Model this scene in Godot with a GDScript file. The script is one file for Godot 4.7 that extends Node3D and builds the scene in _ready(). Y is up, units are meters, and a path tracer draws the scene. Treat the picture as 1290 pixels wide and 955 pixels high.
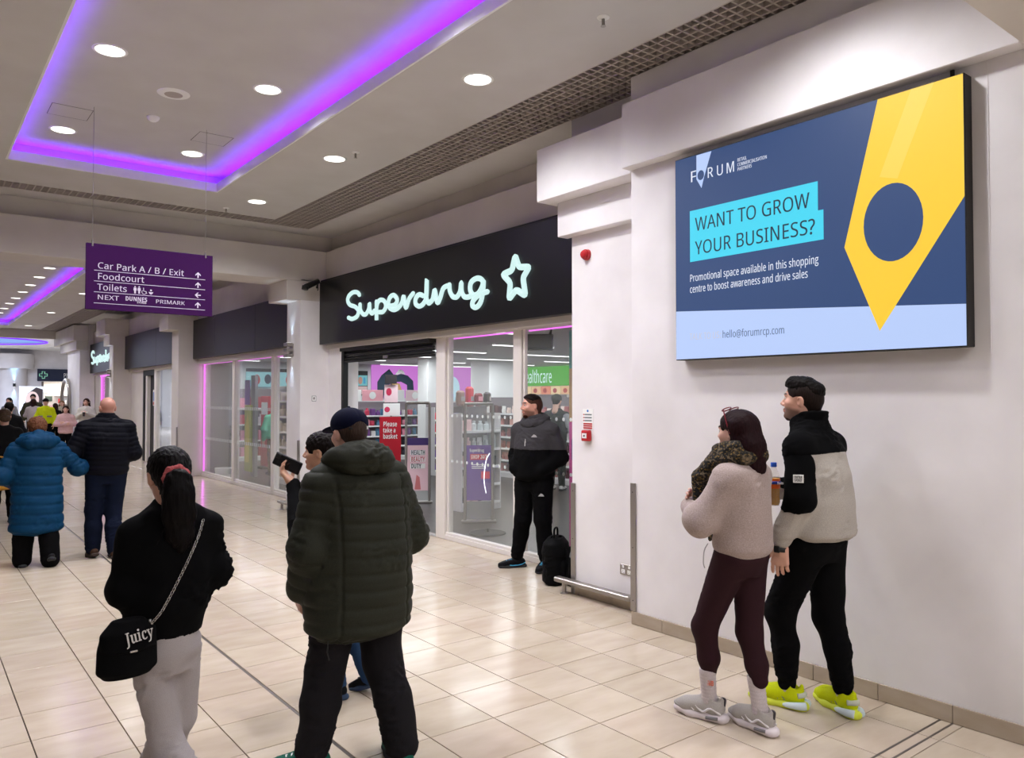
extends Node3D
# A shopping-centre walkway: shopfronts on the right, people walking, an LED screen on the wall. Metres, y up, the walkway runs along -z.

const EYE := Vector3(0, 1.724, 0)
var M := {}
var cache := {}
var taken := {}
var rng := RandomNumberGenerator.new()


func _ready() -> void:
	rng.seed = 7
	var cam := Camera3D.new()
	cam.name = "camera"
	cam.position = EYE
	cam.rotation_degrees = Vector3(1.335, -37.96, 0)
	cam.fov = 51.88
	cam.near = 0.05
	cam.far = 200.0
	cam.current = true
	add_child(cam)
	var env := Environment.new()
	env.background_mode = Environment.BG_COLOR
	env.background_color = Color(0.05, 0.05, 0.06)
	env.tonemap_mode = Environment.TONE_MAPPER_LINEAR
	env.tonemap_exposure = 1.0
	env.sdfgi_enabled = true
	env.ssao_enabled = true
	env.ssil_enabled = true
	var we := WorldEnvironment.new()
	we.name = "environment"
	we.environment = env
	add_child(we)
	make_materials()
	build_floor()
	build_ceiling()
	build_right_side()
	build_far_end()
	build_signs()
	build_fittings()
	build_shop()
	build_people()


# ------------------------------------------------------------------ helpers

func numbered(called: String) -> String:
	var n: int = taken.get(called, 0)
	taken[called] = n + 1
	return called if n == 0 else "%s_%03d" % [called, n]


func tag(o: Node3D, label: String, category: String, group := "", kind := "") -> Node3D:
	if label: o.set_meta("label", label)
	if category: o.set_meta("category", category)
	if group: o.set_meta("group", group)
	if kind: o.set_meta("kind", kind)
	return o


func thing(called: String, at: Vector3, label: String, category: String, turn := 0.0, group := "") -> Node3D:
	var o := Node3D.new()
	o.name = numbered(called)
	add_child(o)
	o.position = at
	o.rotation_degrees.y = turn
	return tag(o, label, category, group)


func setting(called: String, label: String, at := Vector3.ZERO) -> Node3D:
	var o := Node3D.new()
	o.name = numbered(called)
	add_child(o)
	o.position = at
	return tag(o, label, "", "", "structure")


func put(called: String, mesh: Mesh, m: Material, parent: Node3D, at := Vector3.ZERO, basis := Basis.IDENTITY) -> MeshInstance3D:
	var o := MeshInstance3D.new()
	o.name = called if parent != self else numbered(called)
	o.mesh = mesh
	if m: o.material_override = m
	o.transform = Transform3D(basis, at)
	parent.add_child(o, true)
	return o


func box_mesh(size: Vector3, bevel := 0.004) -> ArrayMesh:
	var key := "b%.4f,%.4f,%.4f,%.4f" % [size.x, size.y, size.z, bevel]
	if cache.has(key): return cache[key]
	var h := size * 0.5
	var b := minf(bevel, minf(h.x, minf(h.y, h.z)) * 0.9)
	var st := SurfaceTool.new()
	st.begin(Mesh.PRIMITIVE_TRIANGLES)
	if b <= 0.0:
		add_box(st, Vector3.ZERO, size)
	else:
		for ax in 3:
			var u := (ax + 1) % 3
			var v := (ax + 2) % 3
			for s in [-1.0, 1.0]:
				var q := []
				for c in [[-1, -1], [1, -1], [1, 1], [-1, 1]]:
					var p := Vector3.ZERO
					p[ax] = h[ax] * s
					p[u] = (h[u] - b) * c[0]
					p[v] = (h[v] - b) * c[1]
					q.append(p)
				quad(st, q, s > 0)
		for ax in 3:  # edges parallel to ax
			var u := (ax + 1) % 3
			var v := (ax + 2) % 3
			for su in [-1.0, 1.0]:
				for sv in [-1.0, 1.0]:
					var q := []
					for c in [[-1, 0], [1, 0], [1, 1], [-1, 1]]:
						var p := Vector3.ZERO
						p[ax] = (h[ax] - b) * c[0]
						p[u] = su * (h[u] - (b if c[1] else 0.0))
						p[v] = sv * (h[v] - (0.0 if c[1] else b))
						q.append(p)
					quad(st, q, su * sv > 0)
		for sx in [-1.0, 1.0]:
			for sy in [-1.0, 1.0]:
				for sz in [-1.0, 1.0]:
					var a := Vector3(sx * h.x, sy * (h.y - b), sz * (h.z - b))
					var c := Vector3(sx * (h.x - b), sy * h.y, sz * (h.z - b))
					var d := Vector3(sx * (h.x - b), sy * (h.y - b), sz * h.z)
					tri(st, a, c, d, Vector3(sx, sy, sz))
	var m := st.commit()
	cache[key] = m
	return m


func tri(st: SurfaceTool, a: Vector3, b: Vector3, c: Vector3, out: Vector3) -> void:
	var n := (b - a).cross(c - a)
	if n.dot(out) > 0:  # front faces run clockwise
		var t := b
		b = c
		c = t
	st.set_normal(out.normalized() if absf(n.normalized().dot(out.normalized())) < 0.2 else (n if n.dot(out) > 0 else -n).normalized())
	for p in [a, b, c]:
		st.set_uv(Vector2(p.x + p.z, p.y))
		st.add_vertex(p)


func quad(st: SurfaceTool, q: Array, flip: bool) -> void:
	var n: Vector3 = (q[1] - q[0]).cross(q[2] - q[0])
	var out := n if flip else -n
	tri(st, q[0], q[1], q[2], out)
	tri(st, q[0], q[2], q[3], out)


func quad_out(st: SurfaceTool, a: Vector3, b: Vector3, c: Vector3, d: Vector3, out: Vector3) -> void:
	tri(st, a, b, c, out)
	tri(st, a, c, d, out)


func add_box(st: SurfaceTool, c: Vector3, size: Vector3) -> void:
	var h := size * 0.5
	for ax in 3:
		var u := (ax + 1) % 3
		var v := (ax + 2) % 3
		for s in [-1.0, 1.0]:
			var q := []
			for k in [[-1, -1], [1, -1], [1, 1], [-1, 1]]:
				var p := c
				p[ax] += h[ax] * s
				p[u] += h[u] * k[0]
				p[v] += h[v] * k[1]
				q.append(p)
			quad(st, q, s > 0)


func box(called: String, lo: Vector3, hi: Vector3, m: Material, parent: Node3D, bevel := 0.004) -> MeshInstance3D:
	var a := Vector3(minf(lo.x, hi.x), minf(lo.y, hi.y), minf(lo.z, hi.z))
	var b := Vector3(maxf(lo.x, hi.x), maxf(lo.y, hi.y), maxf(lo.z, hi.z))
	return put(called, box_mesh(b - a, bevel), m, parent, (a + b) * 0.5)


func begin() -> SurfaceTool:
	var st := SurfaceTool.new()
	st.begin(Mesh.PRIMITIVE_TRIANGLES)
	return st


func smooth_mesh(v: PackedVector3Array, idx: PackedInt32Array, cols := PackedColorArray()) -> ArrayMesh:
	var n := normals_of(v, idx)
	var a := []
	a.resize(Mesh.ARRAY_MAX)
	a[Mesh.ARRAY_VERTEX] = v
	a[Mesh.ARRAY_NORMAL] = n
	a[Mesh.ARRAY_INDEX] = idx
	if cols.size() == v.size(): a[Mesh.ARRAY_COLOR] = cols
	var m := ArrayMesh.new()
	m.add_surface_from_arrays(Mesh.PRIMITIVE_TRIANGLES, a)
	return m


func normals_of(v: PackedVector3Array, idx: PackedInt32Array) -> PackedVector3Array:
	var n := PackedVector3Array()
	n.resize(v.size())
	for t in range(0, idx.size(), 3):
		var a := idx[t]
		var b := idx[t + 1]
		var c := idx[t + 2]
		var f := (v[c] - v[a]).cross(v[b] - v[a])
		n[a] += f
		n[b] += f
		n[c] += f
	for i in n.size():
		n[i] = n[i].normalized()
	return n


# a tube along points; radius may be one number or one for each point; squash flattens it along that axis
func tube(pts: Array, r, sides := 8, closed := false, squash := Vector3.ONE) -> ArrayMesh:
	var v := PackedVector3Array()
	var idx := PackedInt32Array()
	var n := pts.size()
	var ref := Vector3.UP
	for i in n:
		var p: Vector3 = pts[i]
		var a: Vector3 = pts[(i - 1 + n) % n] if closed else pts[maxi(i - 1, 0)]
		var b: Vector3 = pts[(i + 1) % n] if closed else pts[mini(i + 1, n - 1)]
		var d := (b - a).normalized()
		if i == 0: ref = Vector3.RIGHT if absf(d.y) > 0.9 else Vector3.UP
		var u := (ref - d * ref.dot(d)).normalized()
		ref = u
		var w := d.cross(u)
		var rr: float = r[i] if r is Array else r
		for k in sides:
			var t := TAU * k / sides
			v.append(p + (u * cos(t) + w * sin(t)) * rr * squash)
	for i in (n if closed else n - 1):
		for k in sides:
			var a := i * sides + k
			var b := i * sides + (k + 1) % sides
			var c := ((i + 1) % n) * sides + k
			var d := ((i + 1) % n) * sides + (k + 1) % sides
			idx.append_array([a, c, b, b, c, d])
	if not closed:
		for e in [0, n - 1]:
			var c := v.size()
			v.append(pts[e])
			for k in sides:
				var a: int = e * sides + k
				var b: int = e * sides + (k + 1) % sides
				idx.append_array([c, a, b] if e == 0 else [c, b, a])
	return smooth_mesh(v, idx)


func smooth_line(pts: Array, steps := 5, closed := false) -> Array:
	var out := []
	var n := pts.size()
	for i in (n if closed else n - 1):
		var p0 = pts[(i - 1 + n) % n] if closed else pts[maxi(i - 1, 0)]
		var p1 = pts[i]
		var p2 = pts[(i + 1) % n]
		var p3 = pts[(i + 2) % n] if closed else pts[mini(i + 2, n - 1)]
		for s in steps:
			var t := float(s) / steps
			out.append(0.5 * (2.0 * p1 + (p2 - p0) * t + (2.0 * p0 - 5.0 * p1 + 4.0 * p2 - p3) * t * t + (3.0 * p1 - p0 - 3.0 * p2 + p3) * t * t * t))
	if not closed: out.append(pts[n - 1])
	return out


# profile of [radius, height] turned about y
func lathe(profile: Array, sides := 20) -> ArrayMesh:
	var st := begin()
	st.set_smooth_group(-1)
	for i in profile.size() - 1:
		var a: Array = profile[i]
		var b: Array = profile[i + 1]
		var dir := Vector2(b[1] - a[1], a[0] - b[0]).normalized()
		for k in sides:
			var t0 := TAU * k / sides
			var t1 := TAU * (k + 1) / sides
			var c0 := Vector3(cos(t0), 0, sin(t0))
			var c1 := Vector3(cos(t1), 0, sin(t1))
			var q := [c0 * a[0] + Vector3.UP * a[1], c1 * a[0] + Vector3.UP * a[1], c1 * b[0] + Vector3.UP * b[1], c0 * b[0] + Vector3.UP * b[1]]
			var ns := [c0 * dir.x + Vector3.UP * dir.y, c1 * dir.x + Vector3.UP * dir.y]
			for id in [0, 1, 2, 0, 2, 3]:
				if a[0] < 1e-5 and id == 1 or b[0] < 1e-5 and id == 3: pass
				st.set_normal(ns[1 if id in [1, 2] else 0])
				st.set_uv(Vector2(float(k) / sides, q[id].y))
				st.add_vertex(q[id])
	return st.commit()


# polygon in the xy plane, pushed out along +z by depth
func plate(poly: Array, depth: float) -> ArrayMesh:
	var p := PackedVector2Array()
	for q in poly: p.append(Vector2(q[0], q[1]))
	var ids := Geometry2D.triangulate_polygon(p)
	var st := begin()
	for t in range(0, ids.size(), 3):
		tri(st, v3(p[ids[t]], depth), v3(p[ids[t + 1]], depth), v3(p[ids[t + 2]], depth), Vector3.BACK)
		tri(st, v3(p[ids[t]], 0), v3(p[ids[t + 1]], 0), v3(p[ids[t + 2]], 0), Vector3.FORWARD)
	var cw := Geometry2D.is_polygon_clockwise(p)
	for i in p.size():
		var a := p[i]
		var b := p[(i + 1) % p.size()]
		var o := Vector3(b.y - a.y, a.x - b.x, 0) * (-1.0 if cw else 1.0)
		quad_out(st, v3(a, 0), v3(b, 0), v3(b, depth), v3(a, depth), o)
	return st.commit()


func v3(p: Vector2, z: float) -> Vector3:
	return Vector3(p.x, p.y, z)


func disc(c: Vector2, r: float, n := 24, ry := -1.0) -> Array:
	var out := []
	for i in n:
		out.append([c.x + r * cos(TAU * i / n), c.y + (r if ry < 0 else ry) * sin(TAU * i / n)])
	return out


func lettering(words: String, height: float, m: Material, parent: Node3D, at: Vector3, basis: Basis, called := "lettering", width := 0.0, bold := false, serif := false, depth := 0.004) -> MeshInstance3D:
	var f := SystemFont.new()
	f.font_names = PackedStringArray(["Droid Serif" if serif else "Droid Sans"])
	if bold: f.font_weight = 700
	var t := TextMesh.new()
	t.text = words
	t.font = f
	t.font_size = 64
	t.pixel_size = height / 46.0
	t.depth = depth
	t.curve_step = 2.0
	t.horizontal_alignment = HORIZONTAL_ALIGNMENT_LEFT
	t.vertical_alignment = VERTICAL_ALIGNMENT_CENTER
	var o := put(called, t, m, parent, at, basis)
	if width > 0.0:
		var w := t.get_aabb().size.x
		if w > 0.001: o.scale.x = width / w
	return o


func mat(key: String, c: Color, rough := 0.7, metal := 0.0, emit := 0.0) -> StandardMaterial3D:
	var m := StandardMaterial3D.new()
	m.resource_name = key
	m.albedo_color = c
	m.roughness = rough
	m.metallic = metal
	if emit > 0.0:
		m.emission_enabled = true
		m.emission = c
		m.emission_energy_multiplier = emit
		m.albedo_color = Color(c.r * 0.3, c.g * 0.3, c.b * 0.3)
	M[key] = m
	return m


func rgb8(r: int, g: int, b: int) -> Color:
	return Color(r / 255.0, g / 255.0, b / 255.0)


func noise_tex(freq: float, lo: Color, hi: Color, octaves := 4, seed_ := 1, size := 512, type := FastNoiseLite.TYPE_SIMPLEX_SMOOTH) -> NoiseTexture2D:
	var n := FastNoiseLite.new()
	n.seed = seed_
	n.noise_type = type
	n.frequency = freq
	n.fractal_octaves = octaves
	var t := NoiseTexture2D.new()
	t.width = size
	t.height = size
	t.seamless = true
	t.noise = n
	var g := Gradient.new()
	g.set_color(0, lo)
	g.set_color(1, hi)
	t.color_ramp = g
	t.generate_mipmaps = false
	return t


func triplanar(m: StandardMaterial3D, tex: Texture2D, scale: Vector3, world := true) -> StandardMaterial3D:
	m.albedo_texture = tex
	m.uv1_triplanar = true
	m.uv1_world_triplanar = world
	m.uv1_scale = scale
	return m


func bump(m: StandardMaterial3D, tex: Texture2D, cm: float) -> void:
	m.heightmap_enabled = true
	m.heightmap_texture = tex
	m.heightmap_scale = cm


func area_light(called: String, at: Vector3, size: Vector2, down: Vector3, c: Color, e: float, parent: Node3D = null) -> void:
	var l := AreaLight3D.new()
	l.name = called
	l.area_size = size
	l.light_color = c
	l.light_energy = e
	l.shadow_enabled = true
	l.area_range = 40.0
	(parent if parent else self).add_child(l, true)
	var up := Vector3.FORWARD if absf(down.y) > 0.9 else Vector3.UP
	l.global_transform = Transform3D(Basis.looking_at(down, up), at)


# facing the walkway (towards -x): text runs towards +z
const WEST := Basis(Vector3(0, 0, 1), Vector3(0, 1, 0), Vector3(-1, 0, 0))


func make_materials() -> void:
	var fine := noise_tex(0.02, Color(0.82, 0.82, 0.82), Color(1, 1, 1), 5, 3)
	var m := mat("wall", rgb8(240, 237, 238), 0.62)
	triplanar(m, noise_tex(0.006, Color(0.93, 0.925, 0.92), Color(1, 1, 1), 5, 11), Vector3(0.35, 0.35, 0.35))
	m = mat("wall_warm", rgb8(214, 208, 202), 0.7)
	triplanar(m, noise_tex(0.006, Color(0.95, 0.945, 0.94), Color(1, 1, 1), 4, 12), Vector3(0.3, 0.3, 0.3))
	m = mat("ceiling", rgb8(206, 203, 201), 0.85)
	triplanar(m, noise_tex(0.01, Color(0.965, 0.96, 0.955), Color(1, 1, 1), 4, 14), Vector3(0.3, 0.3, 0.3))
	mat("grille", rgb8(176, 166, 160), 0.55)
	mat("left_front", rgb8(112, 106, 104), 0.6)
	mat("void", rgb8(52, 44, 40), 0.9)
	# polished porcelain: pale beige with soft streaks running across the walkway
	var streak := noise_tex(0.012, Color(0.93, 0.915, 0.89), Color(1, 1, 1), 5, 21)
	for k in 4:
		m = mat("tile%d" % k, [rgb8(202, 189, 171), rgb8(198, 185, 167), rgb8(205, 192, 175), rgb8(201, 186, 169)][k], 0.16)
		m.metallic_specular = 0.36
		triplanar(m, streak, Vector3(0.3, 0.3, 0.9))
		m.uv1_offset = Vector3(k * 0.37, 0, k * 0.61)
	mat("grout", rgb8(58, 48, 46), 0.85)
	m = mat("skirting", rgb8(180, 166, 149), 0.25)
	triplanar(m, streak, Vector3(1.2, 1.2, 0.5))
	mat("strip", rgb8(112, 104, 98), 0.4, 0.6)
	m = mat("fascia", rgb8(14, 14, 16), 0.32)
	m.metallic_specular = 0.45
	m = mat("fascia_plum", rgb8(46, 43, 44), 0.48)
	m.metallic_specular = 0.4
	mat("frame", rgb8(226, 220, 214), 0.4)
	mat("black", rgb8(12, 12, 13), 0.55)
	mat("rubber", rgb8(22, 22, 23), 0.85)
	m = mat("steel", rgb8(168, 163, 158), 0.34, 0.85)
	m = mat("glass", Color(0.93, 0.97, 0.96, 0.06), 0.03)
	m.transparency = BaseMaterial3D.TRANSPARENCY_ALPHA
	m = mat("acrylic", Color(0.9, 0.88, 0.92, 0.22), 0.05)
	m.transparency = BaseMaterial3D.TRANSPARENCY_ALPHA
	mat("white", rgb8(240, 240, 238), 0.5)
	mat("lamp", rgb8(255, 250, 242), 0.5, 0.0, 3.0)
	mat("lamp_cool", rgb8(250, 253, 255), 0.5, 0.0, 2.2)
	mat("violet", rgb8(128, 40, 255), 0.5, 0.0, 1.2)
	mat("magenta", rgb8(255, 120, 255), 0.5, 0.0, 1.2)
	mat("letter", rgb8(208, 240, 238), 0.4, 0.0, 1.0)
	mat("red", rgb8(178, 22, 30), 0.4)
	mat("dot", rgb8(214, 218, 216), 0.7)


# ------------------------------------------------------------------ floor

func build_floor() -> void:
	var f := setting("floor", "pale beige polished tile floor of the shopping centre walkway")
	box("grout_bed", Vector3(-1.3, -0.2, 5.0), Vector3(5.27, -0.012, -60.0), M.grout, f, 0.0)
	var S := 0.4
	var tile := box_mesh(Vector3(S - 0.0054, 0.012, S - 0.0054), 0.0012)
	var cells := []
	var tilt := Basis.from_euler(Vector3(deg_to_rad(1.335), deg_to_rad(-37.96), 0))
	for i in range(-11, 6):
		for j in range(-100, 22):
			var x := 2.927 + S * i + S * 0.5
			var z := -3.798 + S * j + S * 0.5
			if x > 5.2 or x < -1.25: continue
			if x > 4.75 and z > -5.0 or x > 4.5 and z > -4.2: continue
			var c := tilt.transposed() * (Vector3(x, 0, z) - EYE)
			var size := 0.0
			if c.z < -0.5:
				var px := 645.0 + 981.5 * c.x / -c.z
				var py := 477.5 + 981.5 * c.y / c.z
				if px > -90 and px < 1380 and py < 1080: size = 1.0 / (c.z * c.z * c.z * -1.0)
			cells.append([size, x, z, rng.randi() % 4])
	cells.sort_custom(func(a, b): return a[0] > b[0])
	for k in 300:
		var c: Array = cells[k]
		put("tile", tile, M["tile%d" % c[3]], f, Vector3(c[1], -0.006, c[2]))
	var lists := [[], [], [], []]
	for k in range(300, cells.size()): lists[cells[k][3]].append(cells[k])
	for v in 4:
		var mm := MultiMesh.new()
		mm.transform_format = MultiMesh.TRANSFORM_3D
		mm.mesh = tile
		mm.instance_count = lists[v].size()
		for k in lists[v].size():
			mm.set_instance_transform(k, Transform3D(Basis.IDENTITY, Vector3(lists[v][k][1], -0.006, lists[v][k][2])))
		var o := MultiMeshInstance3D.new()
		o.name = "far_tiles"
		o.multimesh = mm
		o.material_override = M["tile%d" % v]
		o.set_meta("kind", "stuff")
		f.add_child(o, true)
	box("movement_joint", Vector3(1.708, -0.01, -2.0), Vector3(1.724, 0.0008, -42.0), M.strip, f, 0.0)
	box("movement_joint", Vector3(-1.2, -0.01, -1.915), Vector3(4.4, 0.0008, -1.903), M.strip, f, 0.0)
	box("movement_joint", Vector3(-1.2, -0.01, -1.852), Vector3(4.4, 0.0008, -1.840), M.strip, f, 0.0)
	box("rotunda_floor", Vector3(-12, -0.2, -42.3), Vector3(14, -0.0005, -60.0), M.tile0, f, 0.0)
	box("rotunda_floor", Vector3(5.2, -0.2, -33.6), Vector3(14, -0.0005, -42.3), M.tile0, f, 0.0)


# ------------------------------------------------------------------ ceiling

# white plasterboard with a raised panel; violet LED strips lie behind the lip all round it
func cove(c: Node3D, x0: float, x1: float, z0: float, z1: float, energy: float) -> void:
	var y := 4.2
	var top := 4.42
	var lip := 4.305
	var w := 0.16
	box("raised_panel", Vector3(x0 - w, top, z0 + w), Vector3(x1 + w, top + 0.05, z1 - w), M.ceiling, c, 0.0)
	for s in [[x0 - w - 0.03, x0 - w], [x1 + w, x1 + w + 0.03]]:
		box("cove_side", Vector3(s[0], y + 0.05, z0 + w), Vector3(s[1], top, z1 - w), M.ceiling, c, 0.0)
	for s in [[z0 + w, z0 + w + 0.03], [z1 - w - 0.03, z1 - w]]:
		box("cove_side", Vector3(x0 - w, y + 0.05, s[0]), Vector3(x1 + w, top, s[1]), M.ceiling, c, 0.0)
	box("lip", Vector3(x0 - 0.02, y, z0 + 0.02), Vector3(x0, lip, z1 - 0.02), M.white, c, 0.002)
	box("lip", Vector3(x1, y, z0 + 0.02), Vector3(x1 + 0.02, lip, z1 - 0.02), M.white, c, 0.002)
	box("lip", Vector3(x0, y, z0), Vector3(x1, lip, z0 + 0.02), M.white, c, 0.002)
	box("lip", Vector3(x0, y, z1 - 0.02), Vector3(x1, lip, z1), M.white, c, 0.002)
	var v := rgb8(112, 24, 255)
	var ys := y + 0.056
	for x in [x0 - 0.085, x1 + 0.085]:
		var st := thing("led_strip", Vector3(x, ys, (z0 + z1) * 0.5), "violet LED strip lying in the ceiling recess %s" % ["on the left side", "on the right side"][0 if x < 1.8 else 1] + (" of the near bay" if z0 > -10 else " of the far bay"), "light")
		box("diffuser", Vector3(-0.012, 0, (z0 - z1) * 0.5), Vector3(0.012, 0.014, (z1 - z0) * 0.5), M.violet, st, 0.0)
		area_light("strip_light", Vector3(x, ys + 0.018, (z0 + z1) * 0.5), Vector2(0.03, z0 - z1), Vector3(0.25 if x < 1.8 else -0.25, 1, 0).normalized(), v, energy * (z0 - z1), st)
	for z in [z0 + 0.085, z1 - 0.085]:
		var st := thing("led_strip", Vector3((x0 + x1) * 0.5, ys, z), "violet LED strip lying in the ceiling recess %s end" % ["at the near", "at the far"][0 if z > (z0 + z1) * 0.5 else 1] + (" of the near bay" if z0 > -10 else " of the far bay"), "light")
		box("diffuser", Vector3((x0 - x1) * 0.5, 0, -0.012), Vector3((x1 - x0) * 0.5, 0.014, 0.012), M.violet, st, 0.0)
		area_light("strip_light", Vector3((x0 + x1) * 0.5, ys + 0.018, z), Vector2(x1 - x0, 0.03), Vector3(0, 1, -0.25 if z > (z0 + z1) * 0.5 else 0.25).normalized(), v, energy * (x1 - x0), st)


func slab_with_hole(c: Node3D, xa: float, xb: float, za: float, zb: float, x0: float, x1: float, z0: float, z1: float) -> void:
	var y := 4.2
	box("plasterboard", Vector3(xa, y, za), Vector3(x0 - 0.02, y + 0.05, zb), M.ceiling, c, 0.0)
	box("plasterboard", Vector3(x1 + 0.02, y, za), Vector3(xb, y + 0.05, zb), M.ceiling, c, 0.0)
	box("plasterboard", Vector3(x0 - 0.02, y, za), Vector3(x1 + 0.02, y + 0.05, z0 + 0.02), M.ceiling, c, 0.0)
	box("plasterboard", Vector3(x0 - 0.02, y, z1 - 0.02), Vector3(x1 + 0.02, y + 0.05, zb), M.ceiling, c, 0.0)


# open square-cell grille
func grille(c: Node3D, xa: float, xb: float, za: float, zb: float, pitch := 0.075) -> void:
	var st := begin()
	var t := 0.015
	var h := 0.035
	var nx := maxi(1, roundi((xb - xa) / pitch))
	for i in nx + 1:
		add_box(st, Vector3(lerpf(xa, xb, float(i) / nx), 4.2 + h * 0.5, (za + zb) * 0.5), Vector3(t, h, absf(za - zb)))
	var nz := maxi(1, roundi(absf(za - zb) / pitch))
	for i in nz + 1:
		add_box(st, Vector3((xa + xb) * 0.5, 4.2 + h * 0.5 + 0.001, lerpf(za, zb, float(i) / nz)), Vector3(xb - xa, h, t))
	var o := put("open_cell_grille", st.commit(), M.grille, c)
	o.set_meta("kind", "stuff")


func build_ceiling() -> void:
	var c := setting("ceiling", "off-white suspended ceiling with raised panels, grille margins and violet lit recesses")
	slab_with_hole(c, -1.2, 4.04, -0.7, -10.56, 0.815, 2.94, -3.0, -9.57)
	cove(c, 0.815, 2.94, -3.0, -9.57, 0.4)
	grille(c, 4.045, 4.67, -1.46, -10.9)
	grille(c, -1.0, 4.04, -10.56, -10.86)
	box("soffit", Vector3(4.672, 4.2, -5.13), Vector3(5.3, 4.25, -11.3), M.ceiling, c, 0.0)
	box("soffit", Vector3(-1.2, 4.2, -10.87), Vector3(4.672, 4.25, -11.3), M.ceiling, c, 0.0)
	slab_with_hole(c, -1.2, 3.9, -11.5, -33.0, 0.82, 2.8, -13.5, -31.9)
	cove(c, 0.82, 2.8, -13.5, -31.9, 0.4)
	grille(c, 3.905, 4.6, -11.9, -33.5, 0.09)
	grille(c, -1.0, 3.9, -33.02, -33.5, 0.09)
	box("soffit", Vector3(4.602, 4.2, -11.5), Vector3(5.3, 4.25, -33.5), M.ceiling, c, 0.0)
	box("plasterboard", Vector3(-1.2, 4.2, 5.0), Vector3(4.7, 4.25, -0.74), M.ceiling, c, 0.0)
	# the dark space above the grilles
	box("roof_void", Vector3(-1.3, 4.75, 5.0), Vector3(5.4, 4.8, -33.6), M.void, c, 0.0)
	# cross beams
	box("cross_beam", Vector3(-1.2, 3.47, -11.14), Vector3(5.08, 3.95, -11.86), M.wall_warm, c, 0.006)
	box("beam_upstand", Vector3(-1.2, 3.95, -11.28), Vector3(5.3, 4.2, -11.7), M.wall_warm, c, 0.0)
	box("cross_beam", Vector3(-1.2, 3.47, -0.74), Vector3(4.6, 4.2, -1.455), M.wall_warm, c, 0.006)
	box("beam_end", Vector3(-1.2, 3.9, -33.5), Vector3(5.3, 4.25, -33.8), M.wall_warm, c, 0.0)


# ------------------------------------------------------------------ right-hand side

func build_right_side() -> void:
	var w := setting("wall_right", "off-white painted wall carrying the big advertising screen")
	box("wall_face", Vector3(4.4, 0, -4.15), Vector3(4.75, 4.2, 5.0), M.wall, w, 0.006)
	var bk := setting("trim_1", "deep off-white bulkhead along the wall top above the screen")
	box("bulkhead", Vector3(4.3, 3.468, -4.15), Vector3(4.399, 3.965, -1.455), M.wall, bk, 0.005)
	# pier beside the wall, with a stepped head
	var p := setting("wall_pier", "off-white wall pier with stepped head beside the shop")
	box("shaft", Vector3(4.67, 0, -5.125), Vector3(5.4, 4.2, -4.15), M.wall, p, 0.006)
	var ps := setting("trim_2", "two-step off-white head of the near pier")
	box("upper_step", Vector3(4.40, 3.45, -5.285), Vector3(4.68, 3.915, -4.152), M.wall, ps, 0.005)
	box("lower_step", Vector3(4.57, 3.148, -5.2), Vector3(4.69, 3.45, -4.152), M.wall, ps, 0.005)
	box("joint_bead", Vector3(4.396, 1.95, -1.64), Vector3(4.4, 3.46, -1.634), M.wall, w, 0.001)
	skirting("baseboard_right", 4.4, 5.0, -4.15, -1.845, 0.0)
	skirting("baseboard_pier", 4.67, -4.16, -5.125, -4.62, 0.0)
	# header wall above the shopfronts and its set-back top
	var h := setting("wall_header", "off-white header wall above the black shop fascias")
	box("header", Vector3(5.08, 2.45, -5.1), Vector3(5.3, 3.95, -11.145), M.wall_warm, h, 0.005)
	box("header", Vector3(5.08, 2.45, -11.3), Vector3(5.3, 3.95, -33.4), M.wall_warm, h, 0.005)
	box("upstand", Vector3(5.24, 3.95, -5.1), Vector3(5.35, 4.2, -33.4), M.wall_warm, h, 0.0)
	box("nib_wall", Vector3(5.12, 0, -10.69), Vector3(5.4, 2.52, -11.3), M.wall, h, 0.004)
	box("nib_wall", Vector3(5.15, 0, -17.87), Vector3(5.4, 2.52, -18.5), M.wall_warm, h, 0.004)
	box("nib_wall", Vector3(5.15, 0, -23.0), Vector3(5.4, 2.52, -25.0), M.wall_warm, h, 0.004)
	box("nib_wall", Vector3(5.15, 0, -29.0), Vector3(5.4, 2.52, -33.4), M.wall_warm, h, 0.004)
	# further piers
	pier(-11.14, "white pier with small capital between black and plum fascias", false)
	pier(-17.72, "white pier with small capital left of the pink-lit window", false)
	pier(-24.4, "white pier with two-step head beside the far lit shop name", true)
	far_pier()
	box("skirting_end", Vector3(5.08, 0, -17.72), Vector3(5.14, 0.1, -17.86), M.skirting, h, 0.002)
	# outside the frame: the opposite wall and the end behind the camera close the place
	var l := setting("wall_left", "dull grey-brown shopfront wall along the near side of the walkway")
	box("wall_face", Vector3(-1.3, 0, 5.0), Vector3(-1.0, 4.3, -33.5), M.left_front, l, 0.0)
	var b := setting("wall_back", "off-white wall closing the walkway behind the viewer")
	box("wall_face", Vector3(-1.3, 0, 4.8), Vector3(4.75, 4.3, 5.0), M.wall, b, 0.0)
	shopfront_near()
	shopfront_mid()
	shopfront_far()


func far_pier() -> void:
	var p := setting("wall_pier", "broad white pier with stepped head at the far end of the shops")
	box("shaft", Vector3(4.67, 0, -29.75), Vector3(5.14, 4.2, -32.2), M.wall, p, 0.01)
	p = setting("trim_3", "stepped white head of the far pier")
	box("upper_step", Vector3(4.45, 3.63, -29.6), Vector3(4.9, 4.15, -33.9), M.wall_warm, p, 0.005)
	box("lower_step", Vector3(4.55, 3.32, -29.65), Vector3(4.9, 3.63, -33.1), M.wall_warm, p, 0.005)


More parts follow.
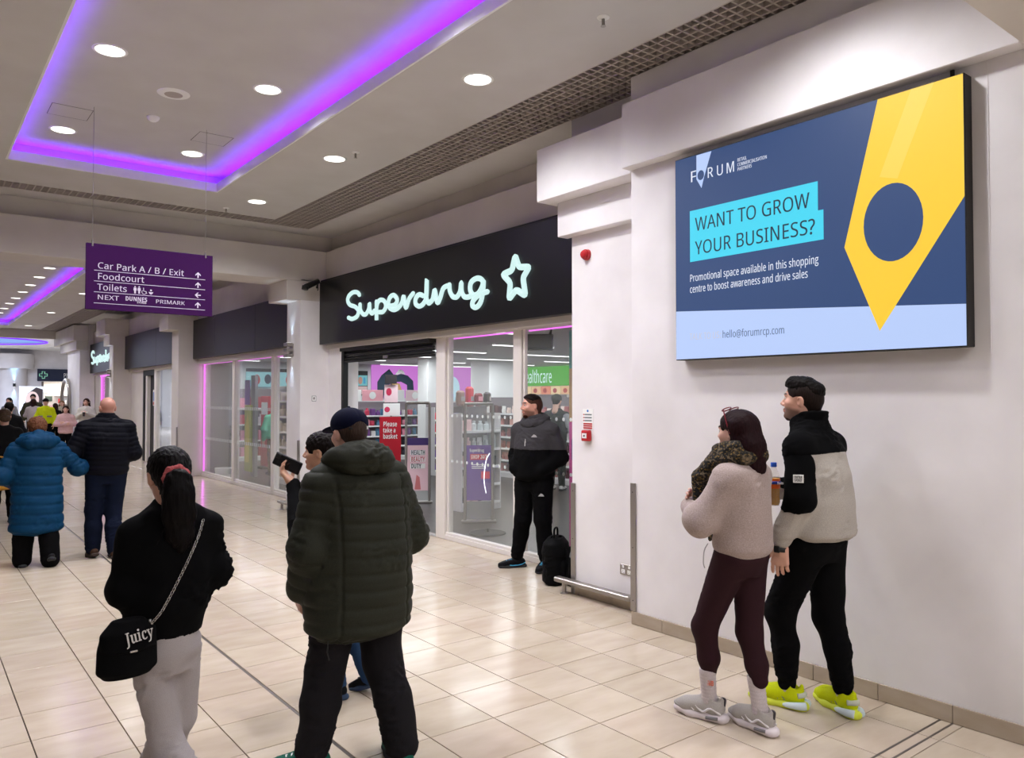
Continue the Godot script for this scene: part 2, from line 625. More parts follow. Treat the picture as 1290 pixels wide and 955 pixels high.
func pier(z: float, label: String, stepped: bool) -> void:
	var p := setting("wall_pier", label)
	var zb := z - 0.52
	box("shaft", Vector3(4.67, 0, z), Vector3(5.3, 3.5, zb), M.wall_warm if z < -12 else M.wall, p, 0.005)
	if stepped:
		box("upper_step", Vector3(4.45, 3.5, z + 0.0), Vector3(5.12, 3.95, zb - 0.75), M.wall_warm, p, 0.005)
		box("lower_step", Vector3(4.57, 3.2, z - 0.002), Vector3(5.0, 3.5, zb - 0.3), M.wall_warm, p, 0.005)
	else:
		box("capital", Vector3(4.45, 3.18, z + 0.004), Vector3(5.0, 3.47, z - 0.722), M.wall_warm, p, 0.005)
	if not stepped:
		rail(Vector3(4.6, 0, z + 0.02), 0.62)


# stainless bumper rail on short feet, with upright corner guards on the pier
func rail(at: Vector3, length: float, guards := true, label := "") -> void:
	var t := thing("bumper_rail", at, label if label else ("low steel bumper rail at foot of pier %s" % ("nearest the green coat" if at.z > -12 else "by the pink-lit window")), "rail")
	box("bar", Vector3(-0.04, 0.095, 0), Vector3(0.035, 0.135, -length), M.steel, t, 0.008)
	for z in ([-0.1, -length + 0.1] if guards else [-length + 0.1]):
		var f := put("foot", lathe([[0.0, 0.0], [0.035, 0.0], [0.035, 0.008], [0.02, 0.014], [0.02, 0.1]], 14), M.steel, t, Vector3(0, 0, z))
		f.name = "foot"
	if guards:
		box("corner_guard", Vector3(0.045, 0.0, -0.005), Vector3(0.068, 1.08, -0.065), M.steel, t, 0.003)


func skirting(called: String, x: float, z0: float, z1: float, joint: float, _k: float) -> void:
	var b := setting(called, "beige tile skirting with dark joints along the %s" % ("screen wall" if x < 4.5 else "pier"))
	var z := joint
	while z < z0: z += 0.4
	var edge := z0
	box("backing", Vector3(x - 0.006, 0, z0), Vector3(x, 0.094, z1), M.grout, b, 0.0)
	while edge > z1 + 0.01:
		z = z - 0.4 if z > edge - 0.02 else z
		var to := maxf(z, z1)
		box("tile", Vector3(x - 0.012, 0.002, edge - 0.002), Vector3(x - 0.001, 0.097, to + 0.002), M.skirting, b, 0.0015)
		edge = to
		z -= 0.4


func pane(parent: Node3D, x: float, z0: float, z1: float, y0: float, y1: float) -> Node3D:
	return box("pane", Vector3(x - 0.005, y0, z0), Vector3(x + 0.005, y1, z1), M.glass, parent, 0.0)


func shopfront_near() -> void:
	var x := 5.25
	var w := setting("window_1", "white framed shop window with pink light line behind the waiting man")
	box("frame_post", Vector3(x - 0.05, 0, -8.0), Vector3(x + 0.08, 2.52, -8.2), M.frame, w, 0.005)
	box("mullion", Vector3(x - 0.04, 0, -6.52), Vector3(x + 0.05, 2.52, -6.645), M.frame, w, 0.005)
	box("bottom_rail", Vector3(x - 0.05, 0, -5.13), Vector3(x + 0.05, 0.055, -8.0), M.frame, w, 0.004)
	box("bottom_bead", Vector3(x - 0.035, 0.055, -5.13), Vector3(x + 0.03, 0.085, -8.0), M.frame, w, 0.003)
	box("top_rail", Vector3(x - 0.06, 2.46, -5.13), Vector3(x + 0.05, 2.525, -8.2), M.frame, w, 0.004)
	for s in [[-6.655, -7.99], [-5.135, -6.51]]:
		box("sash", Vector3(x - 0.02, 0.085, s[0]), Vector3(x + 0.02, 2.46, s[0] - 0.03), M.frame, w, 0.002)
		box("sash", Vector3(x - 0.02, 0.085, s[1] + 0.03), Vector3(x + 0.02, 2.46, s[1]), M.frame, w, 0.002)
		pane(w, x, s[0] - 0.03, s[1] + 0.03, 0.085, 2.46)
		var n := 12
		for y in [1.5, 0.95]:
			for k in n:
				var d := put("manifestation_dot", cached_dot(), M.dot, w, Vector3(x - 0.006, y, lerpf(s[0] - 0.09, s[1] + 0.09, float(k) / (n - 1))), WEST)
				d.name = "manifestation_dot"
	for s in [[-6.66, -7.96], [-5.15, -6.5]]:
		var st := thing("pink_light_line", Vector3(x + 0.06, 2.44, (s[0] + s[1]) * 0.5), "thin pink light line along the top of %s" % ("the wider pane beside the door" if s[0] < -6.6 else "the pane behind the waiting man"), "light")
		box("tube", Vector3(-0.008, -0.008, (s[0] - s[1]) * 0.5), Vector3(0.008, 0.008, (s[1] - s[0]) * 0.5), M.magenta, st, 0.0)
		area_light("line_light", Vector3(x + 0.05, 2.425, (s[0] + s[1]) * 0.5), Vector2(0.02, s[0] - s[1]), Vector3(-0.5, -1, 0).normalized(), rgb8(255, 110, 255), 0.05, st)
	# roller shutter over the open doorway
	var d := setting("door_1", "open shop doorway with black roller shutter rolled up above")
	box("shutter_box", Vector3(5.09, 2.4, -8.2), Vector3(5.4, 2.52, -10.69), M.black, d, 0.004)
	for k in 4:
		box("slat", Vector3(5.14 + 0.02 * (k % 2), 2.27 + k * 0.034, -8.2), Vector3(5.19, 2.3 + k * 0.034, -10.69), M.black, d, 0.006)
	box("bottom_bar", Vector3(5.13, 2.235, -8.2), Vector3(5.2, 2.265, -10.69), M.black, d, 0.004)
	box("lock_plate", Vector3(5.12, 2.25, -9.3), Vector3(5.14, 2.29, -9.42), M.steel, d, 0.002)
	box("guide_rail", Vector3(5.12, 0, -10.62), Vector3(5.2, 2.4, -10.69), M.black, d, 0.003)
	box("threshold", Vector3(5.2, -0.01, -8.2), Vector3(5.3, 0.004, -10.69), M.steel, d, 0.001)


func cached_dot() -> ArrayMesh:
	if not cache.has("dot"): cache.dot = plate(disc(Vector2.ZERO, 0.019, 16), 0.0008)
	return cache.dot


func cached_dash() -> ArrayMesh:
	if not cache.has("dash"): cache.dash = plate([[-0.012, -0.03], [0.012, -0.03], [0.012, 0.03], [-0.012, 0.03]], 0.0008)
	return cache.dash


func shopfront_mid() -> void:
	var x := 5.22
	var w := setting("window_2", "tall three-pane shop window outlined by a pink light line")
	box("frame_post", Vector3(x - 0.05, 0, -17.75), Vector3(x + 0.06, 2.54, -17.87), M.frame, w, 0.005)
	for z in [-15.66, -13.56]:
		box("mullion", Vector3(x - 0.05, 0, z + 0.07), Vector3(x + 0.06, 2.54, z - 0.07), M.frame, w, 0.005)
	box("bottom_rail", Vector3(x - 0.05, 0, -11.66), Vector3(x + 0.05, 0.06, -17.75), M.frame, w, 0.004)
	box("bottom_bead", Vector3(x - 0.03, 0.06, -11.66), Vector3(x + 0.03, 0.1, -17.75), M.frame, w, 0.004)
	box("top_rail", Vector3(x - 0.06, 2.49, -11.66), Vector3(x + 0.05, 2.56, -17.87), M.frame, w, 0.004)
	for s in [[-11.66, -13.49], [-13.63, -15.59], [-15.73, -17.75]]:
		pane(w, x, s[0], s[1], 0.1, 2.49)
		for y in [1.5, 0.83]:
			var n := 26
			for k in n:
				if s[0] > -12: continue
				var d := put("manifestation_dash", cached_dash(), M.dot, w, Vector3(x - 0.006, y, lerpf(s[0] - 0.1, s[1] + 0.1, float(k) / (n - 1))), WEST)
				d.name = "manifestation_dash"
	for s in [[-11.7, -13.48], [-13.64, -15.58], [-15.74, -17.72]]:
		var st := thing("pink_light_line", Vector3(x + 0.02, 2.45, (s[0] + s[1]) * 0.5), "pink light line along the top of the %s of the tall window" % (["right pane", "middle pane", "left pane"][0 if s[0] > -13 else (1 if s[0] > -15 else 2)]), "light")
		box("tube", Vector3(-0.01, -0.01, (s[0] - s[1]) * 0.5), Vector3(0.01, 0.01, (s[1] - s[0]) * 0.5), M.magenta, st, 0.0)
		area_light("line_light", Vector3(x + 0.03, 2.45, (s[0] + s[1]) * 0.5), Vector2(0.02, s[0] - s[1]), Vector3(-0.5, -1, 0).normalized(), rgb8(255, 110, 255), 0.06, st)
	var u := thing("pink_light_line", Vector3(x + 0.0, 0.1, -17.71), "upright pink light line down the left jamb of the tall window", "light")
	box("tube", Vector3(-0.012, 0, -0.014), Vector3(0.012, 2.38, 0.014), M.magenta, u, 0.0)
	area_light("line_light", Vector3(x - 0.03, 1.3, -17.69), Vector2(0.03, 2.3), Vector3(-1, 0, 0.4).normalized(), rgb8(255, 110, 255), 0.08, u)


func shopfront_far() -> void:
	var x := 5.2
	var w := setting("window_3", "far shop window beside a dark open doorway")
	box("frame_post", Vector3(x - 0.05, 0, -21.6), Vector3(x + 0.06, 2.5, -21.8), M.frame, w, 0.005)
	box("mullion", Vector3(x - 0.04, 0, -19.7), Vector3(x + 0.05, 2.5, -19.8), M.frame, w, 0.005)
	box("top_rail", Vector3(x - 0.05, 2.42, -18.5), Vector3(x + 0.05, 2.52, -21.8), M.frame, w, 0.005)
	box("bottom_rail", Vector3(x - 0.05, 0, -18.5), Vector3(x + 0.05, 0.1, -21.7), M.frame, w, 0.005)
	pane(w, x, -18.5, -19.7, 0.1, 2.42)
	pane(w, x, -19.8, -21.6, 0.1, 2.42)
	var d := setting("door_2", "dark doorway with black panel left of the far window")
	box("door_leaf", Vector3(x + 0.05, 0, -21.82), Vector3(x + 0.1, 2.3, -22.6), M.black, d, 0.004)
	box("head", Vector3(x - 0.05, 2.3, -21.8), Vector3(x + 0.1, 2.52, -23.0), M.black, d, 0.004)
	box("jamb", Vector3(x - 0.03, 0, -22.62), Vector3(x + 0.08, 2.3, -22.8), M.frame, d, 0.004)
	box("jamb", Vector3(x - 0.05, 0, -22.82), Vector3(x + 0.08, 2.3, -23.0), M.black, d, 0.004)
	mat("notice_blue", rgb8(60, 110, 190), 0.6)
	var n := thing("door_notice", Vector3(x + 0.045, 1.5, -22.1), "white notice with blue and red print on the dark door", "notice")
	box("sheet", Vector3(-0.004, 0, -0.2), Vector3(0, 0.42, 0.2), M.white, n, 0.0)
	box("blue_print", Vector3(-0.006, 0.12, -0.16), Vector3(-0.004, 0.36, 0.14), M.notice_blue, n, 0.0)
	box("red_print", Vector3(-0.006, 0.02, -0.18), Vector3(-0.004, 0.1, 0.18), M.red, n, 0.0)
	var g := setting("window_4", "far shop window with pink light line under the lit shop name")
	box("frame_post", Vector3(x - 0.05, 0, -28.8), Vector3(x + 0.06, 2.5, -29.0), M.frame, g, 0.005)
	box("top_rail", Vector3(x - 0.05, 2.44, -25.0), Vector3(x + 0.05, 2.52, -29.0), M.frame, g, 0.005)
	pane(g, x, -25.0, -28.8, 0.05, 2.44)
	var u := thing("pink_light_line", Vector3(x - 0.03, 0.1, -28.75), "upright pink light line at the far window under the lit shop name", "light")
	box("upright", Vector3(-0.02, 0, -0.02), Vector3(0.02, 2.36, 0.02), M.magenta, u, 0.0)
	var u2 := thing("pink_light_line", Vector3(x - 0.07, 2.42, -28.7), "pink light line over the far window under the lit shop name", "light")
	box("tube", Vector3(-0.02, -0.02, 0), Vector3(0.02, 0.02, 3.6), M.magenta, u2, 0.0)
	area_light("line_light", Vector3(x - 0.06, 1.3, -28.75), Vector2(0.03, 2.3), Vector3(-1, 0, 0.3).normalized(), rgb8(255, 110, 255), 0.08, u)


# ------------------------------------------------------------------ far end

func build_far_end() -> void:
	# beyond the last pier the place widens into a square hall with an oval in its ceiling
	var w := setting("wall_far", "white wall closing the far hall with rounded pier")
	box("wall_face", Vector3(-7, 0, -48.0), Vector3(5.75, 4.3, -48.3), M.wall, w, 0.0)
	box("wall_face", Vector3(5.75, 2.55, -48.0), Vector3(14, 4.3, -48.3), M.wall, w, 0.0)
	box("wall_face", Vector3(7.6, 0, -48.0), Vector3(14, 2.55, -48.3), M.wall, w, 0.0)
	put("rounded_pier", lathe([[0.62, 0.0], [0.62, 3.3]], 28), M.wall, w, Vector3(4.45, 0, -47.9))
	put("rounded_head", lathe([[0.6, 3.2], [1.1, 3.2], [1.1, 3.95], [0.0, 3.95]], 28), M.wall, w, Vector3(4.3, 0, -47.9))
	box("flank", Vector3(5.4, 0, -33.45), Vector3(14.0, 4.3, -33.7), M.wall, w, 0.0)
	box("flank", Vector3(-7.0, 0, -33.45), Vector3(-1.0, 4.3, -33.7), M.wall, w, 0.0)
	box("side", Vector3(14.0, 0, -33.45), Vector3(14.2, 4.3, -48.3), M.wall, w, 0.0)
	box("side", Vector3(-7.2, 0, -33.45), Vector3(-7.0, 4.3, -48.3), M.wall, w, 0.0)
	var c := setting("ceiling_hall", "white far hall ceiling with a pale blue lit oval")
	var ring := begin()
	var cx := 1.2
	var cz := -40.6
	var n := 48
	for k in n:
		var a0 := TAU * k / n
		var a1 := TAU * (k + 1) / n
		var i0 := Vector3(cx + 3.9 * cos(a0), 4.2, cz + 2.9 * sin(a0))
		var i1 := Vector3(cx + 3.9 * cos(a1), 4.2, cz + 2.9 * sin(a1))
		var e0 := edge_of(cx, cz, a0)
		var e1 := edge_of(cx, cz, a1)
		quad_out(ring, i0, i1, e1, e0, Vector3.DOWN)
		var up := Vector3(0, 0.04, 0)
		quad_out(ring, i0, i1, i1 + up, i0 + up, Vector3(cx - i0.x, 0, cz - i0.z))
	put("ring", ring.commit(), M.white, c)
	mat("sky_panel", rgb8(132, 176, 250), 0.6, 0.0, 0.8)
	var dome := thing("oval_light_panel", Vector3(cx, 4.242, cz), "large pale blue lit oval in the far ceiling", "light")
	put("panel", plate(disc(Vector2.ZERO, 3.95, 40, 2.95), 0.05), M.sky_panel, dome, Vector3.ZERO, Basis.from_euler(Vector3(-PI / 2, 0, 0)))
	area_light("panel_light", Vector3(cx, 4.225, cz), Vector2(5, 3.6), Vector3.DOWN, rgb8(216, 228, 255), 110.0, dome)
	var pts := []
	for k in 40: pts.append(Vector3(cx + 3.87 * cos(TAU * k / 40), 4.167, cz + 2.87 * sin(TAU * k / 40)))
	var vl := thing("led_ring", Vector3.ZERO, "violet LED line round the pale blue oval in the far ceiling", "light")
	put("tube", tube(pts, 0.03, 6, true), M.violet, vl)
	# pharmacy front
	var s := thing("pharmacy_sign", Vector3(5.55, 2.58, -47.98), "dark blue far shop sign with a green cross outline", "sign")
	box("board", Vector3(0, 0, 0), Vector3(2.2, 0.64, 0.08), mat("sign_navy", rgb8(24, 34, 62), 0.5), s, 0.005)
	mat("cross_green", rgb8(150, 220, 190), 0.5, 0.0, 0.9)
	var cr := []
	for q in [[-0.06, 0.18], [0.06, 0.18], [0.06, 0.06], [0.18, 0.06], [0.18, -0.06], [0.06, -0.06], [0.06, -0.18], [-0.06, -0.18], [-0.06, -0.06], [-0.18, -0.06], [-0.18, 0.06], [-0.06, 0.06]]: cr.append(Vector3(0.27 + q[0], 0.32 + q[1], 0.09))
	put("cross_outline", tube(cr, 0.017, 6, true), M.cross_green, s)
	lettering("Pharmacy", 0.24, M.white, s, Vector3(1.2, 0.3, 0.085), Basis.IDENTITY, "lettering", 0.95)
	var d := setting("door_3", "open front of the far pharmacy with shelves inside")
	box("back", Vector3(5.5, 0, -49.6), Vector3(8, 2.6, -49.7), M.wall, d, 0.0)
	box("side", Vector3(5.55, 0, -48.3), Vector3(5.65, 2.6, -49.6), M.wall_warm, d, 0.0)
	box("top", Vector3(5.5, 2.55, -48.3), Vector3(8, 2.6, -49.7), M.white, d, 0.0)
	box("side", Vector3(7.8, 0, -48.3), Vector3(7.9, 2.6, -49.6), M.wall_warm, d, 0.0)
	box("frame_post", Vector3(5.75, 0, -48.0), Vector3(5.85, 2.55, -48.3), M.strip, d, 0.004)
	for k in 3: box("shelf_board", Vector3(6.5, 0.9 + 0.45 * k, -49.2), Vector3(7.7, 0.93 + 0.45 * k, -49.58), M.white, d, 0.003)
	area_light("pharmacy_light", Vector3(6.7, 2.5, -48.9), Vector2(1.6, 0.6), Vector3.DOWN, Color(1, 0.97, 0.92), 5.0, d)
	var fx := [["notice_sheet", Vector3(6.0, 1.95, -49.58), 0.3, 0.4, Color(0.85, 0.9, 0.92), "pale notice sheet on the pharmacy wall", "notice"], ["picture_sheet", Vector3(6.12, 1.5, -49.58), 0.34, 0.34, Color(0.3, 0.36, 0.34), "dark picture sheet on the pharmacy wall", "picture"], ["red_box", Vector3(6.3, 0.75, -49.4), 0.36, 0.5, Color(0.85, 0.25, 0.32), "red display box inside the pharmacy", "box"]]
	for q in fx:
		var t := thing(q[0], q[1], q[5], q[6])
		box("sheet", Vector3(0, 0, 0), Vector3(q[2], q[3], 0.02), colour(q[4]), t, 0.003)
		box("edge", Vector3(0.02, q[3] - 0.06, 0.02), Vector3(q[2] - 0.02, q[3] - 0.02, 0.024), M.white, t, 0.0)
	for k in 12:
		var o := put("medicine_box", pack_mesh(k % 3), colour([rgb8(226, 226, 226), rgb8(60, 70, 80), rgb8(190, 60, 60), rgb8(120, 160, 190)][k % 4]), self, Vector3(6.78 + 0.15 * (k % 6), 0.93 + 0.45 * (k / 6), -49.35), Basis.from_scale(Vector3(0.12, 0.26, 0.12)))
		tag(o, "tiny medicine pack on the far pharmacy shelves", "product", "packs in the far pharmacy")
	# up-and-down light, face poster, metal arch
	var wl := thing("wall_light", Vector3(4.45, 2.35, -47.27), "small far wall light casting blue-white beams on the rounded pier", "light")
	box("case", Vector3(-0.06, -0.08, 0), Vector3(0.06, 0.08, 0.1), M.black, wl, 0.006)
	for sg in [-1.0, 1.0]:
		box("lens", Vector3(-0.04, sg * 0.081, 0.02), Vector3(0.04, sg * 0.084, 0.08), M.lamp_cool, wl, 0.0)
		var l := SpotLight3D.new()
		l.name = "beam"
		l.light_color = Color(0.6, 0.82, 1.0)
		l.light_energy = 1.6
		l.spot_angle = 24.0
		l.spot_angle_attenuation = 0.9
		l.light_size = 0.04
		l.shadow_enabled = true
		wl.add_child(l, true)
		l.position = Vector3(0, sg * 0.1, 0.06)
		l.rotation_degrees.x = 90.0 * sg
	var fp := thing("face_poster", Vector3(4.35, 0.9, -44.0), "large pale poster showing a face behind the far group", "poster")
	box("board", Vector3(0, 0, -0.03), Vector3(1.0, 1.35, 0), M.white, fp, 0.004)
	put("hair_print", plate([[0.2, 0.3], [0.35, 1.0], [0.7, 1.3], [0.98, 1.2], [0.98, 0.2], [0.7, 0.0]], 0.002), colour(rgb8(60, 48, 46)), fp)
	put("face_print", plate(disc(Vector2(0.55, 0.7), 0.28, 20, 0.4), 0.002), colour(rgb8(226, 196, 180)), fp, Vector3(0, 0, 0.003))
	box("stand_foot", Vector3(0.1, -0.9, -0.2), Vector3(0.9, -0.86, 0.1), M.strip, fp, 0.004)
	box("stand_post", Vector3(0.47, -0.88, -0.08), Vector3(0.53, 0.1, -0.03), M.strip, fp, 0.003)
	var ar := thing("metal_arch", Vector3(4.62, 0, -30.2), "curved grey metal arch fixed to the far pier", "sculpture")
	var ap := []
	for k in 13:
		var a := lerpf(PI, 0.15, k / 12.0)
		ap.append(Vector3(-0.06, 1.6 + 0.75 * sin(a), -1.6 + 0.85 * cos(a)))
	ap.append(Vector3(-0.06, 0.02, -0.74))
	put("arch_tube", tube(ap, 0.06, 8), M.steel, ar)
	put("arch_tube", tube([Vector3(-0.06, 1.6, -0.95), Vector3(-0.06, 0.02, -0.95)], 0.04, 8), M.steel, ar)
	put("fixing", tube([Vector3(-0.06, 2.35, -1.6), Vector3(0.04, 2.35, -1.6)], 0.03, 8), M.steel, ar)


func edge_of(cx: float, cz: float, a: float) -> Vector3:
	var d := Vector2(cos(a), sin(a))
	var t := 1e9
	if absf(d.x) > 1e-6: t = minf(t, ((14.0 if d.x > 0 else -7.0) - cx) / d.x)
	if absf(d.y) > 1e-6: t = minf(t, ((-33.5 if d.y > 0 else -48.0) - cz) / d.y)
	return Vector3(cx + d.x * t, 4.2, cz + d.y * t)


# ------------------------------------------------------------------ signs

# the hand-written shop name as [z, y] strokes on the fascia face
const SCRIPT := {
	"S": [[-9.787, 3.139], [-9.850, 3.181], [-9.979, 3.197], [-10.109, 3.160], [-10.148, 3.096], [-10.075, 3.029], [-9.912, 2.985], [-9.816, 2.918], [-9.860, 2.848], [-10.007, 2.825], [-10.125, 2.852]],
	"u": [[-9.767, 3.009], [-9.753, 2.927], [-9.672, 2.862], [-9.586, 2.860], [-9.508, 2.919], [-9.490, 2.989], [-9.477, 2.902], [-9.417, 2.852], [-9.341, 2.885]],
	"p": [[-9.289, 3.003], [-9.287, 2.751], [-9.288, 2.914], [-9.242, 2.993], [-9.150, 3.009], [-9.059, 2.970], [-9.036, 2.905], [-9.109, 2.850], [-9.212, 2.851]],
	"e": [[-8.969, 2.907], [-8.794, 2.912], [-8.740, 2.971], [-8.822, 3.036], [-8.920, 3.022], [-8.969, 2.953], [-8.919, 2.875], [-8.793, 2.847], [-8.676, 2.880], [-8.602, 2.936]],
	"r": [[-8.602, 2.936], [-8.571, 2.992], [-8.518, 2.849], [-8.437, 2.952], [-8.341, 3.010]],
	"d": [[-8.104, 2.954], [-8.201, 2.980], [-8.280, 2.939], [-8.280, 2.874], [-8.200, 2.836], [-8.103, 2.857], [-8.031, 2.939], [-8.023, 3.144], [-8.031, 2.927], [-7.974, 2.850]],
	"r2": [[-7.974, 2.850], [-7.890, 2.892], [-7.844, 2.995], [-7.788, 2.845], [-7.729, 2.884], [-7.661, 2.992], [-7.572, 3.017]],
	"u2": [[-7.528, 3.026], [-7.515, 2.947], [-7.458, 2.881], [-7.376, 2.868], [-7.305, 2.925], [-7.284, 3.017], [-7.275, 2.921], [-7.221, 2.854], [-7.126, 2.844], [-7.057, 2.863]],
	"g": [[-6.860, 2.980], [-6.914, 3.020], [-7.005, 3.031], [-7.094, 2.995], [-7.106, 2.915], [-7.045, 2.855], [-6.953, 2.864], [-6.883, 2.925], [-6.856, 2.986], [-6.867, 2.878], [-6.906, 2.767], [-6.985, 2.715], [-7.061, 2.735], [-7.049, 2.792], [-6.938, 2.846], [-6.782, 2.864]],
	"star": [[-6.296, 3.185], [-6.234, 3.057], [-6.067, 3.039], [-6.169, 2.941], [-6.128, 2.751], [-6.279, 2.832], [-6.402, 2.744], [-6.377, 2.912], [-6.510, 3.016], [-6.349, 3.040]],
}


func shop_name(parent: Node3D, x: float, keys: Array, dz := 0.0, s := 1.0, dy := 0.0) -> void:
	for k in keys:
		var pts := []
		for p in SCRIPT[k]: pts.append(Vector2((p[0] + 8.3) * s - 8.3 + dz, (p[1] - 2.95) * s + 2.95 + dy))
		pts = smooth_line(pts, 6, false) if k != "star" else rounded_star(pts)
		var q := []
		for p in pts: q.append(Vector3(x, p.y, p.x))
		var closed: bool = k == "star"
		var r := (0.034 if closed else 0.031) * s
		var rs := []
		for i in q.size(): rs.append(r)
		if not closed:
			var d0: Vector3 = (q[0] - q[1]).normalized()
			var d1: Vector3 = (q[-1] - q[-2]).normalized()
			q.push_front(q[0] + d0 * r * 0.7)
			q.append(q[-1] + d1 * r * 0.7)
			rs.push_front(r * 0.6)
			rs.append(r * 0.6)
		put("star_outline" if closed else "letter", tube(q, rs, 10, closed, Vector3(0.75, 1, 1)), M.letter, parent)


func rounded_star(p: Array) -> Array:
	var out := []
	for i in p.size():
		var a: Vector2 = p[(i - 1 + p.size()) % p.size()]
		var b: Vector2 = p[i]
		var c: Vector2 = p[(i + 1) % p.size()]
		var s := b + (a - b) * 0.22
		var e := b + (c - b) * 0.22
		for t in 5:
			var u := t / 4.0
			out.append(s.lerp(b, u).lerp(b.lerp(e, u), u))
	return out


func build_signs() -> void:
	# black fascia with the lit name
	var f := thing("shop_sign", Vector3(0, 0, 0), "long black fascia with pale lit handwritten name and star outline", "sign")
	box("fascia_panel", Vector3(4.97, 2.52, -5.126), Vector3(5.079, 3.475, -11.135), M.fascia, f, 0.005)
	box("top_trim", Vector3(4.985, 3.475, -5.126), Vector3(5.079, 3.5, -11.135), M.black, f, 0.003)
	shop_name(f, 4.955, ["S", "u", "p", "e", "r", "d", "r2", "u2", "g", "star"])
	area_light("name_light", Vector3(4.92, 2.95, -8.5), Vector2(3.2, 0.3), Vector3.LEFT, rgb8(208, 240, 238), 0.25, f)
	var f2 := thing("shop_fascia", Vector3.ZERO, "plain plum-grey metal fascia above the tall pink-lit window", "fascia")
	box("panel", Vector3(4.97, 2.56, -11.865), Vector3(5.079, 3.4, -13.9), M.fascia_plum, f2, 0.003)
	box("panel", Vector3(4.97, 2.56, -13.905), Vector3(5.079, 3.4, -16.2), M.fascia_plum, f2, 0.003)
	box("panel", Vector3(4.97, 2.56, -16.205), Vector3(5.079, 3.4, -17.71), M.fascia_plum, f2, 0.003)
	var f3 := thing("shop_fascia", Vector3.ZERO, "plum-grey metal fascia above the dark far doorway", "fascia")
	box("panel", Vector3(4.97, 2.52, -18.46), Vector3(5.079, 3.46, -20.9), M.fascia_plum, f3, 0.003)
	box("panel", Vector3(4.97, 2.52, -20.905), Vector3(5.079, 3.46, -24.38), M.fascia_plum, f3, 0.003)
	var f4 := thing("shop_sign", Vector3.ZERO, "small far dark fascia with the lit handwritten shop name", "sign")
	box("fascia_panel", Vector3(4.97, 2.53, -25.0), Vector3(5.079, 3.5, -29.68), M.fascia_plum, f4, 0.003)
	shop_name(f4, 4.955, ["S", "u", "p", "e", "r", "d", "r2", "u2", "g"], -18.97, 1.1, 0.03)
	wayfinding()
	screen()


